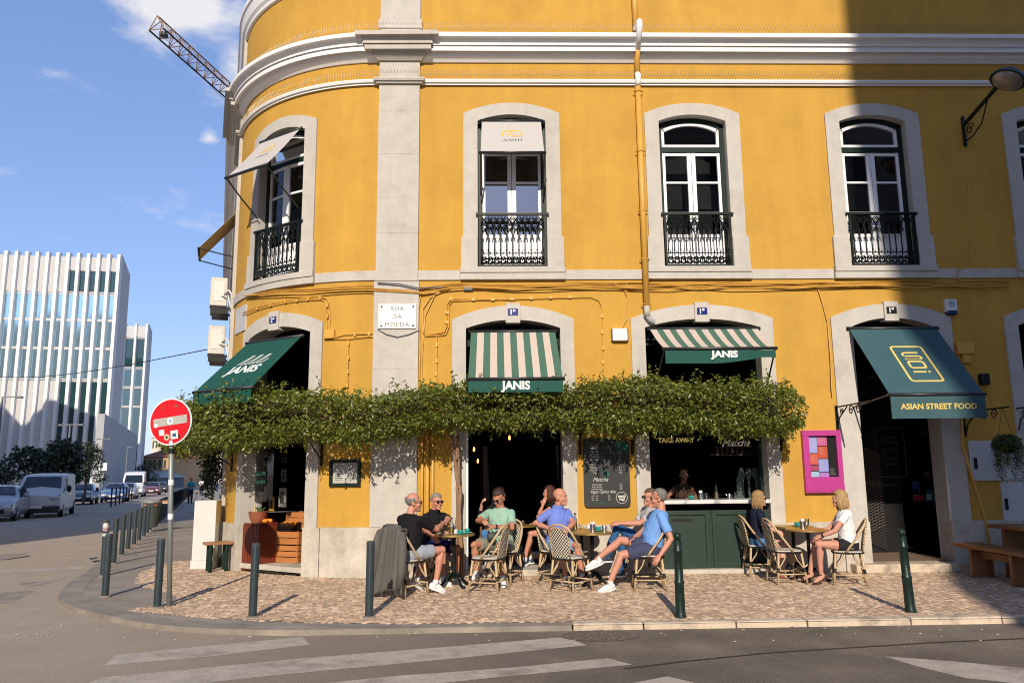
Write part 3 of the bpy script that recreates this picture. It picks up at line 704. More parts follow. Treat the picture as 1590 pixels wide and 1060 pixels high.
b = MB(); fbox(b, D2['c']-h+.03, D2['c']+h-.03, 2.5, 2.56, -.3, -.24); fbox(b, D2['c']-h, D2['c']-h+.05, zp, D2['s'], -.3, -.22); fbox(b, D2['c']+h-.05, D2['c']+h, zp, D2['s'], -.3, -.22); b.build('window_frame', M_['green'], bld)
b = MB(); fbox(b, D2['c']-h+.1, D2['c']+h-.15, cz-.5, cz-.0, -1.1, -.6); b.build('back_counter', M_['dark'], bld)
lamp_y = mat('neon_yellow', (.5, .4, .1), .5, emit=((1, .75, .2), .18))
wtext('TAKE AWAY', 1050, 683, -.35, .62, .11, lamp_y, 'take_away_lettering', bold=.004)
cream = mat('cream_lettering', (.80, .78, .72), .6)
wtext('Coffee', 1133, 671, -.05, .38, .15, cream, 'window_lettering', shear=.4, bold=.003)
wtext('Matcha', 1143, 687, -.05, .46, .16, cream, 'window_lettering', shear=.4, bold=.003)
wtext('1 Manhã', 1020, 668, -.6, .2, .06, mat('dim_print', (.08, .07, .06), .8), 'menu_lettering') if False else None
# right-hand doorway
stp = thing('stone_step', 'long pale limestone step below the dark street food doorway', 'step', (D3['c'], 0, 0))
for k in range(3):
    e0 = D3['c']-D3['ho']-.02; e1 = D3['c']+D3['ho']+.16; a = e0+(e1-e0)*k/3
    b = MB(); fbox(b, a+.002, a+(e1-e0)/3-.002, 0, .135, -.02, .30 if k < 3 else .3); b.build('step_block', M_['kerb'], stp, bevel=.015)
b = MB(); fbox(b, D3['c']-D3['hi'], D3['c']+D3['hi'], .05, .145, -1.3, -.02); b.build('threshold', mat('brown_threshold', (.22, .15, .10), .6, var=.2, vs=8), bld)
b = MB(); fbox(b, D3['c']-D3['hi'], D3['c']+D3['hi'], .145, 3.3, -1.45, -1.4); b.build('shop_door', M_['black'], bld)
b = MB(); g0, g1 = D3['c']-D3['hi']+.02, D3['c']-D3['hi']+.95
for k in range(34):
    za = .2+k*.05
    b.tube([S(g0, za, -1.33), S(g1, za+.42, -1.33)], .006, 4); b.tube([S(g0, za+.42, -1.325), S(g1, za, -1.325)], .006, 4)
b.build('mesh_gate', mat('gate_steel', (.25, .22, .2), .4, metal=.8), bld)
gold_dim = mat('dim_gold', (.07, .06, .03), .7)
def soi(mb, org, xd, yd, s, w):
    """rounded-tile emblem: frame with three stacked strokes, ring and i"""
    sk = lambda P, c=False: stroke(mb, [(x*s, y*s) for x, y in P], w*s, org, xd, yd, c)
    fr_ = arcpts(.34, .62, .08, 0, 90, 4)+arcpts(-.34, .62, .08, 90, 180, 4)+arcpts(-.34, -.62, .08, 180, 270, 4)+arcpts(.34, -.62, .08, 270, 360, 4); sk(fr_, True)
    for y0 in (.42, .30, .18): sk([(.22, y0+.02), (-.16, y0+.02)] if y0 == .42 else [(-.2, y0), (.2, y0)])
    sk(arcpts(-.16, .36, .06, 90, 270, 5)); sk(arcpts(.18, .24, .06, 90, -90, 5)); sk([(.18, .18), (-.22, .18)])
    sk(arcpts(.14, .02, .06, 90, 0, 3)+arcpts(.14, -.12, .06, 0, -90, 3)+arcpts(-.14, -.12, .06, -90, -180, 3)+arcpts(-.14, .02, .06, 180, 90, 3), True)
    sk([(-.22, -.34), (.12, -.34)]); sk([(.17, -.34), (.23, -.34)])
u, z = U(1383, 702, -1.39); mb = MB(); soi(mb, S(u, z, -1.385), (1, 0, 0), (0, 0, 1), .62, .035); mb.build('door_emblem', gold_dim, bld)
for px, py, w_, h_, c in ((1439, 667, .22, .2, (.03, .028, .022)), (1440, 737, .1, .12, (.07, .07, .07)), (1424, 757, .12, .24, (.03, .05, .16)), (1428, 773, .2, .1, (.25, .02, .03)), (1449, 769, .22, .2, (.05, .12, .2)), (1424, 764, .09, .1, (.4, .4, .42)), (1444, 771, .1, .1, (.3, .5, .6))):
    u, z = U(px, py, -1.36); mb = MB(); fbox(mb, u-w_/2, u+w_/2, z-h_/2, z+h_/2, -1.4, -1.385+.001*(w_ < .13)); mb.build('door_sticker', mat('sticker_%d%d' % (px, py), c, .5), bld)

# ================================================================== house numbers, plates
blue_en = mat('blue_enamel', (.012, .02, .16), .25); white_en = mat('white_enamel', (.7, .7, .7), .3)
for d, txt, lab, m in ((DC, '2º', 'blue enamel number plate on the keystone of the rounded corner doorway', blue_en), (D1, '1º', 'blue enamel number plate above the central striped awning', blue_en), (D2, '1º', 'blue enamel number plate above the take-away window awning', blue_en), (D3, '1º', 'black number plate above the teal street food awning', mat('black_enamel', (.01, .01, .012), .3))):
    zc = (d['k']+d['ok'])/2+.0; t_ = thing('number_plate', lab, 'number plate', S(d['c'], zc-.06, .075), group='house number plates')
    mb = MB(); fbox(mb, d['c']-.085, d['c']+.085, zc-.058, zc+.058, .073, .083); mb.build('plate', m, t_, bevel=.003)
    p, t, n = fr(d['c']); mb = MB(); put_text(mb, txt, .115, S(d['c'], zc, .0845), t, (0, 0, 1), None, bold=.004); mb.build('numerals', white_en, t_)
def marble_sign(px, py, wd, ht, lab, lines):
    u, z = U(px, py, .07); t_ = thing('street_name_plaque', lab, 'street sign', S(u, z-ht/2, .06)); p, t, n = fr(u)
    mb = MB(); fbox(mb, u-wd/2, u+wd/2, z-ht/2, z+ht/2, .055, .085); mb.build('slab', mat('white_marble', (.72, .71, .69), .35, var=.12, vs=6), t_, bevel=.003)
    mb = MB()
    for k, s in enumerate(lines): put_text(mb, s, .105, S(u, z+.13-.135*k, .0865), t, (0, 0, 1), None, space=1.15)
    mb.build('lettering', mat('grey_letter_paint', (.16, .155, .15), .7), t_)
    for sx in (-1, 1):
        for sz in (-1, 1):
            mb = MB(); mb.ell(S(u+sx*(wd/2-.05), z+sz*(ht/2-.045), .087), .016, 8, 5); mb.build('bolt', M_['iron'], t_)
marble_sign(617, 491, .62, .41, 'white marble street plaque reading RUA DA MOEDA on the pilaster', ['RUA', 'DA', 'MOEDA'])
u, z = U(372.5, 496, .02); t_ = thing('street_name_plaque', 'narrow grey street plaque on the curved wall beside the corner doorway', 'street sign', S(u, z-.22, .02))
mb = MB(); fbox(mb, u-.3, u+.3, z-.24, z+.24, .0, .03); mb.build('slab', mat('grey_marble_plate', (.5, .5, .5), .4, var=.1), t_)
# alarm and junction boxes, wall light
def wallbox(name, lab, cat, px, py, wd, ht, dp, m, extra=None):
    u, z = U(px, py, dp); t_ = thing(name, lab, cat, S(u, z-ht/2, 0)); mb = MB(); fbox(mb, u-wd/2, u+wd/2, z-ht/2, z+ht/2, -.005, dp); mb.build('housing', m, t_, bevel=min(.015, dp*.3))
    if extra: extra(u, z, t_)
    return t_
wbox = mat('white_plastic', (.72, .71, .68), .4); navy = mat('navy_plastic', (.015, .04, .11), .3)
def ex1(u, z, t_):
    mb = MB(); fbox(mb, u+.125, u+.14, z-.1, z+.1, 0, .06); fbox(mb, u-.14, u-.125, z-.1, z+.1, 0, .06); mb.build('side_cap', navy, t_)
wallbox('alarm_box', 'rounded white alarm box between the two striped awnings', 'alarm box', 963, 519, .25, .21, .09, wbox, ex1)
def ex2(u, z, t_):
    mb = MB(); fbox(mb, u-.085, u+.085, z-.155, z-.085, 0, .10); mb.build('beacon', navy, t_, bevel=.01)
    mb = MB(); stroke(mb, arcpts(0, 0, .05, 0, 360, 16), .014, S(u, z+.03, .092), (1, 0, 0), (0, 0, 1)); stroke(mb, arcpts(0, 0, .012, 0, 360, 8), .02, S(u, z+.03, .092), (1, 0, 0), (0, 0, 1)); put_text(mb, 'alarme', .03, S(u, z-.05, .092), (1, 0, 0), (0, 0, 1)) if False else None
    mb.build('emblem', mat('emblem_blue', (.04, .2, .36), .4), t_)
wallbox('alarm_siren', 'white alarm siren with blue ring emblem above right of the teal awning', 'alarm box', 1478, 474, .19, .22, .09, wbox, ex2)
wallbox('wall_light', 'small black up-and-down wall light right of the teal awning', 'wall light', 1532, 588, .13, .19, .13, M_['black'])
def ex3(u, z, t_):
    mb = MB(); fbox(mb, u-.05, u+.09, z-.24, z-.11, 0, .08); mb.build('lower_box', M_['ypaint'], t_)
    mb = MB(); facetube(mb, [(u-.03, z-.22, .03), (u-.03, z-.62, .03)], .014); facetube(mb, [(u+.01, z-.22, .03), (u+.02, z-1.0, .03)], .014); mb.build('conduit', M_['ypaint'], t_)
wallbox('junction_box', 'yellow painted junction box right of the teal awning', 'junction box', 1500, 540, .28, .2, .1, M_['ypaint'], ex3)
wallbox('cable_splice', 'small blue-grey cable splice under the string course', 'cable joint', 727, 447, .15, .07, .07, mat('splice_blue', (.16, .22, .30), .5))
# picture frames with menus
def menuboard():
    u, z = U(535, 734, .05); t_ = thing('menu_case', 'small dark green framed menu on the yellow wall left of the pilaster', 'menu case', S(u, z-.2, .0))
    mb = MB(); wd, ht = .51, .42
    for q in ((u-wd/2, u+wd/2, z+ht/2-.05, z+ht/2), (u-wd/2, u+wd/2, z-ht/2, z-ht/2+.05), (u-wd/2, u-wd/2+.05, z-ht/2+.05, z+ht/2-.05), (u+wd/2-.05, u+wd/2, z-ht/2+.05, z+ht/2-.05)): fbox(mb, *q, .002, .06)
    mb.build('frame', M_['green'], t_, bevel=.005)
    mb = MB(); fbox(mb, u-wd/2+.05, u+wd/2-.05, z-ht/2+.05, z+ht/2-.05, .002, .02); mb.build('menu_sheet', mat('menu_paper', (.42, .41, .38), .6), t_)
    mb = MB()
    for r in range(9):
        for cx, ww in ((-.1, .14), (.1, .13)):
            for q in range(2): stroke(mb, [(cx-ww/2, .12-r*.028), (cx-ww/2+ww*rnd.uniform(.5, 1), .12-r*.028)], .006, S(u, z, .022), fr(u)[1], (0, 0, 1))
    mb.build('menu_print', mat('menu_ink', (.12, .12, .12), .8), t_)
menuboard()
def blackboard():
    u, z = U(942, 733, .05); wd, ht = .74, 1.09; t_ = thing('chalkboard', 'large rounded blackboard menu on the yellow wall between the door and the take-away window', 'chalkboard', S(u, z-ht/2, 0)); 
    mb = MB(); r = .06; P = arcpts(u+wd/2-r, z+ht/2-r, r, 0, 90, 4)+arcpts(u-wd/2+r, z+ht/2-r, r, 90, 180, 4)+arcpts(u-wd/2+r, z-ht/2+r, r, 180, 270, 4)+arcpts(u+wd/2-r, z-ht/2+r, r, 270, 360, 4)
    mb.prism([S(a, c, .005) for a, c in P], (0, -.045, 0)); mb.build('board', mat('slate', (.022, .023, .025), .55, var=.2, vs=5), t_)
    O = S(u, z, .0515); X, Z = (1, 0, 0), (0, 0, 1); mb = MB()
    put_text(mb, 'Café', .075, O+Vector((-.2, 0, .40)), X, Z, shear=.4)
    for k, s in enumerate(('Espresso', 'Americano', 'Cappuccino', 'Flat white', 'Latte', 'Chai latte', 'Cold brew', 'Hot choc', 'Tea')):
        put_text(mb, s, .036, O+Vector((-.19, 0, .33-k*.042)), X, Z); put_text(mb, '%.1f' % (1.5+.3*k), .036, O+Vector((.22, 0, .33-k*.042)), X, Z)
    put_text(mb, 'Matcha', .085, O+Vector((-.1, 0, -.11)), X, Z, shear=.4)
    for k in range(3): put_text(mb, ('Matcha latte', 'Iced matcha', 'Matcha tonic')[k], .034, O+Vector((-.16, 0, -.19-k*.035)), X, Z); put_text(mb, '4.0', .034, O+Vector((.22, 0, -.19-k*.035)), X, Z)
    put_text(mb, 'Vegan Option Also', .07, O+Vector((-.06, 0, -.31)), X, Z, .40, shear=.4)
    for k in range(3): put_text(mb, 'oat   soy', .03, O+Vector((-.2, 0, -.37-k*.032)), X, Z); put_text(mb, '0.5', .03, O+Vector((.03, 0, -.37-k*.032)), X, Z)
    stroke(mb, arcpts(.23, -.4, .09, 0, 360, 20), .007, O, X, Z); put_text(mb, 'much', .055, O+Vector((.23, 0, -.375)), X, Z, bold=.004); put_text(mb, 'veg!', .055, O+Vector((.23, 0, -.425)), X, Z, bold=.004)
    mb.build('chalk_writing', mat('chalk', (.5, .5, .48), .9), t_)
    mb = MB()
    for k in range(6):   # painted palm leaf in the top corner
        a = R0(200+k*17); c = Vector((.33, 0, .49)); d = Vector((math.cos(a), 0, math.sin(a))); e = Vector((-d.z, 0, d.x)); L_ = .26-.015*k
        mb.poly([O+c, O+c+d*L_*.5+e*.016, O+c+d*L_, O+c+d*L_*.5-e*.016])
    for k in range(4):
        a = R0(150+k*25); c = Vector((.05, 0, -.02)); d = Vector((math.cos(a), 0, math.sin(a))); e = Vector((-d.z, 0, d.x)); mb.poly([O+c, O+c+d*.07+e*.012, O+c+d*.13, O+c+d*.07-e*.012])
    put_text(mb, 'Ask for more', .034, O+Vector((-.14, 0, -.475)), X, Z); mb.build('painted_leaves', mat('leaf_paint', (.015, .13, .085), .8), t_)
    for px in (900, 981): pass
blackboard()
def pinkcase():
    u, z = U(1277.5, 716, .05); wd, ht = .63, 1.0; t_ = thing('menu_case', 'magenta framed menu case with coloured squares on the yellow wall', 'menu case', S(u, z-ht/2, 0))
    pk = mat('magenta_paint', (.42, .045, .23), .35, var=.08); mb = MB(); zt, zb = z+ht/2, z-ht/2; ul, ur = u-wd/2, u+wd/2; win0, win1 = zb+.25, zt-.09
    for q in ((ul, ur, win1, zt), (ul, ul+.10, win0, win1), (ur-.08, ur, win0, win1), (ul, ur, zb, win0)): fbox(mb, *q, .002, .085)
    fbox(mb, ul+.02, ur-.02, zb+.03, zb+.18, .08, .092); mb.build('case', pk, t_, bevel=.006)
    mb = MB(); fbox(mb, ul+.1, ur-.08, win0, win1, .002, .02); mb.build('back_board', M_['black'], t_)
    W_, H_ = wd-.18, win1-win0; x0 = ul+.1
    for a, c, d, e, colr in ((0, .335, .58, 1, '#aab4f0'), (.345, .70, .76, 1, '#d46aa0'), (.345, .70, .45, .75, '#cf5a3c'), (0, .335, .30, .57, '#d8644e'), (.345, .70, .12, .44, '#9fa8ea'), (0, .335, .15, .29, '#b04a70'), (0, .335, 0, .14, '#a8cfe4'), (.345, .70, 0, .11, '#b98ad8')):
        mb = MB(); fbox(mb, x0+a*W_, x0+c*W_, win0+d*H_+.003, win0+e*H_-.003, .02, .026); mb.build('menu_card', mat('card_%s' % colr[1:], tuple(q*.8 for q in lin(colr)), .6), t_)
    mb = MB()
    for (cx, cz_, n) in ((.16, .95, 5), (.52, .95, 3), (.52, .70, 4), (.16, .52, 4), (.52, .38, 5), (.85, .2, 4)):
        for k in range(n): stroke(mb, [(x0+cx*W_-.05-u, win0+cz_*H_-z-k*.03), (x0+cx*W_-.05-u+rnd.uniform(.05, .1), win0+cz_*H_-z-k*.03)], .005, S(u, z, .0275), (1, 0, 0), (0, 0, 1))
    mb.build('card_print', mat('card_ink', (.5, .42, .4), .8), t_)
    mb = MB(); mb.poly([S(ul+.1, win0, .07), S(ur-.08, win0, .07), S(ur-.08, win1, .07), S(ul+.1, win1, .07)]); mb.build('glass_front', glassmat('case_glass', (.95, .95, .95), .7, .01), t_)
pinkcase()
# meter cabinets right
for px0, px1, py0, py1, lab in ((1503, 1600, 684, 745, 'wide white meter cabinet door behind the hanging plant'), (1553, 1600, 747, 808, 'smaller white meter cabinet door above the wooden table')):
    u0, z1 = U(px0, py0, .03); u1, z0 = U(px1, py1, .03); t_ = thing('meter_cabinet', lab, 'cabinet', S((u0+u1)/2, z0, 0))
    mb = MB(); fbox(mb, u0, u1, z0, z1, -.01, .03); mb.build('door_panel', mat('cabinet_grey', (.52, .53, .54), .5, var=.05), t_, bevel=.004)
    u, z = (U(1515, 719, .035) if px0 == 1503 else U(1563, 782, .035)); mb = MB(); fbox(mb, u-.025, u+.025, z-.09, z+.09, .028, .042); mb.build('handle', M_['black'], t_)

# ================================================================== pipes and cables on the wall
def pxo(pts): return [U(x, y, o)+(o,) for x, y, o in pts]
seg = [((988, -25), (994, 42), .07, 'y'), ((994, 42), (997, 60), .40, 'w'), ((997, 60), (993, 92), .22, 'w'), ((993, 92), (993, 112), .07, 'y'), ((993, 112), (993, 134), .10, 'w'), ((993, 134), (1001, 405), .07, 'y'), ((1001, 405), (1006, 482), .08, 'y'), ((1006, 482), (1008, 497), .08, 's')]
uD = U(1001, 405, .07)[0]
dpz = [(zz(-30), .07), (zz(47), .07), (zz(50)-.05, .42), (zz(62), .42), (zz(85), .20), (zz(97)+.02, .07), (zz(118), .08), (zz(121)-.02, .12), (zz(133), .12), (zz(136), .07), (zz(478), .09), (zz(494), .09)]
def pipe(i0, i1, m):
    mb = MB(); facetube(mb, [(uD, z, o) for z, o in dpz[i0:i1+1]], .052, 12); return mb.build('downpipe', m, bld, smooth=True)
pipe(0, 1, M_['ypaint']); pipe(1, 4, M_['white']); pipe(4, 6, M_['ypaint']); pipe(6, 9, M_['white']); pipe(9, 10, M_['ypaint']); pipe(10, 11, M_['stone'])
mb = MB(); facetube(mb, [(uD, dpz[-1][0], .09), (uD+.05, dpz[-1][0]-.07, .1), (uD+.12, dpz[-1][0]-.1, .1)], .04, 10); mb.build('pipe_outlet', mat('grey_pvc', (.3, .3, .3), .5), bld)
mb = MB()
for py in (145, 238, 330, 405, 475): facetube(mb, [(uD-.075, zz(py), .07), (uD-.05, zz(py), .11), (uD, zz(py), .13), (uD+.05, zz(py), .11), (uD+.075, zz(py), .07)], .013, 5)
mb.build('pipe_clamp', M_['ypaint'], bld)
def cable(name, pts, r, m, parent=bld, n=5, sub=6):
    P = pxo(pts); out = []
    for i in range(len(P)-1):
        for k in range(sub): f = k/sub; out.append(tuple(P[i][j]*(1-f)+P[i+1][j]*f for j in range(3)))
    out.append(P[-1]); mb = MB(); facetube(mb, out, r, n); return mb.build(name, m, parent)
r3 = random.Random(11)
for k in range(5):
    pts = []; x = 380.0
    while x < 1600:
        base = 441+ (1.5 if x < 580 else (5 if x < 680 else 0)) - (x-800)*.0045 + (max(0, 560-x)*.062 if x < 560 else 0)*.8
        if 590 < x < 650: x += 35; continue
        pts.append((x, base + k*1.6 + r3.uniform(-2, 2.4), .03+.012*k)); x += 48
    cable('wall_cable', pts, .010+.003*(k % 2), M_['cable'] if k != 4 else M_['ypaint'])
cable('wall_cable', [(586, 439, .09), (620, 441, .1), (648, 447, .1), (690, 446, .05)], .012, mat('grey_cable', (.12, .12, .12), .6))
cable('wall_cable', [(586, 511, .07), (600, 519, .08), (617, 523, .08), (635, 519, .08), (652, 512, .07)], .007, MATS['grey_cable'])
for p in ([(655, 448, .03), (650, 480, .03), (653, 540, .03), (651, 590, .03), (651, 650, .03)], [(700, 447, .03), (675, 458, .03), (660, 490, .03), (655, 560, .03), (657, 650, .03)], [(688, 450, .03), (668, 462, .03), (656, 480, .03), (658, 520, .03)],
          [(660, 519, .03), (672, 518, .03), (690, 515, .03), (694, 505, .03), (694, 472, .03), (700, 464, .03), (720, 463, .03), (800, 465, .03)],
          [(660, 521, .03), (674, 521, .03), (692, 519, .03), (697, 507, .03), (697, 474, .03), (702, 467, .03), (720, 466, .03), (905, 461, .03), (918, 461, .03), (930, 466, .03), (934, 475, .03), (935, 540, .03), (936, 600, .03)],
          [(678, 522, .03), (678, 560, .03), (677, 640, .03)], [(541, 527, .03), (540, 570, .03), (538, 640, .03)],
          [(377, 486, .03), (400, 476, .03), (440, 467, .03), (470, 463, .03), (500, 461.5, .03), (507, 463, .03), (511, 470, .03), (512, 505, .03), (516, 512, .03)],
          [(377, 490, .03), (400, 480, .03), (440, 470, .03), (470, 466, .03), (498, 464.5, .03), (503, 467, .03), (506, 474, .03), (507, 512, .03)],
          [(503, 523, .03), (520, 523, .03), (535, 519, .03), (560, 518, .03), (585, 517, .03)], [(503, 526, .03), (520, 526, .03), (540, 526, .03), (565, 523, .03), (585, 522, .03)],
          [(972, 438, .03), (974, 460, .03), (973, 495, .03), (965, 510, .03)], [(955, 441, .03), (968, 448, .03), (974, 460, .03)],
          [(1268, 441, .03), (1277, 470, .03), (1285, 500, .03), (1290, 560, .05), (1291, 600, .05), (1293, 615, .05)], [(1503, 285, .02), (1506, 340, .02), (1509, 410, .02)], [(1494, 438, .02), (1487, 432, .07), (1486, 420, .05), (1500, 414, .03)],
          [(1476, 470, .03), (1474, 450, .03), (1474, 436, .03)]):
    cable('conduit', p, .009, M_['ypaint'])
clip_me = None   # saddle clips
for x, y in ((694, 485), (694, 500), (700, 464), (735, 465), (765, 465), (795, 464), (825, 463), (855, 462), (885, 461), (935, 490), (935, 515), (936, 540), (936, 562), (678, 535), (678, 560), (677, 580), (541, 533), (541, 555), (540, 577), (539, 599), (399, 478), (420, 473), (443, 468), (461, 466), (478, 464), (497, 462), (508, 474), (508, 491), (551, 519), (573, 518)):
    mb = MB(); u, z = U(x, y, .03); fbox(mb, u-.018, u+.018, z-.03, z+.03, .0, .042) if x < 690 or x > 900 else fbox(mb, u-.03, u+.03, z-.02, z+.02, 0, .042)
    mb.build('conduit_clip', M_['ypaint'], bld)
u, z = U(510, 518, .05); mb = MB(); fbox(mb, u-.07, u+.1, z-.08, z+.07, 0, .07); mb.build('conduit_box', M_['ypaint'], bld, bevel=.01)
for px in (656, 664, 672):   # pipes down to the ground right of the pilaster
    u = U(px, 700, .03)[0]; mb = MB(); facetube(mb, [(u, .05, .05), (u, 2.6, .05)], .022 if px != 664 else .035, 8); mb.build('conduit', M_['ypaint'], bld, smooth=True)
u = U(1500, 700, .05)[0]; mb = MB(); facetube(mb, [(U(1492, 640, .05)[0], 2.45, .06), (U(1494, 690, .05)[0], 1.95, .06), (U(1530, 808, .06)[0], z_pl, .07), (U(1536, 850, .06)[0], .3, .09)], .022, 8); mb.build('conduit', M_['ypaint'], bld, smooth=True)
# ================================================================== awnings
grey_fab = mat('grey_canvas', (.46, .44, .42), .8, bump=.5, bs=5, var=.05, vs=20); jgreen = mat('janis_green', (.004, .068, .050), .75, var=.1, vs=8)
stripe_g = mat('faded_green_stripe', (.060, .138, .095), .8, var=.08, vs=9); stripe_c = mat('cream_stripe', (.53, .44, .375), .8, var=.06, vs=9)
teal = mat('teal_canvas', (.035, .09, .105), .6, bump=.6, bs=4, var=.12, vs=5); gold = mat('gold_print', (.62, .47, .12), .6); wprint = mat('white_print', (.78, .78, .75), .6); alum = mat('dark_bar', (.02, .022, .024), .4)
def awning(lab, u, wt, zt, ot, wb, zb, ob, val, fab, stripes=None, shift=0.0, arms=True, valm=None, wavy=False, bow=.0, group='shop awnings'):
    p, t, n = fr(u); p = S(u, 0, 0); up = Vector((0, 0, 1))
    t_ = thing('awning', lab, 'awning', p+n*ot+up*zb, group=group)
    P = lambda a, f: p + t*(a*((wt*(1-f)+wb*f)/2)+shift*f) + n*(ot+(ob-ot)*f) + up*(zt+(zb-zt)*f - bow*math.sin(math.pi*f))
    ns = stripes or 1; mb = MB()
    for k in range(ns):
        mb.mi = k % 2 if stripes else 0
        for j in range(6):
            a0, a1 = -1+2*k/ns, -1+2*(k+1)/ns; f0, f1 = j/6, (j+1)/6
            sub = 1 if stripes else 8
            for q in range(sub):
                b0, b1 = a0+(a1-a0)*q/sub, a0+(a1-a0)*(q+1)/sub; mb.poly([P(b0, f0), P(b1, f0), P(b1, f1), P(b0, f1)])
    cv = mb.build('canvas', fab if stripes else [fab], t_); so = cv.modifiers.new('t', 'SOLIDIFY'); so.thickness = .004
    B0, B1 = P(-1, 1), P(1, 1); mb = MB(); mb.tube([B0-t*.03, B1+t*.03], .026, 8); mb.build('front_bar', alum, t_, smooth=True)
    T0, T1 = P(-1, 0), P(1, 0); mb = MB(); mb.tube([T0-t*.04+n*.0, T1+t*.04], .032, 8); mb.build('roller', alum, t_, smooth=True)
    if val:
        mb = MB(); N_ = 16
        vp_ = lambda a, f: p + t*(a*wb/2+shift) + n*(ob+.012) + up*(zb-.03 - f*val*(1.0 if not wavy else (1.0-.62*max(0, a+.05)**1.5+(.0 if a < .8 else .25*(a-.8)/.2)))) + n*(.015*math.sin(a*5) if wavy else 0)
        for k in range(N_): mb.poly([vp_(-1+2*k/N_, 0), vp_(-1+2*(k+1)/N_, 0), vp_(-1+2*(k+1)/N_, 1), vp_(-1+2*k/N_, 1)])
        v = mb.build('valance', valm or fab, t_); so = v.modifiers.new('t', 'SOLIDIFY'); so.thickness = .004
    if arms:
        for s in (-1, 1):
            mb = MB(); a = P(s, 1); w_ = p+t*(s*(wt/2+.02))+n*.02+up*(zb-arms if isinstance(arms, float) else zb-.05); mid = (a+w_)/2+n*.02
            mb.tube([a, mid, w_], .014, 6); mb.build('folding_arm', alum, t_)
    return t_, P, t, n
# grey awnings upstairs
house_y = mat('logo_yellow', (.72, .42, .03), .6); dgrey = mat('dark_grey_print', (.07, .065, .06), .7)
def house_logo(t_, P, t, n, full=True):
    O = P(0, .38); xd = t; yd = (P(0, 0)-P(0, 1)).normalized(); nn = xd.cross(yd).normalized(); nn = nn if nn.dot(n) > 0 else -nn; O = O+nn*.006
    mb = MB(); w_ = .03
    stroke(mb, [(-.16, -.09), (-.16, .03), (-.10, .09), (.02, .09)], w_, O, xd, yd); stroke(mb, [(-.07, -.09), (-.07, .02)], w_, O, xd, yd)
    stroke(mb, [(-.05, .05), (0, .085), (.06, .05), (.06, -.02), (-.02, -.02), (-.02, .03)], w_*.8, O, xd, yd)
    stroke(mb, [(.04, .09), (.10, .09), (.17, .03), (.17, -.08), (-.02, -.08)], w_, O, xd, yd); mb.build('logo', house_y, t_)
    mb = MB(); put_text(mb, '.com', .12, O-yd*.2, xd, yd, .34); mb.build('lettering', dgrey, t_)
w = W[1]; o_ = .55
def zt_o(px, py, o): return U(px, py, o)[1]
A = awning('pale grey awning with yellow house logo over the upstairs window above the central doorway', w['c'], 1.02, zz(189), .02, 1.05, zt_o(797, 237, .55), .55, 0, grey_fab, arms=.55, bow=.02, group='grey window awnings'); house_logo(*A)
w = W[0]; A = awning('pale grey awning with faded yellow logo over the curved corner window upstairs', w['c'], 1.02, zz(189), .02, 1.05, zt_o(797, 237, .55)-.1, .72, 0, grey_fab, arms=.55, bow=.02, group='grey window awnings'); house_logo(*A)
A = awning('grey awning seen from below on the shaded side wall', UC-3.2, 1.1, zz(189), .02, 1.1, zt_o(797, 237, .55)-.15, .8, 0, grey_fab, arms=.15, group='grey window awnings')
def janis(t_, P, t, n, o_extra, wdt, zc_, p_shift=0.0, rot=0.0):
    pass
# striped awnings
uJ = (U(733, 516)[0]+U(863, 516)[0])/2
A = awning('striped green and cream awning over the central doorway, let well down', D1['c']+.0, U(863, 516)[0]-U(733, 516)[0], zz(516), .05, 1.41, zt_o(800, 588, 1.15), 1.15, .17, [stripe_g, stripe_c], stripes=13, arms=.5, valm=jgreen)
t_, P, t, n = A; mb = MB(); put_text(mb, 'JANIS', .17, P(0, 1)+n*.022-Vector((0, 0, .115)), t, (0, 0, 1), .43, bold=.006); mb.build('lettering', wprint, t_)
A = awning('striped cream and green awning with sagging valance over the take-away window', D2['c']+.02, U(1174, 513)[0]-U(1007, 513)[0], zz(513), .05, 1.72, zt_o(1113, 541, .9), .9, .20, [stripe_c, stripe_g], stripes=17, arms=.75, valm=jgreen, wavy=True, bow=.03)
t_, P, t, n = A; mb = MB(); put_text(mb, 'JANIS', .14, P(.06, 1)+n*.034-Vector((0, 0, .105)), t+Vector((0, 0, -.0)), (0, 0, 1), .42, bold=.006); mb.build('lettering', wprint, t_)
# corner awning
A = awning('plain dark green awning with white script over the rounded corner doorway', DC['c']+.0, 1.36, zz(517), .03, 1.42, zt_o(795, 592, 1.0)-.02, 1.02, .2, jgreen, arms=.3)
t_, P, t, n = A; yd = (P(0, 0)-P(0, 1)).normalized(); nn = t.cross(yd).normalized(); nn = nn if nn.dot(n) > 0 else -nn; O = P(.0, .62)+nn*.006
mb = MB(); put_text(mb, 'JANIS', .27, O-yd*.02, t, yd, .78, bold=.008, shear=.15)
for k in range(3): stroke(mb, [(-.28+.2*k, .15), (-.1+.2*k, .38), (-.05+.2*k, .40), (-.10+.2*k, .30), (-.2+.2*k, .14), (-.08+.2*k, .17), (.0+.2*k, .26)], .022, O, t, yd)
mb.build('lettering', wprint, t_)
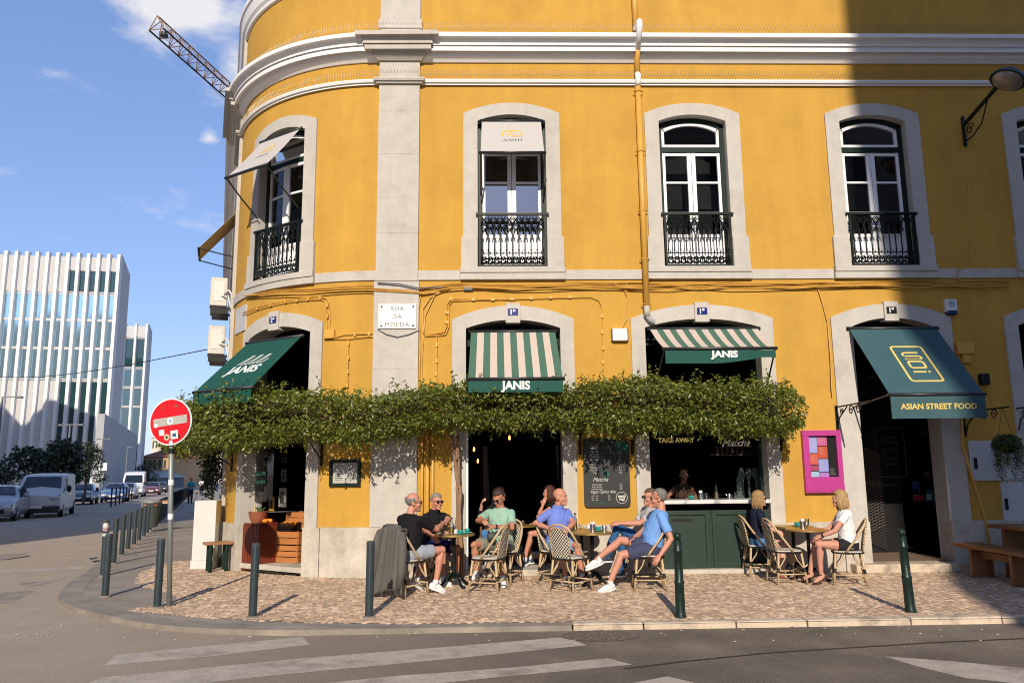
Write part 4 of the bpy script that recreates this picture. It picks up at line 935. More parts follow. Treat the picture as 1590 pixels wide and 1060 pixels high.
# teal awning
A = awning('teal awning with gold emblem reading ASIAN STREET FOOD over the right-hand doorway', D3['c'], U(1452, 514)[0]-U(1317, 514)[0], zz(514), .05, 1.44, zt_o(1446, 612, 1.15), 1.15, .33, teal, arms=.1)
t_, P, t, n = A; yd = (P(0, 0)-P(0, 1)).normalized(); nn = t.cross(yd).normalized(); nn = nn if nn.dot(n) > 0 else -nn
mb = MB(); soi(mb, P(.0, .56)+nn*.006, t, yd, .60, .058); mb.build('emblem', gold, t_)
mb = MB(); put_text(mb, 'ASIAN STREET FOOD', .115, P(.0, 1)+n*.022-Vector((0, 0, .18)), t, (0, 0, 1), 1.16, bold=.004); mb.build('lettering', gold, t_)

# ================================================================== climbing plant canopy along the facade
def leafmesh(name, pts, sizes, mats, parent, droop=.5, seed=1, aspect=.45, out=None):
    """one folded pointed leaf (two triangles a side) per point"""
    rs = np.random.RandomState(seed); n = len(pts); pts = np.asarray(pts, float); sizes = np.asarray(sizes, float)
    d = rs.normal(size=(n, 3)); d[:, 2] = d[:, 2]*.6-droop
    if out is not None: d += np.asarray(out)*.7
    d /= np.linalg.norm(d, axis=1)[:, None]; q = rs.normal(size=(n, 3)); s = np.cross(d, q); s /= np.linalg.norm(s, axis=1)[:, None]; nn = np.cross(d, s)
    L = sizes[:, None]; w = L*aspect
    a = pts; m1 = pts+d*L*.45+s*w*.5+nn*w*.18; m2 = pts+d*L*.45-s*w*.5+nn*w*.18; mid = pts+d*L*.5-nn*0; tip = pts+d*L-nn*w*.1
    V = np.stack([a, m1, tip, m2], 1).reshape(-1, 3)
    idx = np.arange(n)*4; F = np.stack([idx, idx+1, idx+2, idx, idx+2, idx+3], 1).reshape(-1, 3)
    me = bpy.data.meshes.new(name); me.vertices.add(len(V)); me.vertices.foreach_set('co', V.ravel()); nf = len(F)
    me.loops.add(nf*3); me.loops.foreach_set('vertex_index', F.ravel()); me.polygons.add(nf); me.polygons.foreach_set('loop_start', np.arange(nf)*3)
    try: me.polygons.foreach_set('loop_total', np.full(nf, 3))
    except Exception: pass
    for m in mats: me.materials.append(m)
    me.polygons.foreach_set('material_index', np.repeat(rs.randint(0, len(mats), n), 2)); me.update(calc_edges=True)
    o = bpy.data.objects.new(name, me); COL.objects.link(o)
    if parent: o.parent = parent; o.matrix_parent_inverse = wm(parent).inverted()
    return o
def leafmat(name, c, tr=.35):
    m = mat(name, c, .36, spec=.6, var=.25, vs=4); nt = m.node_tree; b_ = nt.nodes['Principled BSDF']; o = [x for x in nt.nodes if x.type == 'OUTPUT_MATERIAL'][0]
    t = nt.nodes.new('ShaderNodeBsdfTranslucent'); t.inputs[0].default_value = (c[0]*1.6, c[1]*1.6, c[2]*.7, 1); mx = nt.nodes.new('ShaderNodeMixShader'); mx.inputs[0].default_value = tr
    nt.links.new(b_.outputs[0], mx.inputs[1]); nt.links.new(t.outputs[0], mx.inputs[2]); nt.links.new(mx.outputs[0], o.inputs[0]); return m
LEAF = [leafmat('vine_leaf_%d' % i, c) for i, c in enumerate(((.135, .175, .024), (.18, .21, .033), (.08, .12, .018), (.25, .255, .055), (.13, .155, .035)))]
vine = thing('climbing_vine', 'long trained vine canopy jutting out from the facade above the cafe tables', 'vine', S(-.95, 0, .2))
# outline of the canopy along the wall, from the photo: u, top z, bottom z, reach
def band(px, yt, yb, o): u, z1 = U(px, yt, o); return u, z1, U(px, yb, o)[1], o
PROF = [(UC-1.25, 2.55, 2.22, .75), (UC-.7, 2.75, 2.14, 1.0), (UC-.1, 2.82, 2.08, 1.15), (UC+.5, 2.85, 2.02, 1.15)]
for px, yt, yb in ((420, 600, 685), (470, 604, 683), (520, 606, 682), (560, 618, 680), (585, 618, 676), (620, 602, 672), (700, 592, 660), (790, 598, 660), (850, 596, 660), (885, 592, 664), (930, 588, 664), (1000, 582, 664), (1060, 590, 664), (1130, 594, 668), (1190, 592, 672), (1230, 598, 668), (1252, 612, 655)):
    PROF.append(band(px, yt, yb, 1.15 if px < 1240 else 1.05))
PROF = [p for i, p in enumerate(PROF) if i == 0 or p[0] > PROF[i-1][0]]
ru = np.random.RandomState(5); UU = np.array([p[0] for p in PROF])
def prof(u): return [np.interp(u, UU, [p[k] for p in PROF]) for k in (1, 2, 3)]
pts = []; sz = []; outs = []
NL = 56000; ulo, uhi = UU[0], UU[-1]
lump = lambda u, k: math.sin(u*3.1+k)*.5+math.sin(u*7.3+k*2.1)*.3+math.sin(u*13.7+k*.7)*.2
while len(pts) < NL:
    u = ru.uniform(ulo, uhi); zt, zb, o = prof(u); zt += .05*lump(u, 1); zb += .055*lump(u, 4); o += .09*lump(u, 7)
    a = ru.uniform(0, 2*math.pi); k = ru.uniform(.0, 1)**.33
    # rounded hedge cross-section, denser near its skin
    cx, czz = (o+.15)/2, (zt+zb)/2; rx, rz_ = (o-.12)/2, (zt-zb)/2
    ca_, sa_ = math.cos(a), math.sin(a); e = .62
    oo = cx+rx*k*math.copysign(abs(ca_)**e, ca_); z_ = czz+rz_*k*math.copysign(abs(sa_)**e, sa_)
    if k < .62 and ru.rand() < .35: continue
    oo += .035*math.sin(u*19+z_*23)+ru.normal()*.02; z_ += .035*math.sin(u*23+oo*17)+ru.normal()*.02
    pts.append(S(u, z_, oo)); sz.append(ru.uniform(.045, .085)); pn = fr(u)[2]; outs.append((pn.x*ca_, pn.y*ca_, sa_*.6))
for _ in range(420):     # loose shoots breaking the outline
    u = ru.uniform(ulo, uhi); zt, zb, o = prof(u); up_ = ru.rand() < .55
    L_ = ru.uniform(.06, .22) if up_ else ru.uniform(.05, .2); o0 = ru.uniform(.35, max(.5, o)); dx, do = ru.normal()*.06, ru.normal()*.06
    for q in range(int(L_/.022)+2):
        f = q*.022; pts.append(S(u+dx*f*4, (zt+f-.04) if up_ else (zb-f+.04), o0+do*f*4)); sz.append(ru.uniform(.045, .085)); outs.append((0, -.3, .6 if up_ else -.8))
tag(leafmesh('foliage', pts, sz, LEAF, vine, .55, 3, .5, outs), kind='stuff')
mb = MB()   # woody stems inside the canopy
for k in range(9):
    P_ = []; u = ulo+.3
    while u < uhi-.2: zt, zb, o = prof(u); P_.append(S(u, zb+(zt-zb)*(.25+.06*k)+.04*math.sin(u*5+k), .25+.09*k+.05*math.sin(u*4+k*2))); u += .22
    mb.tube(P_, .012, 5)
mb.build('branches', mat('vine_wood', (.10, .065, .045), .85, var=.3, vs=12, bump=.4), vine)
bark = mat('vine_bark', (.27, .16, .10), .9, var=.35, vs=10, bump=.8, bs=30, stretch=(1, 1, .25))
ut = U(712, 760, .25)[0]
for k, (du, ph) in enumerate(((-.045, 0), (.05, 2.2), (.0, 4))):
    P_ = []; rr = []
    for i in range(22):
        z_ = i*.105; a = ph+z_*(.25 if z_ < 1.4 else 1.6); s_ = 1.0 if z_ < 1.4 else 1.0+.4*(z_-1.4)
        P_.append(S(ut+.030*s_*math.cos(a)-.06*max(0, z_-1.3)+.015*math.sin(z_*5+ph), z_, .25+.028*math.sin(a)+.18*max(0, z_-1.7))); rr.append((.036-.005*k)*(1-.012*i)+.004*math.sin(i*1.7+k))
    mb = MB(); mb.tube(P_, rr, 9); mb.build('trunk', bark, vine, smooth=True)
for px in (900, 981, 1212, 500, 362):   # iron brackets carrying the canopy
    u = U(px, 672, .06)[0]; zt, zb, o = prof(u); mb = MB(); zc_ = zb+.18
    mb.tube([S(u, zc_-.55, .06), S(u, zc_, .06)], .022, 6); mb.tube([S(u, zc_, .05), S(u, zc_, o-.15)], .016, 6); mb.tube([S(u, zc_-.45, .06), S(u, zc_-.02, o*.6)], .012, 6); mb.build('bracket', M_['iron'], vine)
# dark creeper hanging on the side wall left of the corner
crp = thing('hanging_creeper', 'dark straggly creeper hanging down beside the rounded corner left of the yellow wall', 'creeper', S(UC-.8, 1.0, .3))
pts = []; sz = []
for k in range(30):
    u = UC-ru.uniform(.15, 1.7); o = ru.uniform(.05, .42); z_ = 2.3; zend = ru.uniform(.95, 1.6) if u > UC-1.1 else ru.uniform(1.2, 1.8)
    ph = ru.uniform(0, 6)
    while z_ > zend:
        for _ in range(2): pts.append(S(u+.05*math.sin(z_*6+ph)+ru.normal()*.03, z_+ru.normal()*.02, o+.05*math.cos(z_*5+ph)+ru.normal()*.03)); sz.append(ru.uniform(.05, .1))
        z_ -= .04
for _ in range(1500): u = UC-ru.uniform(.1, 2.0); pts.append(S(u, 2.3+ru.normal()*.13, ru.uniform(.1, .7))); sz.append(ru.uniform(.06, .11))
tag(leafmesh('foliage', pts, sz, [leafmat('ivy_dark', (.014, .022, .006), .15), leafmat('ivy_deep', (.022, .034, .009), .15)], crp, .7, 9, .6), kind='stuff')
mb = MB()
for k in range(5): u = UC-.5-.4*k; mb.tube([S(u, .7, .2), S(u+.05, 1.5, .25), S(u-.03, 2.4, .3)], .012, 5)
mb.build('stems', MATS['vine_wood'], crp)
# ================================================================== side street, far buildings, vehicles
# shading block across the street, out of the picture to the right behind the viewer, and one on the left
def block(name, lab, outline, y0, y1, m, win=None):
    t_ = thing(name, lab, 'building', (sum(p[0] for p in outline)/len(outline), y0, 0)); mb = MB(); mb.prism([(x, y0, z) for x, z in outline], (0, y1-y0, 0)); mb.build('wall', m, t_)
    if win:
        for (x, z) in win: q = MB(); q.box((x, y0+.0, z), (1.2, .12, 2.0)); q.build('window', M_['black'], t_)
tan_st = mat('tan_stucco', (.30, .25, .20), .85, var=.1)
block('apartment_building', 'tall tan apartment block across the street from the yellow corner building', [(4.1, -1), (4.1, 12), (4.7, 13.1), (5.35, 13.9), (5.6, 16.5), (5.2, 18.9), (4.5, 21.9), (4.5, 34), (46, 34), (46, -1)], -26, -42, tan_st, [(8+4*i, 3+3.6*k) for i in range(6) for k in range(7)])
block('apartment_building', 'pale apartment block left of the side street, shading the parked cars', [(-15.2, -1), (-15.2, 27), (-44, 27), (-44, -1)], -6, -30, tan_st, [])
block('apartment_building', 'stepped pale apartment block out of view, shading the foot of the white tower', [(-60, -3), (-60, 26), (-57, 29), (-63, 31), (-66, 27), (-70, 31), (-74, 28), (-95, 28), (-95, -3)], 44, 58, tan_st, [])
# ---- bollards
steel = mat('bollard_paint', (.028, .042, .048), .4, var=.2, vs=6, bump=.05); castg = mat('cast_green_paint', (.007, .021, .015), .38, var=.5, vs=14, bump=.2, bs=40, col2=(.09, .10, .09), c2s=12, c2t=(.63, .70))
def steel_bollard():
    t_ = thing('bollard', 'x', 'bollard'); mb = MB(); mb.lathe([(.047, -.05), (.047, .80), (.045, .815), (.0, .815)], n=14); mb.build('post', steel, t_, smooth='auto', local=True)
    mb = MB(); mb.lathe([(.049, .79), (.049, .818), (.040, .828), (0, .83)], n=14); mb.build('cap', mat('bollard_cap', (.05, .06, .065), .35), t_, smooth='auto', local=True)
    mb = MB(); mb.lathe([(.075, -.03), (.075, .006), (.052, .012), (.048, .012)], n=14); mb.build('foot_ring', mat('foot_cement', (.22, .19, .16), .9), t_, local=True); return t_
sb = steel_bollard(); gB = 'dark steel bollards along the kerb'
BL = [((163, 925), 'tall dark steel bollard alone on the grey corner apron, nearest the road', 1.0), ((244, 942), 'dark steel bollard just left of the no-entry sign pole', 1.0), ((392, 957), 'dark blue-green steel bollard in front of the red slatted counter', 1.0), ((573, 957), 'dark bollard in front of the limestone plinth left of the draped jacket', 1.02),
      ((160, 893), 'dark bollard with white stickers round its top at the head of the side-street row', 1.08)]
nm_ = ['first', 'second', 'third', 'fourth', 'fifth', 'sixth', 'seventh']
for k, q in enumerate(((176, 874), (188.6, 861), (198.3, 852), (207.9, 845), (215.6, 839), (223, 832.5), (228.4, 827))): BL.append((q, '%s plain bollard after the stickered one in the side-street row' % nm_[k], 1.0))
for k, (q, lab, sc) in enumerate(BL):
    c = atS(*q); o = sb if k == 0 else dup(sb, c, rnd.uniform(0, 6), lab, gB); o.location = c; o['label'] = lab; o['group'] = gB
    o.rotation_euler = (rnd.uniform(-.015, .015), rnd.uniform(-.015, .015), rnd.uniform(0, 6)); o.scale = (1, 1, sc)
    if k == 4:
        mb = MB(); mb.lathe([(.0485, .66), (.0485, .78)], n=14); mb.build('sticker', mat('sticker_white', (.6, .58, .57), .6, col2=(.2, .05, .05), c2s=18, c2t=(.5, .55)), o, local=True)
        mb = MB(); mb.lathe([(.0485, .585), (.0485, .625)], n=14); mb.build('sticker_band', mat('sticker_band', (.5, .5, .5), .6), o, local=True)
p0 = atS(228.4, 827); st_ = 1.27
for k in range(1, 9):
    c = p0 + SD*st_*(k+1); c.z = gz(c.y); dup(sb, c, 0, 'plain bollard far along the side-street row, beyond the litter bin', gB)
def cast_bollard(px, py, lab, lean):
    c = atS(px, py); t_ = thing('cast_bollard', lab, 'bollard', c, 0, 'green cast-iron bollards by the kerb'); t_.rotation_euler = (0, lean, 0)
    mb = MB(); mb.lathe([(.066, -.06), (.066, .02), (.056, .05), (.052, .36), (.056, .37), (.056, .39), (.049, .40), (.047, .70), (.054, .71), (.054, .735), (.046, .75), (.046, .82), (.045, .835), (.034, .845), (0, .845)], n=16); mb.build('post', castg, t_, smooth='auto', local=True)
    mb = MB(); mb.ell((0, 0, .885), (.048, .048, .045), 14, 9); mb.build('ball', castg, t_, smooth=True, local=True)
cast_bollard(1057, 958, 'green cast-iron ball-top bollard beside the seated man in a blue T-shirt', -.0)
cast_bollard(1414, 949, 'green cast-iron ball-top bollard in front of the dark street food doorway', -.03)
# ---- no-entry sign
c = atS(263, 940); sg = thing('no_entry_sign', 'round red no-entry sign with stickers on a grey pole at the corner', 'road sign', c); zp_ = 2.6
galv = mat('galvanised_pole', (.24, .27, .26), .45, metal=.3, var=.1)
mb = MB(); mb.tube([(0, 0, -.05), (-.125, 0, zp_)], .031, 12); mb.build('pole', galv, sg, smooth=True, local=True)
rz_ = R0(-12); dx, dn = Vector((math.cos(rz_), math.sin(rz_), 0)), Vector((math.sin(rz_), -math.cos(rz_), 0)); _rm = Matrix.Rotation(R0(7), 3, dn); _rm = _rm if (_rm @ dx).z > 0 else _rm.transposed(); du = _rm @ Vector((0, 0, 1)); dx = _rm @ dx; cc = Vector((-.095, 0, 2.305)) + dn*.045
def disc(name, r, th, off, m, n=40, cx=0, cz_=0):
    mb = MB(); P = [cc + dn*off + dx*(cx+r*math.cos(2*math.pi*k/n)) + du*(cz_+r*math.sin(2*math.pi*k/n)) for k in range(n)]; mb.prism(P, dn*th); return mb.build(name, m, sg, local=True)
red = mat('sign_red', (.58, .012, .022), .35, var=.05, vs=6)
disc('rim', .305, .012, 0, mat('sign_white', (.75, .75, .75), .4)); disc('red_disc', .288, .002, .013, red)
mb = MB(); mb.prism([cc+dn*.016+dx*a+du*z for a, z in ((-.24, -.045), (.24, -.045), (.24, .062), (-.24, .062))], dn*.002); mb.build('bar', mat('sign_bar', (.42, .40, .37), .5, var=.2, vs=10), sg, local=True)
disc('sticker', .045, .001, .019, MATS['sign_white'], 16, -.0, .01); disc('sticker', .024, .001, .0195, mat('sticker_blue', (.25, .4, .55), .5), 14, .005, .01); disc('sticker', .028, .001, .019, MATS['sign_white'], 12, -.205, -.025); disc('sticker', .042, .001, .016, mat('sticker_cream', (.5, .42, .3), .5), 16, -.06, -.195); disc('sticker', .016, .001, .0175, M_['black'], 12, -.06, -.195); disc('sticker', .027, .001, .016, MATS['sign_white'], 16, -.005, -.268)
for (a, z, w_, h_, m) in ((-.13, -.125, .075, .075, MATS['sign_white']), (.05, -.175, .105, .11, mat('sticker_pale', (.55, .68, .66), .5)), (.05, -.18, .05, .045, mat('sticker_dkblue', (.03, .08, .18), .5)), (.115, -.205, .02, .05, M_['black']), (.1, .19, .05, .03, mat('rust', (.25, .08, .05), .8)), (-.1, .19, .025, .02, MATS['rust'])):
    mb = MB(); mb.prism([cc+dn*(.0165+.001*(w_ < .06))+dx*(a+x*w_/2)+du*(z+y*h_/2) for x, y in ((-1, -1), (1, -1), (1, 1), (-1, 1))], dn*.001); mb.build('sticker', m, sg, local=True)
for z, r_, m in ((1.93, .036, M_['black']), (1.53, .035, MATS['sign_white']), (1.1, .034, MATS['sign_white'])): mb = MB(); mb.lathe([(r_, -.035), (r_, .035)], (-.048*z, 0, z), 12); mb.build('pole_sticker', m, sg, local=True)
# ---- litter bin on its post
c = atS(233, 824); bn = thing('litter_bin', 'overfull dark grey litter bin on a post beside the bollard row', 'litter bin', c); bgm = mat('bin_grey', (.05, .065, .06), .55, var=.15, vs=8)
mb = MB(); mb.lathe([(.0, .12), (.20, .12), (.25, .72), (.265, .75), (.25, .75), (.22, .7), (0, .68)], n=18); mb.build('bucket', bgm, bn, smooth='auto', local=True)
mb = MB(); mb.lathe([(.27, .84), (.28, .86), (.27, .90), (.0, .93)], n=18); mb.build('lid', mat('bin_lid', (.22, .23, .20), .5), bn, smooth='auto', local=True)
mb = MB(); mb.tube([(-.28, 0, -.05), (-.28, 0, 1.0)], .03, 8); mb.tube([(.0, 0, -.05), (0, 0, .14)], .05, 8); mb.tube([(.22, .08, .7), (.22, .08, .88)], .012, 5); mb.tube([(-.22, .08, .7), (-.22, .08, .88)], .012, 5); mb.build('post', galv, bn, local=True)
mb = MB()
for k in range(9): mb.ell((rnd.uniform(-.17, .17), rnd.uniform(-.2, .0), .74+rnd.uniform(-.02, .05)), rnd.uniform(.035, .07), 8, 6)
mb.build('rubbish', mat('rubbish', (.4, .16, .07), .7, col2=(.6, .55, .5), c2s=5), bn, local=True, smooth=True)
tag(MB().box((c.x+.42, c.y+.1, c.z+.86), (.26, .2, .1), .4).build('paper_bag', MATS['rubbish']), 'crumpled brown paper bag stuck on the bollard beside the litter bin', 'paper bag')
# ---- guard rail further along
c = atS(268, 793); c2 = atS(295, 769); rl = thing('guard_rail', 'long black guard rail between walkway and road in the side street', 'railing', c); d = c2-c; L_ = d.length; mb = MB(); n = 75
for k in range(n+1): q = c + d*(k/n); mb.tube([q, q+Vector((0, 0, .95))], .013 if k % 8 else .03, 4)
mb.build('baluster', M_['iron'], rl); tag(rl.children[0], kind='stuff'); mb = MB(); mb.tube([c+Vector((0, 0, .95)), c2+Vector((0, 0, .95))], .03, 6); mb.tube([c+Vector((0, 0, .12)), c2+Vector((0, 0, .12))], .02, 6); mb.build('rail', M_['iron'], rl)
rails = thing('guard_rail', 'short black pedestrian barrier on the far kerb in front of the blue parked car', 'railing', atS(180, 785)); mb = MB()
c = atS(172, 787); c2 = atS(204, 776)
for k in range(7): q = c + (c2-c)*(k/6); mb.tube([q, q+Vector((0, 0, 1.0))], .045, 6); mb.ell(q+Vector((0, 0, 1.05)), .07, 7, 5)
mb.build('post', M_['iron'], rails); tag(rails.children[0], kind='stuff')

# ---- vehicles
def lerp(a, b_, f): return a+(b_-a)*f
CARS = {}
def vehicle(kind, paint):
    """local +Y is the front; built from cross-sections along the length"""
    if kind == 'van':
        L, Wd = 4.9, 1.92
        st = [(2.45, .35, .72, .74, .60), (2.38, .28, .98, 1.0, .80), (1.95, .25, 1.12, 1.16, .82), (1.55, .25, 1.17, 1.24, .86), (.95, .25, 1.2, 1.86, .80), (.55, .25, 1.2, 1.97, .78), (-1.0, .25, 1.2, 2.0, .80), (-2.3, .25, 1.2, 1.98, .80), (-2.45, .3, 1.2, 1.9, .78)]
        wy, wr, ws, side = (1.55, -1.6), .33, 3, (4, 5)
    elif kind == 'tallvan':
        L, Wd = 5.4, 2.0
        st = [(2.7, .35, .8, .82, .62), (2.62, .28, 1.05, 1.1, .84), (2.2, .25, 1.22, 1.3, .86), (1.9, .25, 1.26, 1.36, .88), (1.25, .25, 1.3, 2.25, .82), (.9, .25, 1.3, 2.5, .8), (-1.0, .25, 1.3, 2.6, .82), (-2.55, .25, 1.3, 2.58, .82), (-2.7, .3, 1.3, 2.5, .8)]
        wy, wr, ws, side = (1.75, -1.7), .35, 3, (4, 5)
    else:
        L, Wd = 4.25, 1.76
        st = [(2.12, .32, .52, .56, .60), (2.05, .22, .66, .70, .74), (1.75, .2, .76, .83, .78), (1.1, .2, .88, .98, .80), (.9, .2, .92, 1.04, .80), (.2, .2, .93, 1.42, .62), (-.3, .2, .94, 1.47, .62), (-1.0, .2, .95, 1.44, .62), (-1.55, .2, .97, 1.32, .62), (-1.98, .22, .95, 1.0, .70), (-2.12, .3, .8, .84, .68)]
        if kind == 'estate': st[8] = (-1.75, .2, .97, 1.38, .62); st[9] = (-2.05, .22, .97, 1.05, .68)
        wy, wr, ws, side = (1.35, -1.3), .31, 4, (4, 5, 6, 7)
    hw = Wd/2; rings = []
    for i, (y, zb, zs, zt, rw) in enumerate(st):
        e = .86 if i in (0, len(st)-1) else (.95 if i in (1, len(st)-2) else 1.0); h = hw*e
        R_ = [(-h*.9, y, zb), (-h, y, zb+.12), (-h, y, lerp(zb, zs, .62)), (-h*.965, y, zs), (-rw*hw/.88*e if rw > .7 else -rw*hw*1.12, y, zt-.06), (-rw*hw*.9, y, zt)]
        rings.append([Vector(p) for p in R_] + [Vector((-x, yy, z)) for x, yy, z in reversed(R_)])
    root = thing('car', 'x', 'car'); mb = MB(); mb.loft(rings); bd = mb.build('body', paint, root, smooth='auto', local=True)
    sd = bd.modifiers.new('s', 'SUBSURF'); sd.levels = sd.render_levels = 1
    for i in range(1): pass
    gl = mat('car_glass', (.012, .018, .024), .06, spec=.8)
    def panel(name, pts, m, off): 
        pts = [Vector(p) for p in pts]; n = (pts[1]-pts[0]).cross(pts[2]-pts[0]).normalized()
        ctr = sum(pts, Vector())/len(pts)
        if n.dot(ctr-Vector((0, 0, .8))) < 0: n = -n
        q = MB(); q.prism([p+n*off for p in pts], n*.012); return q.build(name, m, root, local=True)
    def pt(i, j, f=0.0, g=0.0):
        return rings[i][j]
    # windscreen between hood end and roof front
    a, c_ = ws, ws+1; inset = lambda p, q, f: p+(q-p)*f
    A, B_, C_, D_ = rings[a][5], rings[a][6], rings[c_][6], rings[c_][5]
    panel('windscreen', [inset(A, D_, .06)+Vector((-.05, 0, 0)), inset(B_, C_, .06)+Vector((.05, 0, 0)), inset(C_, B_, .05)-Vector((0, .0, .03)), inset(D_, A, .05)-Vector((0, .0, .03))], gl, .02)
    for s in (0, 1):
        k3, k4 = (3, 4) if s == 0 else (8, 7)
        for i in (side[:-1] if kind != 'van' and kind != 'tallvan' else side[:1]):
            A, B_, C_, D_ = rings[i][k3], rings[i+1][k3], rings[i+1][k4], rings[i][k4]
            c0 = (A+B_+C_+D_)/4; panel('side_window', [c0+(p-c0)*Vector((1, .9, .8)).length*.52 if False else c0+(p-c0)*.84 for p in (A, B_, C_, D_)], gl, .004)
    y0 = st[1][0]; zl = st[1][2]
    for s in (-1, 1):
        q = MB(); q.ell((s*hw*.70, st[1][0]-.02, zl-.09), (hw*.23, .14, .10 if kind == 'car' else .13), 10, 7); q.build('headlight', mat('headlight', (.55, .55, .52), .12, spec=.8), root, local=True, smooth=True)
        q = MB(); q.ell((s*(hw+.09), st[ws][0]-.45, st[ws][2]+.10), (.11, .06, .09 if kind == 'car' else .16), 10, 7); q.build('mirror', M_['black'] if 'van' in kind else paint, root, local=True, smooth=True)
        q = MB(); q.box((s*(hw+.004), .1, st[4][2]-.12), (.02, .2, .03)); q.build('door_handle', M_['black'], root, local=True)
        for y in wy:
            Mx = Matrix.Rotation(math.pi/2, 3, 'Y'); q = MB(); q.lathe([(0, -.1), (wr*.72, -.1), (wr, -.08), (wr, .09), (wr*.7, .105), (0, .1)], (s*(hw-.095), y, wr), 18, Mx); wh = q.build('wheel', mat('tyre', (.012, .012, .012), .8), root, local=True)
            q = MB(); q.lathe([(0, -.02), (wr*.62, -.02), (wr*.6, .02), (wr*.2, .03), (0, .03)], (s*(hw+.002), y, wr), 14, Mx); q.build('rim', mat('alloy', (.35, .35, .36), .35, metal=.7), wh, local=True)
    q = MB(); q.box((0, st[0][0]-.02, .42), (1.1 if kind == 'car' else 1.5, .10, .16)); q.build('grille', M_['black'], root, local=True)
    if 'van' in kind:
        q = MB(); q.box((0, st[0][0]-.10, .38), (1.82, .30, .30)); q.build('bumper', mat('grey_bumper', (.03, .03, .032), .6), root, local=True, bevel=.05)
    q = MB(); q.box((0, st[0][0]+.045, .50), (.5, .02, .11)); q.build('number_plate', MATS['sign_white'], root, local=True)
    return root
white_car = mat('white_car_paint', (.68, .68, .68), .25, coat=.6); blue_car = mat('blue_car_paint', (.05, .10, .22), .25, coat=.6); dkblue = mat('dark_blue_car_paint', (.012, .022, .05), .25, coat=.6); silver_car = mat('silver_car_paint', (.36, .36, .37), .3, metal=.4, coat=.5); red_car = mat('dark_red_car_paint', (.10, .015, .02), .25, coat=.5); blk_car = mat('black_car_paint', (.012, .012, .014), .25, coat=.5); dirty_white = mat('dirty_white_paint', (.52, .51, .48), .35, coat=.3, var=.08, vs=3)
HEAD = math.pi + R0(20)
def park(kind, paint, px, py, width_px, real_w, label, cat='car', dh=0.0, src=None, name=None):
    """place so that the front is width_px wide in the photo"""
    d = ray(px, py); dist = real_w/width_px*FPX; P = EYE + d*dist; P.z = gz(P.y)-.07
    # keep it standing on the falling road below the photo position
    o = vehicle(kind, paint); o.name = name or ('parked_van' if 'van' in kind else 'parked_car'); o.location = P + SD*2.2; o.location.z = gz(o.location.y)-.07; o.rotation_euler = (0, 0, HEAD+dh); o['label'] = label; o['category'] = cat; o['group'] = 'vehicles parked along the side street'; return o
park('van', dirty_white, 56, 802, 66, 1.9, 'dirty white panel van parked facing us behind the white hatchback', 'van')
park('car', white_car, 33, 822, 52, 1.75, 'white hatchback parked in front of the white panel van')
park('car', silver_car, -24, 838, 68, 1.75, 'silver car cut off by the left edge of the view')
park('estate', dkblue, 118, 797, 40, 1.75, 'dark blue estate car tucked in behind the white panel van')
park('car', blue_car, 174, 778, 36, 1.75, 'light blue car parked beside the short barrier, headlights towards us')
park('estate', silver_car, 192, 775, 31, 1.75, 'silver people carrier half hidden behind the light blue car')
park('tallvan', white_car, 205, 771, 31, 2.0, 'tall bright white van parked in the sun down the side street', 'van')
park('car', red_car, 234, 766, 24, 1.75, 'dark red car parked beyond the tall white van')
park('car', blk_car, 247, 763, 20, 1.75, 'black car directly behind the dark red car')
park('car', dkblue, 256, 760, 17, 1.75, 'dark car parked behind the black car, farthest of the row')

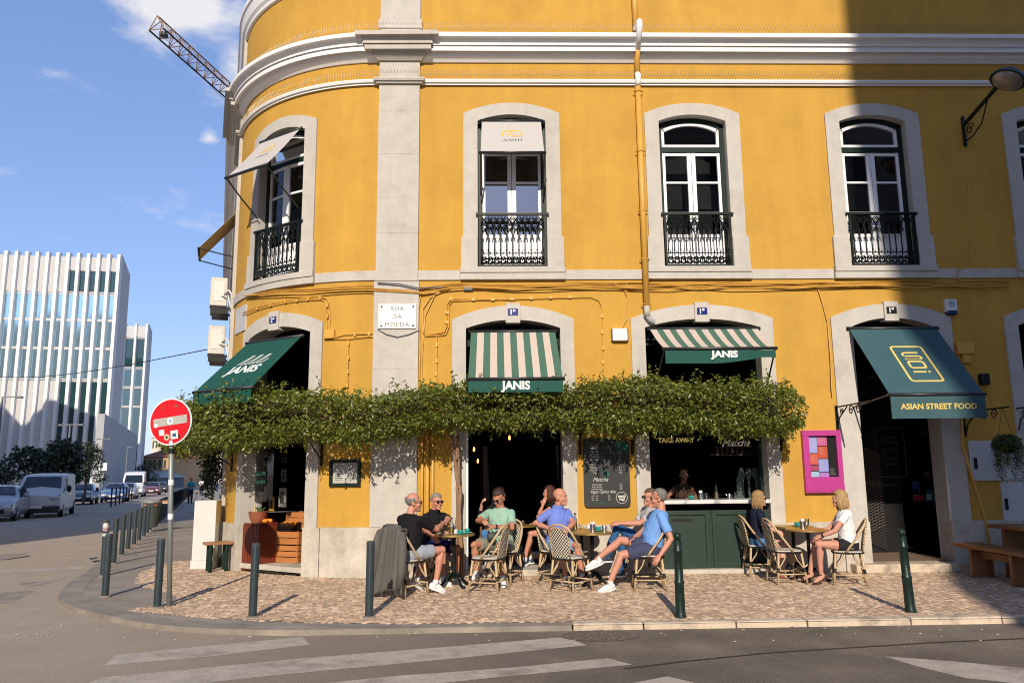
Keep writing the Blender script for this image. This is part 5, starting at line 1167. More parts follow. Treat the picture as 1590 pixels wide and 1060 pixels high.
# ---- modern white office towers with vertical fins
fin_m = mat('white_concrete_fin', (.72, .71, .69), .6, var=.05, vs=.5); pan_m = mat('grey_concrete_panel', (.50, .49, .475), .7, var=.06, vs=.4); blue_gl = mat('sky_blue_glass', (.50, .74, .86), .10, spec=1.0, metal=.85); dk_gl = mat('teal_dark_glass', (.015, .05, .055), .05, spec=1.0)
def tower(name, lab, corner, dirv, width, ztop, bands, nf, z0=-2.0, depth=28, side=None, pitch=None):
    """dirv: unit vector from the street corner along the front away from the street"""
    t_ = thing(name, lab, 'office building', (corner.x, corner.y, 0)); dirv = Vector(dirv).normalized(); nrm = Vector((dirv.y, -dirv.x, 0)); nrm = nrm if nrm.y < 0 else -nrm; sdv = side or SD
    P = lambda a, o, z: Vector((corner.x, corner.y, 0)) + dirv*a + nrm*o + Vector((0, 0, z))
    body = MB(); back = sdv*depth*.42
    A0, A1 = P(0, -1.2, 0), P(width, -1.2, 0); C0, C1 = A0+back, A1+back
    body.hexa([Vector((q.x, q.y, z0)) for q in (A0, A1, C1, C0)] + [Vector((q.x, q.y, ztop-.4)) for q in (A0, A1, C1, C0)]); body.build('core', dk_gl, t_)
    step = width/nf
    for (za, zb, kind, a0, a1) in bands:
        for k in range(nf):
            a = k*step
            if not (a0 <= k < a1): continue
            if kind == 'panel': mb = MB(); mb.hexa([P(a+.02, -.45, za), P(a+step-.02, -.15, za), P(a+step-.02, -1.15, za), P(a+.02, -1.15, za), P(a+.02, -.45, zb), P(a+step-.02, -.15, zb), P(a+step-.02, -1.15, zb), P(a+.02, -1.15, zb)]); mb.build('panel', pan_m, t_)
            elif kind in ('glass', 'dark'):
                mb = MB(); mb.hexa([P(a, -.35, za), P(a+step, -.35, za), P(a+step, -1.1, za), P(a, -1.1, za), P(a, -.35, zb), P(a+step, -.35, zb), P(a+step, -1.1, zb), P(a, -1.1, zb)]); mb.build('pane', blue_gl if kind == 'glass' else dk_gl, t_)
                if 0: mb = MB(); mb.hexa([P(a+.42*step, -.6, za), P(a+.98*step, -.3, za), P(a+.98*step, -.9, za), P(a+.42*step, -.9, za), P(a+.42*step, -.6, zb), P(a+.98*step, -.3, zb), P(a+.98*step, -.9, zb), P(a+.42*step, -.9, zb)])
    f0 = None
    for k in range(nf+1):
        mb = MB(); a = k*step; mb.hexa([P(a-.26, -.6, z0), P(a+.26, -.6, z0), P(a+.34, -.05, z0), P(a-.18, .22, z0), P(a-.26, -.6, ztop), P(a+.26, -.6, ztop), P(a+.34, -.05, ztop), P(a-.18, .22, ztop)]); mb.build('fin', fin_m, t_)
    for zz_ in sorted({b_[0] for b_ in bands} | {b_[1] for b_ in bands})[1:-1]: mb = MB(); mb.hexa([P(.1, -.3, zz_-.09), P(width, -.3, zz_-.09), P(width, -1.15, zz_-.09), P(.1, -1.15, zz_-.09), P(.1, -.3, zz_+.09), P(width, -.3, zz_+.09), P(width, -1.15, zz_+.09), P(.1, -1.15, zz_+.09)]); mb.build('floor_edge', pan_m, t_)
    # street side wall, closed with fins of its own
    n2 = 5
    for k in range(n2):
        q0, q1 = P(-.25, -.6, 0)+sdv*(depth*.42*k/n2), P(-.25, -.6, 0)+sdv*(depth*.42*(k+.9)/n2); e = Vector((sdv.y, -sdv.x, 0))*.5; mb = MB(); mb.hexa([Vector((v.x, v.y, z)) for z in (z0, ztop-.02*k) for v in (q0, q1, q1-e, q0-e)]); mb.build('side_panel', pan_m, t_)
    return t_
c1 = atY(186, 395, 95); zt = c1.z; fdir = Vector((-math.cos(R0(8)), -math.sin(R0(8)), 0))
zy = lambda py, px=110, Y=92: atY(px, py, Y).z
tower('office_tower', 'big white office building with slanted vertical fins and bands of blue glass', Vector((c1.x, c1.y, 0)), fdir, 36, zt, [(zy(447), zt-.5, 'panel', 5, 27), (zy(450), zy(412), 'dark', 0, 5), (zy(412), zt-.5, 'panel', 0, 5), (zy(490), zy(447), 'glass', 0, 27), (zy(535), zy(492), 'glass', 0, 27), (zy(585), zy(537), 'glass', 0, 27), (zy(760), zy(588), 'panel', 5, 27), (zy(760), zy(588), 'dark', 0, 5)], 27)
c2 = atY(229, 503, 150); zy2 = lambda py: atY(212, py, 150).z
tower('office_tower', 'second white finned tower standing farther down the side street', Vector((c2.x, c2.y, 0)), Vector((-1, -.1, 0)), 24, c2.z, [(zy2(523), c2.z-.4, 'panel', 0, 11), (zy2(570), zy2(525), 'dark', 0, 11), (zy2(600), zy2(572), 'glass', 0, 11), (zy2(630), zy2(602), 'glass', 0, 11), (zy2(690), zy2(632), 'glass', 0, 11)], 11, depth=22)
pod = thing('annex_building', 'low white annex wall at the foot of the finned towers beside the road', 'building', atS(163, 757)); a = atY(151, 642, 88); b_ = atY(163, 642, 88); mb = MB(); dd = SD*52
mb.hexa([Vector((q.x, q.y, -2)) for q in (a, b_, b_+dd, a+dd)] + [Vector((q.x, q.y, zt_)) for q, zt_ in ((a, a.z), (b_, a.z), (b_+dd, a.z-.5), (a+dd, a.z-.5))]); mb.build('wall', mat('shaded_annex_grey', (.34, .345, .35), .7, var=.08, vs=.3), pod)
# ---- street trees
def tree(lab, px, py, Y, h, r, n, dark=True, seed=1, squash=.8, name='street_tree'):
    base = atY(px, py, Y); base.z = gz(Y)-.05; t_ = thing(name, lab, 'tree', base, 0, 'street trees before the office building')
    mb = MB(); mb.tube([(0, 0, 0), (.08, .02, h*.25), (.02, .1, h*.5), (.1, .0, h*.8)], [r*.07, r*.055, r*.045, r*.02], 8); mb.build('trunk', mat('tree_bark', (.09, .07, .05), .9, var=.3, vs=8, bump=.5), t_, local=True)
    rs = np.random.RandomState(seed); mb = MB(); pts = []; sz = []
    for k in range(9):
        a = rs.uniform(0, 6.28); c_ = Vector((r*.62*math.cos(a)*rs.uniform(.3, 1), r*.62*math.sin(a)*rs.uniform(.3, 1), h*(.62+rs.uniform(-.2, .28)))); mb.tube([(.05, .05, h*.4), (Vector((.05, .05, h*.45))+c_)/2+Vector((0, 0, .1)), c_], [r*.03, r*.022, r*.01], 5)
        rr = r*rs.uniform(.3, .52)
        for q in range(n//9): d_ = rs.normal(size=3); d_ /= np.linalg.norm(d_); f = rs.uniform(.3, 1)**.5; pts.append((base.x+c_.x+d_[0]*rr*f, base.y+c_.y+d_[1]*rr*f, base.z+c_.z+d_[2]*rr*squash*f)); sz.append(r*rs.uniform(.07, .13))
    mb.build('branches', MATS['tree_bark'], t_, local=True)
    tag(leafmesh('crown', pts, sz, [leafmat('tree_leaf', (.035, .055, .014), .2), leafmat('tree_leaf_dark', (.018, .03, .008), .2), MATS['ivy_dark']], t_, .4, seed, .6), kind='stuff')
tree('wide dark street tree behind the white panel van', 72, 770, 34, 3.9, 2.6, 3600, seed=3)
tree('slim dark street tree right of the wide one beside the office corner', 130, 768, 42, 4.3, 1.5, 1800, seed=4)
tree('dark tree at the left edge of the view', -14, 770, 34, 3.6, 1.5, 1500, seed=8)
tree('dark round tree far along the road before the red-roofed house', 228, 757, 110, 5, 2.6, 900, seed=6)
# ---- street lamps
def lamp_post(lab, px, ytop, ybase, Y, arm_px):
    top = atY(px, ytop, Y); z0 = gz(Y)-.05; t_ = thing('street_lamp', lab, 'street lamp', (top.x, Y, z0), 0, 'grey lamp posts along the side street'); lm = mat('lamp_grey', (.16, .17, .18), .5)
    mb = MB(); mb.tube([(0, 0, 0), (0, 0, top.z-z0)], [.09, .055], 8); mb.build('post', lm, t_, local=True)
    for s in ((-1, 1) if arm_px[0] and arm_px[1] else ((-1,) if arm_px[0] else (1,))):
        w_ = atY(px+s*(arm_px[0] if s < 0 else arm_px[1]), ytop, Y).x-top.x; mb = MB(); mb.box((w_*.5, 0, top.z-z0), (abs(w_), .09, .07)); mb.box((w_*.85, 0, top.z-z0-.03), (abs(w_)*.35, .25, .10)); mb.build('lamp_head', lm, t_, local=True)
lamp_post('double-armed lamp post in front of the white office fins', 109, 659, 745, 45, (17, 21)); lamp_post('single-armed lamp post left of the low white annex', 160, 681, 757, 58, (9, 12)); lamp_post('lamp post at the left edge with its head against the white panels', 4, 616, 760, 34, (0, 30)); lamp_post('thin lamp post before the grey annex wall', 198, 694, 750, 80, (0, 8))
sgn = thing('road_sign', 'small white road sign on a post beside the office corner', 'road sign', atS(157, 772)); c = atS(157, 772)
mb = MB(); mb.tube([(0, 0, 0), (0, 0, 3.2)], .04, 6); mb.build('post', galv, sgn, local=True); mb = MB(); mb.box((0, -.05, 2.9), (.7, .03, .7)); mb.box((-.1, -.05, 2.1), (.5, .03, .4)); mb.build('plate', MATS['sign_white'], sgn, local=True)
# ---- houses at the end of the street and on the hill behind
def house(name, lab, px0, px1, ytop, ybase, Y, col, roofc=None, rows=3, cols=5, depth=14, hip=.0, winc=(.05, .055, .06), roof_py=None):
    a, b_ = atY(px0, ytop, Y), atY(px1, ytop, Y); z0 = min(gz(Y)-.5, atY(px0, ybase, Y).z); zt_ = a.z; m = mat('house_%s' % lab[:14].replace(' ', '_'), col, .85, var=.08, vs=.4)
    t_ = thing(name, lab, 'building', ((a.x+b_.x)/2, Y, z0)); mb = MB(); mb.mm((a.x, Y, z0), (b_.x, Y+depth, zt_)); mb.build('wall', m, t_)
    wv, hv = b_.x-a.x, zt_-z0
    for r in range(rows):
        for k in range(cols):
            x = a.x+wv*(k+.5)/cols; z = z0+hv*(r+.55)/rows; q = MB(); q.box((x, Y-.02, z), (wv/cols*.42, .12, hv/rows*.5)); wn = q.build('window', mat('far_pane', winc, .2), t_)
            q = MB(); q.box((x, Y-.06, z-hv/rows*.28), (wv/cols*.55, .2, .14)); q.build('sill', mat('far_trim', (.5, .47, .42), .8), wn)
    if roofc:
        zr = atY(px0, roof_py, Y).z if roof_py else zt_+wv*.2; q = MB(); e = .5
        q.add([(a.x-e, Y-e, zt_), (b_.x+e, Y-e, zt_), (b_.x+e, Y+depth+e, zt_), (a.x-e, Y+depth+e, zt_), (a.x+wv*.2, Y+depth/2, zr), (b_.x-wv*.2, Y+depth/2, zr)], [(0, 1, 5, 4), (1, 2, 5), (2, 3, 4, 5), (3, 0, 4), (0, 3, 2, 1)]); q.build('roof', mat('tile_%s' % lab[:12].replace(' ', '_'), roofc, .85, var=.2, vs=1.5), t_)
    else: q = MB(); q.mm((a.x-.3, Y-.3, zt_), (b_.x+.3, Y+depth, zt_+.5)); q.build('cornice', MATS['far_trim'] if 'far_trim' in MATS else m, t_)
house('town_house', 'ochre building with a red tiled roof at the end of the side street', 222, 268, 709, 757, 160, (.46, .29, .15), (.30, .085, .05), 2, 6, roof_py=697)
house('town_house', 'yellow and grey corner house behind the sign pole', 270, 293, 698, 760, 175, (.46, .31, .15), None, 4, 4)
house('market_hall', 'low dark-windowed shed with pale eaves below the red-roofed building', 210, 244, 742, 760, 150, (.16, .17, .18), (.36, .37, .38), 1, 6, roof_py=731)
house('town_house', 'small cream house in the gap beside the hanging creeper', 293, 304, 723, 760, 190, (.55, .45, .33), (.3, .3, .32), 2, 2, roof_py=716)
house('town_house', 'pink house front high on the far hillside', 290, 306, 683, 722, 330, (.55, .30, .30), (.35, .12, .08), 3, 4, roof_py=679)
house('town_house', 'white house on the far hillside right of the pink front', 306, 322, 678, 730, 345, (.62, .60, .56), (.32, .12, .08), 4, 3, roof_py=673)
house('town_house', 'pale house on the far hillside next to the creeper', 322, 345, 684, 745, 320, (.60, .55, .48), None, 5, 4)
house('town_house', 'cream house on the far hillside behind the red tiled roof', 236, 262, 680, 720, 350, (.58, .50, .42), (.32, .12, .08), 3, 5, roof_py=676)
house('town_house', 'white low house closing the end of the street', 298, 345, 742, 760, 230, (.6, .56, .5), None, 1, 7)
b = MB(); n = 26; V_ = []; F_ = []
for i in range(n+1):
    x = -420+30*i; 
    for j in range(5): V_.append((x, 360+60*j, -3+ (0, 14, 26, 33, 34)[j]*(.75+.25*math.sin(i*.9)+.12*math.sin(i*2.3)) * max(0, 1-abs(x+120)/420)))
for i in range(n):
    for j in range(4): k = i*5+j; F_.append((k, k+5, k+6, k+1))
b.add(V_, F_); tag(b.build('hill', mat('far_hill', (.10, .12, .06), .9, var=.3, vs=.05)), kind='structure')
tree('dark round tree on the hillside above the street end', 301, 716, 300, 9, 7, 900, seed=12, name='hillside_tree')
# ---- crane jib above the roofs, mast hidden behind the corner building
J0, J1 = atZ(243, 46, 35), atZ(358, 149, 35); jd = (J1-J0); jd.z = 0; jl = jd.length; jd.normalize(); js = Vector((-jd.y, jd.x, 0)); crn = thing('tower_crane', 'rusty lattice crane jib reaching over the roof into the sky', 'crane', J0+jd*30)
cr_m = mat('crane_rust', (.26, .15, .09), .7, var=.3, vs=1.5); cd_m = mat('crane_dark', (.06, .05, .05), .6)
P = lambda a, s, z: Vector((J0.x, J0.y, 35)) + jd*a + js*s + Vector((0, 0, z)); LJ = 34.0
mb = MB(); hw_, hh_ = .62, 1.15
for s in (-hw_, hw_): mb.tube([P(0, s, 0), P(LJ, s, 0)], .075, 5)
mb.build('lower_chord', cd_m, crn); mb = MB(); mb.tube([P(.2, 0, hh_), P(LJ, 0, hh_)], .06, 5); mb.build('upper_chord', cr_m, crn)
mb = MB(); k = 0; stp_ = 1.25
while k*stp_ < LJ-1:
    a = k*stp_
    for s in (-hw_, hw_): mb.tube([P(a, s, 0), P(a+stp_/2, 0, hh_)], .033, 4); mb.tube([P(a+stp_/2, 0, hh_), P(a+stp_, s, 0)], .033, 4)
    mb.tube([P(a, -hw_, 0), P(a, hw_, 0)], .04, 4); mb.tube([P(a, -hw_, 0), P(a+stp_, hw_, 0)], .028, 4); k += 1
mb.tube([P(0, -hw_, 0), P(0, 0, hh_)], .05, 4); mb.tube([P(0, hw_, 0), P(0, 0, hh_)], .05, 4); mb.build('lacing', cr_m, crn)
mb = MB(); mb.box(P(.9, 0, .1), (.5, .5, .25)); mb.build('end_light', cd_m, crn)
mb = MB(); q = P(LJ, 0, 0); 
for sx in (-.8, .8):
    for sy in (-.8, .8): mb.tube([Vector((q.x+sx, q.y+sy, -1)), Vector((q.x+sx, q.y+sy, 37))], .1, 4)
for z in range(0, 36, 2): mb.tube([(q.x-.8, q.y-.8, z), (q.x+.8, q.y-.8, z+2)], .05, 4); mb.tube([(q.x+.8, q.y+.8, z), (q.x-.8, q.y+.8, z+2)], .05, 4)
mb.build('mast', cr_m, crn); mb = MB(); mb.tube([P(1.2, 0, -.1), P(12, .0, -1.1), P(24, 0, -1.3), P(LJ, 0, -.8)], .02, 4); mb.build('rope', cd_m, crn)
# ---- overhead wire and air-conditioning units on the side wall
A_, B_ = S(UC-1.9, 4.35, .05), atY(-60, 575, 34); pts = [A_+(B_-A_)*(k/16)-Vector((0, 0, .55*math.sin(math.pi*k/16))) for k in range(17)]
mb = MB(); mb.tube(pts, .012, 4); tag(mb.build('overhead_wire', M_['black']), 'thin black cable sagging across the sky from the side wall', 'cable')
acm = mat('ac_cream', (.55, .52, .46), .5)
for z, lab, u in ((4.92, 'upper cream air-conditioning unit on the shaded side wall', UC-.95), (4.0, 'lower air-conditioning unit on the shaded side wall, above the green awning', UC-1.3)):
    t_ = thing('air_conditioner', lab, 'air conditioner', S(u, z, .0), 0, 'air-conditioning units on the side wall')
    mb = MB(); fbox(mb, u-.45, u+.42, z, z+.58, .14, .46); mb.build('casing', acm, t_, bevel=.02)
    mb = MB(); fbox(mb, u+.421, u+.427, z+.1, z+.5, .2, .4); mb.build('side_cover', mat('ac_pale', (.62, .6, .55), .5), t_)
    mb = MB(); fbox(mb, u-.4, u-.36, z-.05, z-.005, .0, .46); fbox(mb, u+.34, u+.38, z-.05, z-.005, .0, .46); fbox(mb, u-.4, u+.38, z-.14, z-.055, .1, .42); mb.build('bracket', M_['black'], t_)
    mb = MB(); facetube(mb, [(u+.43, z+.25, .2), (u+.55, z+.3, .12), (u+.6, z+.22, .06), (u+.62, z-.3, .05)], .02, 6); facetube(mb, [(u+.43, z+.2, .25), (u+.56, z+.18, .12), (u+.66, z-.1, .06), (u+.66, z-.5, .05)], .016, 6); mb.build('hose', mat('hose_white', (.55, .55, .52), .5), t_)
# ---- shop awning further down the side wall
t_ = thing('awning', 'dark folding awning far down the side wall above the walkway', 'awning', S(UC-14, 2.6, .1)); mb = MB(); mb.prism([S(UC-10, 2.75, .1), S(UC-10, 2.45, 1.8), S(UC-10, 2.38, 1.8), S(UC-10, 2.68, .1)], S(UC-16, 0, 0)-S(UC-10, 0, 0)); mb.build('canvas', M_['black'], t_)
mb = MB(); mb.tube([S(UC-10, 2.4, 1.8), S(UC-16, 2.4, 1.8)], .04, 5); mb.build('front_bar', mat('white_bar', (.6, .6, .58), .5), t_)
# ================================================================== cafe furniture
cane = mat('pale_cane', (.50, .37, .22), .45, var=.18, vs=14, col2=(.40, .26, .13), c2s=9, c2t=(.55, .7)); bind = mat('black_binding', (.012, .012, .011), .5)
weave = checkmat('woven_back', (.62, .56, .45), (.018, .017, .016), 44, 44, (0, 2)); weave2 = checkmat('woven_seat', (.66, .61, .52), (.42, .37, .30), 70, 70, (0, 1))
SEAT = .455
def make_chair():
    t_ = thing('bistro_chair', 'x', 'chair')
    mb = MB(); P = []
    for k in range(20):
        a = 2*math.pi*k/20; ca_, sa_ = math.cos(a), math.sin(a); P.append((.205*math.copysign(abs(ca_)**.55, ca_), .205*math.copysign(abs(sa_)**.55, sa_)))
    mb.loft([[(x*q, y*q, z) for x, y in P] for q, z in ((.93, SEAT-.03), (1, SEAT-.02), (1, SEAT-.004), (.95, SEAT+.006), (.0, SEAT+.002))]); mb.build('seat', weave2, t_, local=True)
    mb = MB(); mb.tube([(x*1.03, y*1.03, SEAT-.018) for x, y in P], .012, 5, True); mb.build('seat_rim', bind, t_, local=True)
    for sx in (-1, 1):
        for sy in (-1, 1):
            mb = MB(); top = Vector((sx*.165, sy*.165, SEAT-.01)); bot = Vector((sx*.205, sy*.215, 0)); mb.tube([bot, (top+bot)/2, top], [.0155, .0165, .017], 8); lg = mb.build('leg', cane, t_, local=True, smooth=True)
            mb = MB()
            for f in (.40, .47): q = bot.lerp(top, f); mb.tube([q-Vector((0, 0, .014)), q+Vector((0, 0, .014))], .021, 8)
            mb.build('binding', bind, lg, local=True)
    at = lambda sx, sy, f: Vector((sx*.205, sy*.215, 0)).lerp(Vector((sx*.165, sy*.165, SEAT-.01)), f)
    for (a, b_, f) in (((-1, 1), (1, 1), .33), ((-1, -1), (1, -1), .33), ((-1, -1), (-1, 1), .30), ((1, -1), (1, 1), .30)):
        mb = MB(); mb.tube([at(*a, f), at(*b_, f)], .0115, 6); mb.build('stretcher', cane, t_, local=True, smooth=True)
        mb = MB(); m_ = (at(*a, .95)+at(*b_, .95))/2; m_.z = SEAT-.025
        mb.tube([at(*a, .45), at(*a, .45).lerp(m_, .5)+Vector((0, 0, .012)), at(*a, .9).lerp(m_, .62)], .009, 5); mb.tube([at(*b_, .45), at(*b_, .45).lerp(m_, .5)+Vector((0, 0, .012)), at(*b_, .9).lerp(m_, .62)], .009, 5); mb.build('brace', cane, t_, local=True)
    half = [(-.215, .03, SEAT-.01), (-.222, -.03, .53), (-.222, -.10, .62), (-.214, -.165, .71), (-.195, -.215, .79), (-.155, -.25, .855), (-.08, -.27, .89), (0, -.275, .898)]
    mb = MB(); mb.tube(half + [(-x, y, z) for x, y, z in reversed(half[:-1])], .0165, 8); mb.build('back_frame', cane, t_, local=True, smooth=True)
    inn = [(-.15, -.195, SEAT), (-.158, -.21, .56), (-.155, -.235, .70), (-.135, -.255, .79), (-.075, -.268, .84), (0, -.272, .85)]; loop = inn+[(-x, y, z) for x, y, z in reversed(inn[:-1])]
    mb = MB(); mb.tube(loop, .0125, 6); mb.build('inner_frame', cane, t_, local=True, smooth=True)
    mb = MB(); L_ = [Vector(p) for p in inn]; 
    for i in range(len(L_)-1):
        for j in range(6):
            f0, f1 = -1+2*j/6, -1+2*(j+1)/6; dz = lambda f: -.018*(1-f*f)
            a, b_ = L_[i], L_[i+1]; mb.poly([(-a.x*f0, a.y+dz(f0), a.z), (-a.x*f1, a.y+dz(f1), a.z), (-b_.x*f1, b_.y+dz(f1), b_.z), (-b_.x*f0, b_.y+dz(f0), b_.z)])
    pn = mb.build('back_panel', weave, t_, local=True); so = pn.modifiers.new('t', 'SOLIDIFY'); so.thickness = .012
    mb = MB()
    for i in range(1, len(loop)-1):
        for g in (.0, .33, .66): q = Vector(loop[i]).lerp(Vector(loop[i+1]), g) if i < len(loop)-1 else Vector(loop[i]); mb.ell(q, (.0165, .0165, .007), 6, 4)
    mb.build('edge_binding', bind, t_, local=True)
    return t_
ch0 = make_chair(); gC = 'cane bistro chairs on the pavement'
def hd(f): return math.atan2(-f[0], f[1])
CH = {}
for k, (nm, c, f, lab) in enumerate((
    ('c1', (-1.19, -1.72), (.65, .76), 'cane chair with a grey jacket over its back, under the man in black at left'),
    ('c2', (-.08, -1.55), (-.93, .36), 'empty cane chair in front of the man in mint, its back to the right'),
    ('c3', (.15, -.74), (-.45, -.89), 'cane chair under the man in the mint T-shirt'),
    ('c4', (.93, -.78), (.78, -.62), 'cane chair under the man in the blue polo shirt'),
    ('c5', (1.05, -1.62), (.69, .72), 'empty cane chair with its woven back to us at the middle tables'),
    ('c6', (2.15, -1.50), (-.97, .10), 'cane chair under the man in blue T-shirt with crossed legs'),
    ('c7', (2.22, -.66), (-.97, -.2), 'cane chair under the man in grey T-shirt and jeans'),
    ('c8', (4.12, -.30), (1, -.05), 'cane chair under the woman in navy beside the green counter front'),
    ('c9', (4.23, -1.10), (1, .05), 'empty cane chair in front of the woman in navy'),
    ('c10', (5.06, -1.30), (-.93, .36), 'cane chair under the woman in the white T-shirt'),
    ('c11', (-.93, -.55), (.7, -.7), 'mostly hidden cane chair of the man in black with sunglasses'))):
    o = ch0 if k == 0 else dup(ch0, (*c, 0), 0, lab, gC); o.location = (*c, .004); o.rotation_euler = (0, 0, hd(f)); o['label'] = lab; o['group'] = gC; CH[nm] = o
# wooden chair inside the doorway
def wood_chair(c, f, z, lab):
    t_ = thing('wooden_chair', lab, 'chair', (*c, z), hd(f), 'brown wooden chairs inside the doorway'); wm_ = mat('brown_chair_wood', (.20, .085, .03), .5, var=.2, vs=8)
    mb = MB(); mb.box((0, 0, .44), (.40, .40, .03)); mb.build('seat', wm_, t_, local=True, bevel=.01)
    for sx in (-1, 1):
        for sy in (-1, 1): mb = MB(); mb.tube([(sx*.18, sy*.18, 0), (sx*.17, sy*.17, .43 if sy > 0 else .86)], .019, 6); mb.build('leg', wm_, t_, local=True)
    mb = MB(); mb.box((0, -.172, .80), (.34, .025, .12)); mb.box((0, -.172, .62), (.34, .02, .05)); mb.build('backrest', wm_, t_, local=True)
wood_chair((1.0, .64), (-1, -.1), .1, 'brown wooden chair under the woman in cyan shorts inside the doorway')
wood_chair((.0, .82), (.9, -.3), .1, 'brown wooden chair behind the man in the mint T-shirt')
# ---- tables
brass = mat('brass_edge', (.52, .34, .11), .35, metal=.7); ttop = mat('table_top_cream', (.74, .69, .60), .5, var=.06, vs=6); tgold = mat('table_top_gold', (.42, .27, .07), .22, var=.06, vs=6, metal=.25)
def table(c, r, lab, top, rz=0):
    t_ = thing('cafe_table', lab, 'table', (*c, .003), rz, 'round cafe tables'); mb = MB(); mb.lathe([(0, .715), (r-.008, .715), (r-.004, .722), (r-.004, .736), (0, .738)], n=36); mb.build('table_top', top, t_, local=True, smooth='auto')
    mb = MB(); mb.lathe([(r-.006, .712), (r+.003, .714), (r+.003, .737), (r-.006, .739)], n=36); mb.build('edge_band', brass, t_, local=True, smooth='auto')
    mb = MB(); mb.lathe([(.0, .10), (.028, .12), (.036, .16), (.026, .2), (.026, .66), (.05, .70), (.05, .715), (0, .715)], n=12); mb.build('column', M_['iron'], t_, local=True, smooth='auto')
    for k in range(4):
        a = k*math.pi/2+.6; d = Vector((math.cos(a), math.sin(a), 0)); mb = MB(); mb.tube([d*.02+Vector((0, 0, .18)), d*.09+Vector((0, 0, .16)), d*.17+Vector((0, 0, .07)), d*.24+Vector((0, 0, .02)), d*.27+Vector((0, 0, .015))], [.028, .022, .019, .02, .014], 7); mb.ell(d*.26+Vector((0, 0, .02)), (.032, .032, .02), 8, 5); mb.build('foot', M_['iron'], t_, local=True, smooth=True)
    return t_
T1, T2, T3, T4, T5 = (-.58, -1.10), (1.42, -1.08), (1.34, -.42), (4.66, -.33), (4.63, -.98)
table(T1, .30, 'round table of the three men at left, crowded with cups and plates', ttop); table(T2, .30, 'cream round table with a brass edge before the man in blue T-shirt', ttop, .3); table(T3, .30, 'cream round table close to the wall behind the front one', ttop, .8)
table(T4, .31, 'golden round table next to the woman in navy, near the wall', tgold, .2); table(T5, .31, 'golden round table before the woman in the white T-shirt', tgold, .5); table((.42, .52), .28, 'dim small table inside the central doorway', mat('dark_wood_top', (.10, .06, .03), .35))
TZ = .742
teal_c = mat('teal_ceramic', (.02, .30, .28), .25, coat=.4); white_c = mat('white_ceramic', (.70, .70, .68), .25, coat=.3); chrome = mat('brushed_steel', (.55, .55, .56), .25, metal=1); clear = glassmat('tumbler_glass', (.86, .9, .9), 1.0, .10); coffee = mat('coffee', (.06, .025, .01), .3)
def item(name, lab, cat, x, y, z, build, group=None):
    t_ = thing(name, lab, cat, (x, y, z), rnd.uniform(0, 6), group); build(t_); return t_
def cup(t_, m=teal_c):
    mb = MB(); mb.lathe([(0, .0), (.062, .003), (.078, .012), (.076, .015), (.05, .008), (0, .008)], n=20); mb.build('saucer', m, t_, local=True, smooth='auto')
    mb = MB(); mb.lathe([(0, .009), (.024, .01), (.036, .03), (.042, .062), (.039, .062), (.034, .034), (0, .02)], n=18); mb.tube([(.038, 0, .05), (.06, 0, .048), (.06, 0, .028), (.036, 0, .026)], .005, 5); mb.build('cup', m, t_, local=True, smooth='auto')
    mb = MB(); mb.lathe([(0, .05), (.037, .05)], n=14); mb.build('drink', coffee, t_, local=True)
def plate(t_):
    mb = MB(); mb.lathe([(0, 0), (.07, .003), (.105, .016), (.103, .019), (.065, .008), (0, .008)], n=24); mb.build('plate', white_c, t_, local=True, smooth='auto')
    mb = MB(); [mb.ell((rnd.uniform(-.05, .05), rnd.uniform(-.05, .05), .022), (.03, .022, .016), 8, 5) for _ in range(4)]; mb.build('food', mat('food_orange', (.45, .16, .03), .6, col2=(.5, .4, .2), c2s=30), t_, local=True, smooth=True)
def holder(t_):
    mb = MB(); mb.lathe([(0, 0), (.042, 0), (.042, .105), (.039, .105), (.038, .01), (0, .01)], n=18); mb.build('holder', chrome, t_, local=True, smooth='auto')
    mb = MB(); mb.box((0, 0, .08), (.05, .045, .11), .3); mb.box((.005, .0, .09), (.04, .05, .1), .8); mb.build('napkins', white_c, t_, local=True)
def bottle(t_):
    mb = MB(); mb.lathe([(0, 0), (.033, 0), (.035, .01), (.035, .13), (.014, .17), (.014, .215), (0, .215)], n=14); mb.build('bottle', clear, t_, local=True, smooth='auto')
    mb = MB(); mb.lathe([(0, .215), (.016, .215), (.016, .235), (0, .235)], n=10); mb.build('cap', M_['black'], t_, local=True)
    mb = MB(); mb.lathe([(0, .004), (.030, .004), (.030, .10), (0, .10)], n=12); mb.build('liquid', mat('oil', (.25, .16, .04), .2), t_, local=True)
def glass_(t_):
    mb = MB(); mb.lathe([(0, 0), (.027, 0), (.034, .10), (.031, .10), (.025, .008), (0, .008)], n=16); mb.build('tumbler', clear, t_, local=True, smooth='auto')
def pot(t_):
    mb = MB(); mb.lathe([(0, 0), (.036, 0), (.039, .02), (.034, .07), (.028, .085), (0, .09)], n=16); mb.tube([(.034, 0, .065), (.062, 0, .06), (.06, 0, .025), (.036, 0, .02)], .005, 5); mb.tube([(-.032, 0, .05), (-.055, 0, .078)], .008, 6); mb.build('milk_jug', chrome, t_, local=True, smooth='auto')
def salt(t_):
    mb = MB(); mb.lathe([(0, 0), (.022, 0), (.02, .055), (0, .055)], n=12); mb.build('jar', clear, t_, local=True); mb = MB(); mb.lathe([(0, .055), (.022, .055), (.018, .075), (0, .08)], n=12); mb.build('lid', chrome, t_, local=True)
x, y = T1
item('coffee_cup', 'teal cup at the near right of the left table', 'cup', x+.10, y-.14, TZ, cup); item('coffee_cup', 'teal cup at the far right of the left table', 'cup', x+.19, y+.06, TZ, cup); item('coffee_cup', 'white cup beside the napkin holder on the left table', 'cup', x+.02, y-.03, TZ, lambda t: cup(t, white_c))
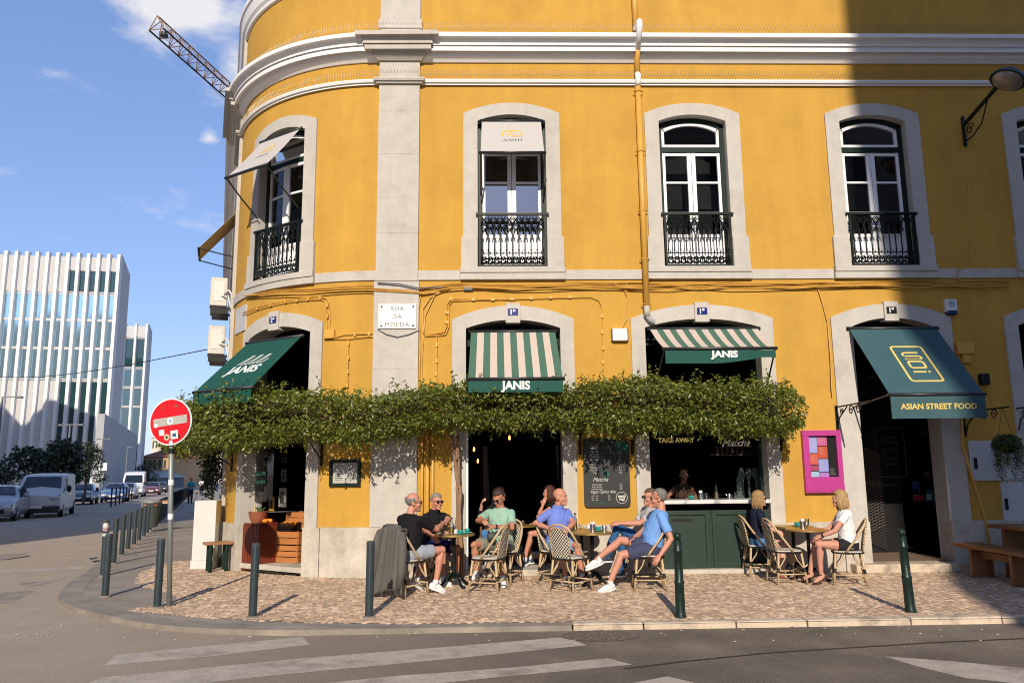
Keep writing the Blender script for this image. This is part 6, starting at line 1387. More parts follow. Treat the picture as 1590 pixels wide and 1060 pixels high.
item('plate', 'white plate with food at the left of the left table', 'plate', x-.13, y-.12, TZ, plate); item('plate', 'white plate with orange food on the far side of the left table', 'plate', x-.1, y+.15, TZ, plate); item('napkin_holder', 'metal napkin holder on the left table', 'napkin holder', x-.02, y+.05, TZ, holder); item('oil_bottle', 'clear bottle on the left table', 'bottle', x-.03, y-.09, TZ, bottle)
item('water_glass', 'dark drink tumbler at the left edge of the left table', 'glass', x-.21, y-.02, TZ, glass_)
x, y = T2
item('napkin_holder', 'metal napkin holder with white napkins on the front middle table', 'napkin holder', x+.03, y+.10, TZ, holder); item('milk_jug', 'small steel jug on the front middle table', 'jug', x+.20, y+.10, TZ, pot); item('coffee_cup', 'teal cup between the napkin holder and the steel jug', 'cup', x+.12, y+.17, TZ, cup)
x, y = T3
item('oil_bottle', 'clear bottle on the middle table near the wall', 'bottle', x-.09, y+.02, TZ, bottle); item('coffee_cup', 'teal cup at the left of the middle table near the wall', 'cup', x-.2, y-.06, TZ, cup); item('salt_jar', 'small jar beside the bottle on the middle table near the wall', 'jar', x-.03, y-.12, TZ, salt); item('coffee_cup', 'white cup at the right of the middle table near the wall', 'cup', x+.12, y-.03, TZ, lambda t: cup(t, white_c))
x, y = T4
item('coffee_cup', 'teal cup on the golden table near the wall', 'cup', x+.02, y-.13, TZ, cup); item('water_glass', 'clear tumbler on the golden table near the wall', 'glass', x+.24, y+.02, TZ, glass_); item('salt_jar', 'small jar on the golden table near the wall', 'jar', x+.09, y-.16, TZ, salt)
x, y = T5
item('napkin_holder', 'metal napkin holder on the front golden table', 'napkin holder', x-.02, y+.12, TZ, holder); item('salt_jar', 'small jar on the front golden table', 'jar', x+.07, y+.2, TZ, salt); item('salt_jar', 'small jar on the dim table inside the doorway', 'jar', .48, .48, TZ, salt)
# on and behind the take-away counter
for px, lab, fn, nm, cat in ((995, 'white and glass jar at the left end of the marble counter', holder, 'napkin_holder', 'napkin holder'), (1088, 'steel cup on the marble counter', holder, 'napkin_holder', 'napkin holder'), (1112, 'clear bottle on the marble counter', bottle, 'oil_bottle', 'bottle'), (1099, 'tumbler beside the steel cup on the marble counter', glass_, 'water_glass', 'glass'), (1132, 'steel jug on the marble counter', pot, 'milk_jug', 'jug'), (1074, 'teal cup on the marble counter', cup, 'coffee_cup', 'cup'), (1145, 'second tumbler to the right on the marble counter', glass_, 'water_glass', 'glass')):
    u = U(px, 768, -.15)[0]; item(nm, lab, cat, u, .14+(.1 if px in (1099, 1145) else 0), cz+.007, fn)
for k, px in enumerate((1155, 1166, 1176)):
    u = U(px, 740, -.5)[0]; mb = MB(); mb.loft([[(u-w_, .6, z), (u+w_, .6, z), (u+w_, .66, z), (u-w_, .66, z)] for w_, z in ((.10, cz), (.09, cz+.3), (.03, cz+.48), (.02, cz+.5))]); tag(mb.build('apron', mat('apron_green', (.06, .09, .085), .8, var=.3, vs=8)), ('left', 'middle', 'right')[k]+' of three grey-green aprons hanging inside the take-away window', 'apron', 'aprons inside the take-away window')
mb = MB(); u0 = U(1130, 700, -.5)[0]
for k in range(9): mb.mm((u0+k*.09, 1.2, cz+.75), (u0+k*.09+.05, 1.26, cz+.75+rnd.uniform(.12, .22)))
mb.mm((u0-.1, 1.15, cz+.72), (u0+.9, 1.3, cz+.748)); tag(mb.build('bottle_shelf', mat('dim_brown', (.05, .035, .02), .6)), 'dim shelf of bottles inside the take-away window', 'shelf')
# hanging filament bulbs inside the doorway
bulb_m = mat('glowing_bulb', (1, .5, .2), .5, emit=((1, .22, .04), 9))
for px, py, lab, Y in ((791, 679, 'glowing orange bulb hanging right of centre in the doorway', .9), (736, 697, 'glowing orange bulb hanging at the upper left of the doorway', 1.6), (742, 715, 'lowest glowing orange bulb at the left of the doorway', 2.1)):
    p = atY(px, py, Y); t_ = thing('pendant_lamp', lab, 'pendant lamp', p, 0, 'filament bulbs in the doorway'); mb = MB(); mb.lathe([(0, -.045), (.016, -.03), (.018, 0), (.01, .03), (0, .04)], n=10); mb.build('bulb', bulb_m, t_, local=True, smooth=True); mb = MB(); mb.tube([(0, 0, .04), (0, 0, 1.2)], .004, 4); mb.build('cord', M_['black'], t_, local=True)

# ================================================================== corner: slatted counter, crates, pot, stool, stone block
redw = mat('red_brown_slats', (.16, .028, .012), .4, var=.25, vs=9, coat=.15, stretch=(1, 1, .15))
A3, B3, C3 = Vector((-4.34, 1.13, 0)), Vector((-3.95, .86, 0)), Vector((-3.70, 1.10, 0)); ctn = thing('slatted_counter', 'dark red slatted wooden counter by the rounded corner doorway', 'counter', (-4.0, 1.1, 0))
D3_, E3 = Vector((-3.85, 1.5, 0)), Vector((-4.4, 1.6, 0)); zt = .79
mb = MB(); ring = [A3, B3, C3, D3_, E3]; cen = sum(ring, Vector())/5; mb.prism([cen+(p-cen)*.96+Vector((0, 0, .01)) for p in ring], (0, 0, zt-.03)); mb.build('carcass', mat('dark_red', (.05, .012, .008), .6), ctn)
mb = MB(); mb.prism([cen+(p-cen)*1.0+Vector((0, 0, zt-.025)) for p in ring], (0, 0, .025)); mb.build('top_board', redw, ctn, bevel=.006)
for (p, q, n) in ((A3, B3, 7), (B3, C3, 9)):
    d = (q-p)/n; no = Vector((d.y, -d.x, 0)).normalized()
    for k in range(n):
        mb = MB(); a, b_ = p+d*(k+.06), p+d*(k+.94); mb.hexa([a+no*.012, b_+no*.012, b_-no*.02, a-no*.02]+[v+Vector((0, 0, zt-.03)) for v in (a+no*.012, b_+no*.012, b_-no*.02, a-no*.02)]); mb.build('slat', redw, ctn, bevel=.004)
cw = mat('crate_wood', (.42, .16, .045), .65, var=.3, vs=7, bump=.2, stretch=(.3, .3, 2))
def crate(c, d, rz, rows, lab):
    t_ = thing('wooden_crate', lab, 'crate', c, rz, 'orange-brown slatted wooden crates'); w_, dp, h_ = d
    for sx in (-1, 1):
        for sy in (-1, 1): mb = MB(); mb.mm((sx*w_/2-sx*.03, sy*dp/2-sy*.03, 0), (sx*w_/2, sy*dp/2, h_)); mb.build('corner_post', cw, t_, local=True)
    for r in range(rows):
        z0_, z1_ = h_*r/rows+.006, h_*(r+1)/rows-.006
        for sy in (-1, 1): mb = MB(); mb.mm((-w_/2, sy*(dp/2+.001), z0_), (w_/2, sy*(dp/2+.014), z1_)); mb.build('slat', cw, t_, local=True, bevel=.003)
        for sx in (-1, 1): mb = MB(); mb.mm((sx*(w_/2+.001), -dp/2, z0_), (sx*(w_/2+.014), dp/2, z1_)); mb.build('slat', cw, t_, local=True)
    mb = MB(); mb.mm((-w_/2, -dp/2, 0), (w_/2, dp/2, .012)); mb.build('bottom', cw, t_, local=True)
rz_c = R0(-24)
cp = atY(449, 880, 1.12)
crate((-3.47, 1.16, .13), (.50, .34, .29), rz_c, 3, 'bottom slatted crate of the stack beside the red counter'); crate((-3.47, 1.16, .43), (.50, .34, .22), rz_c, 2, 'middle slatted crate of the stack, below the black basket'); crate((-3.36, 1.36, .66), (.46, .28, .30), rz_c, 3, 'top slatted crate at the back of the stack in the corner doorway')
t_ = thing('fruit_basket', 'black plastic basket of oranges on the wooden crates', 'basket', (-3.52, 1.10, .66), rz_c); w_, dp, h_ = .30, .24, .13; mb = MB()
for k in range(11):
    x_ = -w_/2+w_*k/10
    for sy in (-1, 1): mb.mm((x_-.005, sy*dp/2-.004, 0), (x_+.005, sy*dp/2+.004, h_))
for z_ in (0.004, .045, .085, h_-.01):
    for sy in (-1, 1): mb.mm((-w_/2, sy*dp/2-.006, z_), (w_/2, sy*dp/2+.006, z_+.012))
    for sx in (-1, 1): mb.mm((sx*w_/2-.006, -dp/2, z_), (sx*w_/2+.006, dp/2, z_+.012))
mb.build('basket', M_['black'], t_, local=True)
orange = mat('orange_peel', (.75, .24, .015), .45, bump=.1, bs=300)
def fruit(c, lab, r=.036): mb = MB(); mb.ell((0, 0, 0), (r, r, r*.95), 12, 8); o = mb.build('orange', orange, smooth=True); o.location = c; tag(o, lab, 'orange', 'oranges at the corner doorway')
M2 = Matrix.Rotation(rz_c, 3, 'Z')
for k in range(10):
    q = M2 @ Vector((-.11+.055*(k % 5), -.05+.09*(k//5), .095+.02*(k % 2))); fruit(Vector((-3.52, 1.10, .66))+q, 'orange inside the black plastic basket')
for k, (dx_, dy_) in enumerate(((.0, 0), (.07, .03), (.05, -.05), (.12, -.01), (.02, .07))): fruit((-3.95+dx_, 1.08+dy_, zt+.036), 'orange lying loose on the red slatted counter beside the pot')
c = Vector((-4.06, 1.12, zt)); t_ = thing('plant_pot', 'wide terracotta pot with a spiky succulent on the red counter', 'plant pot', c); tc_ = mat('terracotta', (.30, .095, .05), .7, var=.15, vs=8)
mb = MB(); mb.lathe([(0, 0), (.10, 0), (.135, .06), (.16, .165), (.17, .185), (.155, .19), (.14, .165), (0, .15)], n=22); mb.build('pot', tc_, t_, local=True, smooth='auto')
mb = MB()
for k in range(16):
    a = k*2.4; d = Vector((math.cos(a), math.sin(a), 0)); L_ = rnd.uniform(.07, .15); s_ = Vector((-d.y, d.x, 0))*.014; b0 = d*.02+Vector((.03, 0, .15)); m_ = b0+d*L_*.4+Vector((0, 0, L_*.7)); tip = b0+d*L_*.8+Vector((0, 0, L_*1.0)); mb.add([b0-s_, b0+s_, m_+s_*1.1, m_-s_*1.1, tip], [(0, 1, 2, 3), (3, 2, 4)])
mb.build('succulent', leafmat('succulent_green', (.14, .22, .09), .2), t_, local=True)
mb = MB(); mb.tube([(-.05, -.02, .15), (-.06, -.03, .25), (-.045, -.03, .33)], [.022, .018, .004], 6); mb.build('shoot', mat('pale_shoot', (.5, .42, .2), .6), t_, local=True)
# stool
t_ = thing('wooden_stool', 'small stool with brown plank top and dark green legs beside the stone block', 'stool', (-4.72, 1.12, 0), R0(28)); tw = mat('stool_wood', (.33, .16, .07), .5, var=.25, vs=6, stretch=(1, 3, 1))
for k in range(2): mb = MB(); mb.box((0, -.082+.164*k, .46), (.46, .158, .04)); mb.build('plank', tw, t_, local=True, bevel=.006)
for sx, sy in ((-1, -1), (1, -1), (-1, 1), (1, 1)): mb = MB(); mb.tube([(sx*.13, sy*.11, 0), (sx*.13, sy*.11, .44)], .036, 8); mb.build('leg', M_['green'], t_, local=True)
t_ = thing('stone_block', 'tall white stone block standing against the building left of the stool', 'stone block', (-5.10, 1.62, 0), R0(8)); mb = MB(); mb.box((0, 0, .65), (.37, .45, 1.02)); mb.build('shaft', mat('whitewashed_stone', (.60, .60, .58), .8, var=.08, vs=4), t_, local=True, bevel=.01); mb = MB(); mb.box((0, 0, .07), (.40, .47, .14)); mb.build('foot', MATS['whitewashed_stone'], t_, local=True, bevel=.006)

# ================================================================== right-hand side: wooden table and bench, brackets, hanging plants, wall lamp
oak = mat('orange_oak', (.24, .105, .035), .5, var=.3, vs=5, bump=.15, bs=30, stretch=(6, .7, .7))
t_ = thing('wooden_bench', 'brown plank bench in the shade at the right edge', 'bench', (7.28, -1.25, 0), R0(0))
for k in range(2): mb = MB(); mb.box((-.10+.2*k, -.03, .445), (.195, 1.62, .055)); mb.build('plank', oak, t_, local=True, bevel=.006)
for y_ in (-.50, .42): mb = MB(); mb.box((0, y_, .21), (.33, .06, .41)); mb.build('leg_panel', oak, t_, local=True, bevel=.005)
mb = MB(); mb.box((0, -.04, .33), (.06, .86, .1)); mb.build('stretcher', oak, t_, local=True)
t_ = thing('wooden_table', 'brown plank table in the shade behind the bench at the right edge', 'table', (7.85, -1.55, 0))
for k in range(3): mb = MB(); mb.box((-.23+.23*k, 0, .735), (.225, 1.7, .05)); mb.build('plank', oak, t_, local=True, bevel=.006)
for y_ in (-.6, .6): mb = MB(); mb.box((0, y_, .35), (.55, .06, .70)); mb.build('leg_panel', oak, t_, local=True, bevel=.005)
def scroll(px, py0, reach, lab):
    u, z = U(px, py0, .02); t_ = thing('scroll_bracket', lab, 'bracket', S(u, z-.35, 0), 0, 'black scroll brackets on the facade'); mb = MB()
    mb.tube([S(u, z+.03, .02), S(u, z-.40, .02)], .017, 6); mb.tube([S(u, z, .02), S(u, z+.0, reach)], .013, 6); mb.tube([S(u, z-.36, .03), S(u, z-.18, .12), S(u, z-.02, .42)], .011, 6); mb.build('arm', M_['iron'], t_)
    mb = MB()
    for c_, r_ in ((.55, .085), (.80, .085), (.22, .06)):
        pts = [S(u, z-.09+ (r_*(1-k*.045))*math.sin(k*.5), c_+(r_*(1-k*.045))*math.cos(k*.5)) for k in range(19)]; mb.tube(pts, .009, 5)
    mb.build('scrolls', M_['iron'], t_); return u, z
scroll(1298, 632, 1.25, 'black scroll bracket left of the dark doorway above the magenta case'); ub, zb = scroll(1496, 640, 1.15, 'black scroll bracket carrying the trailing plant right of the teal awning'); scroll(1577, 634, 1.1, 'black scroll bracket cut by the right edge')
hp = thing('hanging_plant', 'round hanging plant with long trailing stems at the right', 'plant', S(ub+.02, 1.95, .98)); mb = MB(); c = Vector(hp.location)
mb.tube([S(ub, zb, 1.0), c+Vector((-.12, 0, .1))], .004, 4); mb.tube([S(ub, zb, 1.0), c+Vector((.12, 0, .1))], .004, 4); mb.build('cord', M_['iron'], hp); mb = MB(); mb.lathe([(0, -.14), (.08, -.13), (.12, .02), (0, .02)], c, 12); mb.build('pot', M_['black'], hp)
pts, sz = [], []
for _ in range(5200):
    d = ru.normal(size=3); d /= np.linalg.norm(d); k = ru.rand()**.4; pts.append((c.x+d[0]*.20*k, c.y+d[1]*.2*k, c.z+.0+max(-.3, d[2])*.17*k)); sz.append(ru.uniform(.03, .055))
for q in range(90):
    a = ru.uniform(0, 6.28); r_ = ru.uniform(.1, .21); L_ = ru.uniform(.15, .42) * (1.25 if abs(math.cos(a)) > .5 else .8); z_ = 0
    while z_ < L_: pts.append((c.x+r_*math.cos(a)+.015*math.sin(z_*20+q), c.y+r_*math.sin(a), c.z-.05-z_)); sz.append(ru.uniform(.028, .05)); z_ += .014
tag(leafmesh('foliage', pts, sz, [leafmat('trailing_green', (.035, .06, .02), .25), LEAF[2]], hp, .8, 21, .28), kind='stuff')
# wall lamp at the top right
u, z = U(1497, 205, .03); ln = thing('wall_street_lamp', 'black street lamp on a scrolled wall bracket at the upper right', 'street lamp', S(u, z-.3, 0)); tip = atY(1566, 122, -1.55); tz = tip.z; O1 = 1.55
mb = MB(); mb.tube([S(u, z+.28, .03), S(u, z-.26, .03)], .03, 8); mb.tube([S(u, z-.1, .04), S(u+.03, tz-.08, O1-.25)], .024, 8) if False else None
base = S(u, z+.12, .04); end = Vector((tip.x-.10, tip.y+.10, tz-.06)); mb.tube([base, end], .034, 8); mb.build('arm', M_['iron'], ln)
mb = MB(); q0 = base.lerp(end, .72); pts = [S(u, z-.2, .04), S(u, z-.14, .3)]; mb.tube([S(u, z-.18, .04), S(u+.02, z-.16, .22), S(u+.05, z-.02, .45), q0], .012, 6); cs = S(u, z-.02, .2); mb.tube([cs+Vector((0, -.11*(1-k*.05)*math.cos(k*.55), .11*(1-k*.05)*math.sin(k*.55))) for k in range(18)], .011, 5); mb.build('scroll', M_['iron'], ln)
ax = (end-base).normalized(); Mx = ax.to_track_quat('Z', 'Y').to_matrix(); hc = Vector(tip)
tilt = Matrix.Rotation(R0(28), 3, 'Y'); mb = MB(); mb.lathe([(0, .12), (.05, .12), (.14, .11), (.24, .02), (.26, -.04), (.24, -.04), (0, .02)], hc, 20, tilt); mb.build('hood', mat('lamp_hood', (.012, .03, .04), .35), ln, smooth='auto')
mb = MB(); mb.ell(hc+tilt@Vector((0, 0, -.02)), (.225, .225, .14), 18, 10, tilt); mb.build('glass_bowl', mat('dusty_lamp_glass', (.22, .19, .16), .15, spec=.8, var=.3, vs=9), ln, smooth=True)
# ================================================================== people
def bake(mb, voxel, smooth_it=2, disp=0.0):
    """union of overlapping closed forms -> one continuous skin"""
    me = bpy.data.meshes.new('tmp'); me.from_pydata(mb.v, [], mb.f); me.update(); o = bpy.data.objects.new('tmp', me); COL.objects.link(o)
    r = o.modifiers.new('r', 'REMESH'); r.mode = 'VOXEL'; r.voxel_size = voxel
    s = o.modifiers.new('s', 'SMOOTH'); s.factor = .5; s.iterations = smooth_it
    if disp:
        tx = bpy.data.textures.get('folds') or bpy.data.textures.new('folds', 'CLOUDS'); tx.noise_scale = .10; tx.noise_depth = 2
        d = o.modifiers.new('d', 'DISPLACE'); d.texture = tx; d.strength = disp; d.mid_level = .5; d.texture_coords = 'GLOBAL'
    dg = bpy.context.evaluated_depsgraph_get(); nm = bpy.data.meshes.new_from_object(o.evaluated_get(dg)); bpy.data.objects.remove(o); bpy.data.meshes.remove(me)
    nm.polygons.foreach_set('use_smooth', [True]*len(nm.polygons)); return nm
def addmesh(name, me, m, parent):
    me.name = name; me.materials.clear(); me.materials.append(m); o = bpy.data.objects.new(name, me); COL.objects.link(o); o.parent = parent; o.matrix_parent_inverse = wm(parent).inverted(); return o
SKIN = {k: mat('skin_%s' % k, c, .5, spec=.35, var=.10, vs=9, sss=.06) for k, c in dict(pink=(.52, .25, .18), tan=(.42, .19, .115), red=(.50, .23, .155), fair=(.58, .31, .23), olive=(.28, .13, .08)).items()}
LIPS = mat('lips', (.34, .10, .085), .45); EYEW = mat('eye_white', (.6, .58, .55), .3); IRIS = mat('iris', (.03, .03, .03), .2); LENS = mat('sunglass_lens', (.006, .006, .008), .08, spec=.8)
def fabric(name, c, **k): return mat('cloth_'+name, c, .85, spec=.15, var=.10, vs=7, bump=.25, bs=45, **k)
def V(*a): return Vector(a)
def ringpts(c, r, f, hw, hd, n=16): return [c + r*(hw*math.cos(2*math.pi*k/n)) + f*(hd*math.sin(2*math.pi*k/n)) for k in range(n)]
def limb(mb, pts, rs, n=10, inflate=0.0):
    mb.tube(pts, [r+inflate for r in rs], n)
    for p, r in zip(pts, rs): mb.ell(p, r+inflate, 10, 7)
def ortho(d, hint):
    s = d.cross(hint); s = s.normalized() if s.length > 1e-4 else d.orthogonal().normalized(); return s, s.cross(d).normalized()
def hand(mb, w, d, n, thumb, sc=1.0, curl=.5):
    """w wrist, d along the palm, n out of the palm (towards the curl), thumb: side vector"""
    d = d.normalized(); t = (thumb - d*thumb.dot(d)).normalized(); n = d.cross(t).normalized() if n is None else (n - d*n.dot(d)).normalized(); t = (t - n*t.dot(n)).normalized()
    Mx = Matrix((t, d, n)).transposed(); mb.ell(w+d*.048*sc, (.040*sc, .056*sc, .017*sc), 12, 8, Mx); mb.ell(w+d*.02*sc+t*.02*sc, (.022*sc, .035*sc, .017*sc), 10, 6, Mx)
    for k, (off, L_) in enumerate(((.030, .068), (.010, .076), (-.011, .070), (-.030, .055))):
        p = w+d*.085*sc+t*off*sc; a1 = curl*.7+.06*k; a2 = a1+curl*.9; q = p+(d*math.cos(a1)+n*math.sin(a1))*L_*.5*sc; e = q+(d*math.cos(a2)+n*math.sin(a2))*L_*.5*sc
        mb.tube([p-d*.03*sc, p, q, e], [.0098*sc, .0098*sc, .009*sc, .0075*sc], 7); mb.ell(e, .0075*sc, 7, 5)
    p = w+d*.022*sc+t*.034*sc; q = p+(d*.7+t*.62+n*.25).normalized()*.038*sc; e = q+(d*.92+t*.15+n*.35).normalized()*.032*sc; mb.tube([p-t*.015*sc, p, q, e], [.013*sc, .0125*sc, .0105*sc, .0085*sc], 7); mb.ell(e, .0085*sc, 7, 5)

def person(label, seat, f, z0=0.0, lean=0.0, side=0.0, twist=0.0, sc=1.0, hyaw=0.0, hpitch=0.0, head=None, Larm=None, Rarm=None, Lleg=None, Rleg=None, skin='pink', shirt=(.01, .01, .011), sleeve=.75, pants=(.3, .3, .32), hem=.95, long=False, shoes=None, hair='short', hairc=(.05, .03, .02), glasses=False, belly=.0, female=False, stand=False, collar=False, hcurl=.6, name='person', vox=.0085, print_=None, watch=None, noleg=False, sandal=None):
    fw = V(f[0], f[1], 0).normalized(); rt = V(fw.y, -fw.x, 0); up = V(0, 0, 1); base = V(seat[0], seat[1], z0)
    t_ = thing(name, label, 'person', base); hipz = .53*sc if not stand else .93*sc
    sp = (up*math.cos(lean)+fw*math.sin(lean)+rt*math.sin(side)).normalized(); fs = (fw-sp*fw.dot(sp)).normalized()
    fs = (Matrix.Rotation(twist, 3, sp) @ fs); rs_ = fs.cross(sp).normalized()
    pel = base+up*hipz-fw*.02; P = lambda a, o=0.0: pel+sp*a*sc+fs*o*sc
    w = .90 if female else 1.0
    TR = [(-.11, .13, .095, .0), (-.04, .172*(1.04 if female else 1), .125, .0), (.05, .165*(.97 if female else 1)+belly*.3, .12+belly*.5, .02*belly*10*.3), (.15, .150*w+belly*.5, .108+belly, belly*.6), (.26, .160*w+belly*.3, .112+belly*.6, belly*.4), (.36, .180*w, .118, .005), (.43, .172*w, .105, -.005), (.475, .135*w, .082, -.01), (.505, .08, .062, -.008), (.54, .058*w, .058*w, .0), (.57, .055*w, .056*w, .010)]
    def torso(mb, lo, hi, inf):
        R_ = [(a, b_, c, d) for a, b_, c, d in TR if lo-1e-6 <= a <= hi+1e-6]; mb.loft([ringpts(P(a, d), rs_, fs, (b_+inf)*sc, (c+inf)*sc) for a, b_, c, d in R_])
    shl = [P(.43)+rs_*s*.166*w*sc for s in (-1, 1)]   # left, right
    hips = [pel+rt*s*.088*sc-up*.01 for s in (-1, 1)]
    def W_(q, dflt):
        if q is None: return dflt
        if q[0] == 'l': return base+rt*q[1]*sc+fw*q[2]*sc+up*q[3]*sc
        return atY(*q)
    arms = []
    for i, (A, s) in enumerate(((Larm, -1), (Rarm, 1))):
        dl = [shl[i]+rt*s*.05-up*.26*sc+fw*.06, None]
        el = W_(A[0] if A else None, dl[0]); wr = W_(A[1] if A else None, base+up*(hipz+.13)+fw*.33+rt*s*.10)
        # keep bone lengths believable
        d = el-shl[i]; L1 = .285*sc*w**.3; el = shl[i]+d.normalized()*min(max(d.length, .24*sc), .33*sc)
        d = wr-el; wr = el+d.normalized()*min(max(d.length, .20*sc), .275*sc); arms.append((shl[i], el, wr))
    legs = []
    for i, (A, s) in enumerate(((Lleg, -1), (Rleg, 1))):
        if stand: kn_d, an_d = hips[i]-up*.43*sc+fw*.03, hips[i]-up*(.84*sc)-fw*.02
        else: kn_d, an_d = base+rt*s*.14*sc+fw*.40*sc+up*.51*sc, base+rt*s*.13*sc+fw*.40*sc+up*.085
        kn = W_(A[0] if A else None, kn_d); an = W_(A[1] if A else None, an_d); d = kn-hips[i]; kn = hips[i]+d.normalized()*min(max(d.length, .36*sc), .46*sc); d = an-kn; an = kn+d.normalized()*min(max(d.length, .36*sc), .44*sc)
        if an.z < z0+.075: an.z = z0+.075
        toe = W_(A[2], None)-an if A and len(A) > 2 and A[2] else fw.copy(); toe = (toe).normalized(); legs.append((hips[i], kn, an, toe))
    # ---- skin: one continuous body
    b_ = MB(); torso(b_, -.2, .7, -.004)
    if female:
        for s in (-1, 1): b_.ell(P(.30, .085)+rs_*s*.07*sc, (.066*sc, .066*sc, .066*sc), 12, 8)
    for i, (sh, el, wr) in enumerate(arms):
        s = (-1, 1)[i]; limb(b_, [sh, sh.lerp(el, .5), el, el.lerp(wr, .35), wr], [q*sc*w for q in (.058, .049, .040, .041, .026)])
        d = (wr-el).normalized(); th = up*.6-rt*s*.6+fw*.2; hand(b_, wr, (d+fw*.15-up*.12).normalized(), (-up*.7-rt*s*.6), th, .98*sc*w, hcurl)
    for i, (hp_, kn, an, toe) in enumerate(legs):
        if noleg: break
        c1 = kn.lerp(an, .28); back = (c1-kn.lerp(an, .5)); bk = ((hp_-kn).normalized()+(an-kn).normalized()*.0)*.012
        limb(b_, [hp_, hp_.lerp(kn, .45), kn, c1+bk, kn.lerp(an, .6), an], [q*sc*(.95 if female else 1) for q in (.092, .079, .055, .056, .043, .034)])
        lat = toe.cross(up).normalized(); Mx = Matrix((lat, toe, lat.cross(toe))).transposed(); q_ = 1.0 if sandal else .74; nz_ = lat.cross(toe); nz_ = nz_ if nz_.z > 0 else -nz_; b_.ell(an+toe*.06*sc*(.8 if q_ < 1 else 1)-nz_*(.045 if q_ == 1 else .055), (.042*sc*q_, .115*sc*q_, .032*sc*q_), 12, 8, Mx); b_.ell(an-nz_*.03, (.036*sc*q_, .045*sc*q_, .045*sc*q_), 10, 7)
    # head
    nk = P(.565, .008); hf0 = (Matrix.Rotation(hyaw, 3, up) @ fw); hf = (hf0*math.cos(hpitch)+up*math.sin(hpitch)).normalized(); hr = hf.cross(up).normalized(); hu = hr.cross(hf).normalized()
    hc = W_(head, nk+up*.092*sc+hf*.028*sc); d = hc-nk
    if d.length > .13: hc = nk+d.normalized()*.13
    hs = 1.03*sc if not female else .98*sc; H = lambda x, y, z: hc+(hr*x+hf*y+hu*z)*hs; MH = Matrix((hr, hf, hu)).transposed()
    E_ = lambda mb, x, y, z, rx, ry, rz_, nu=14, nv=10: mb.ell(H(x, y, z), (rx*hs, ry*hs, rz_*hs), nu, nv, MH)
    b_.tube([P(.50, -.005), nk, H(0, -.015, -.06)], [.060*sc*w, .055*sc*w, .052*sc*w], 10)
    E_(b_, 0, -.012, .038, .075, .094, .085); E_(b_, 0, .022, -.030, .062, .066, .075); E_(b_, 0, .052, -.088, .036, .038, .032); E_(b_, 0, .083, -.105, .020, .016, .015)
    E_(b_, 0, .076, .022, .052, .020, .016); E_(b_, 0, .098, -.032, .014, .020, .012); E_(b_, 0, .088, -.008, .010, .016, .026); E_(b_, 0, .082, -.068, .026, .014, .014)
    for s in (-1, 1): E_(b_, s*.040, .066, -.032, .022, .022, .024); E_(b_, s*.076, -.012, -.015, .010, .022, .032)
    addmesh('body', bake(b_, vox, 2), SKIN[skin], t_)
    mb = MB(); E_(mb, 0, .0965, -.068, .021, .007, .007, 10, 6); mb.build('lips', LIPS, t_, smooth=True)
    for s in (-1, 1):
        mb = MB(); E_(mb, s*.031, .083, .002, .013, .009, .008, 8, 6); mb.mi = 1; E_(mb, s*.031, .0905, .002, .005, .003, .005, 6, 4); mb.build('eye', [EYEW, IRIS], t_, smooth=True)
        mb = MB(); E_(mb, s*.032, .0915, .021, .020, .006, .004, 8, 5); mb.build('eyebrow', mat('brow_%s' % label[:12].replace(' ', '_'), tuple(q*.8 for q in hairc), .9), t_, smooth=True)
    # hair
    if hair:
        hm = mat('hair_%.2f_%.2f' % (hairc[0], hairc[2]), hairc, .55, spec=.4, var=.35, vs=40, bump=.5, bs=120); src = MB(); src.ell((0, -.014, .04), (.0815, .1005, .0915) if hair == 'long' else (.0785, .0975, .0885), 26, 18); keep = []
        for fc in src.f:
            c = sum((Vector(src.v[i]) for i in fc), Vector())/len(fc); x, y, z = c.x/.08, (c.y+.012)/.10, (c.z-.038)/.09; n_ = math.sin(c.x*160)*.06
            if hair == 'long': ok = z > (.40 if y > .55 else -.9+.9*max(0, y)*1.3)
            elif hair == 'short': ok = z > (.36+n_ if y > .5 else (-.15+n_ if y > -.1 else -.85)) and not (abs(x) > .8 and y > .25 and z < .3)
            elif hair == 'fringe': ok = (-.85 < z < .30+n_ and y < .12) 
            else: ok = z > (.62 if y > .35 else (.0 if y > -.1 else -.85)) and not (abs(x) > .8 and y > .2 and z < .45)
            if ok: keep.append(fc)
        hmb = MB(); idx = {}
        for fc in keep:
            for i in fc: idx.setdefault(i, len(idx))
        vs = [None]*len(idx)
        for i, j in idx.items(): q_ = src.v[i]; g_ = 1+rnd.uniform(-.035, .035); vs[j] = H(q_[0]*g_, (q_[1]+.014)*g_-.014, (q_[2]-.04)*g_+.04)
        hmb.add(vs, [tuple(idx[i] for i in fc) for fc in keep])
        if hair == 'long':
            for k in range(54):
                a = R0(12+336*k/53+90) ; x, y = .074*math.cos(a), .088*math.sin(a)-.012
                if y > .045: continue
                L_ = rnd.uniform(.13, .215); j = rnd.uniform(-.014, .014); p0 = H(x*.95, y, .055); p1 = H(x*1.06+j, y*1.02-.004, -.03); p2 = H(x*1.08+j*1.5, y*1.02-.012, -.09); p3 = H(x*.98+j*2, y*.95-.012, -L_)
                hmb.tube([p0, p1, p2, p3], [.010, .013, .012, .002], 5)
        o = hmb.build('hair', hm, t_, smooth=True); so = o.modifiers.new('t', 'SOLIDIFY'); so.thickness = (.007 if hair == 'long' else .004)*hs; so.offset = 1
        if hair in ('beardless',): pass
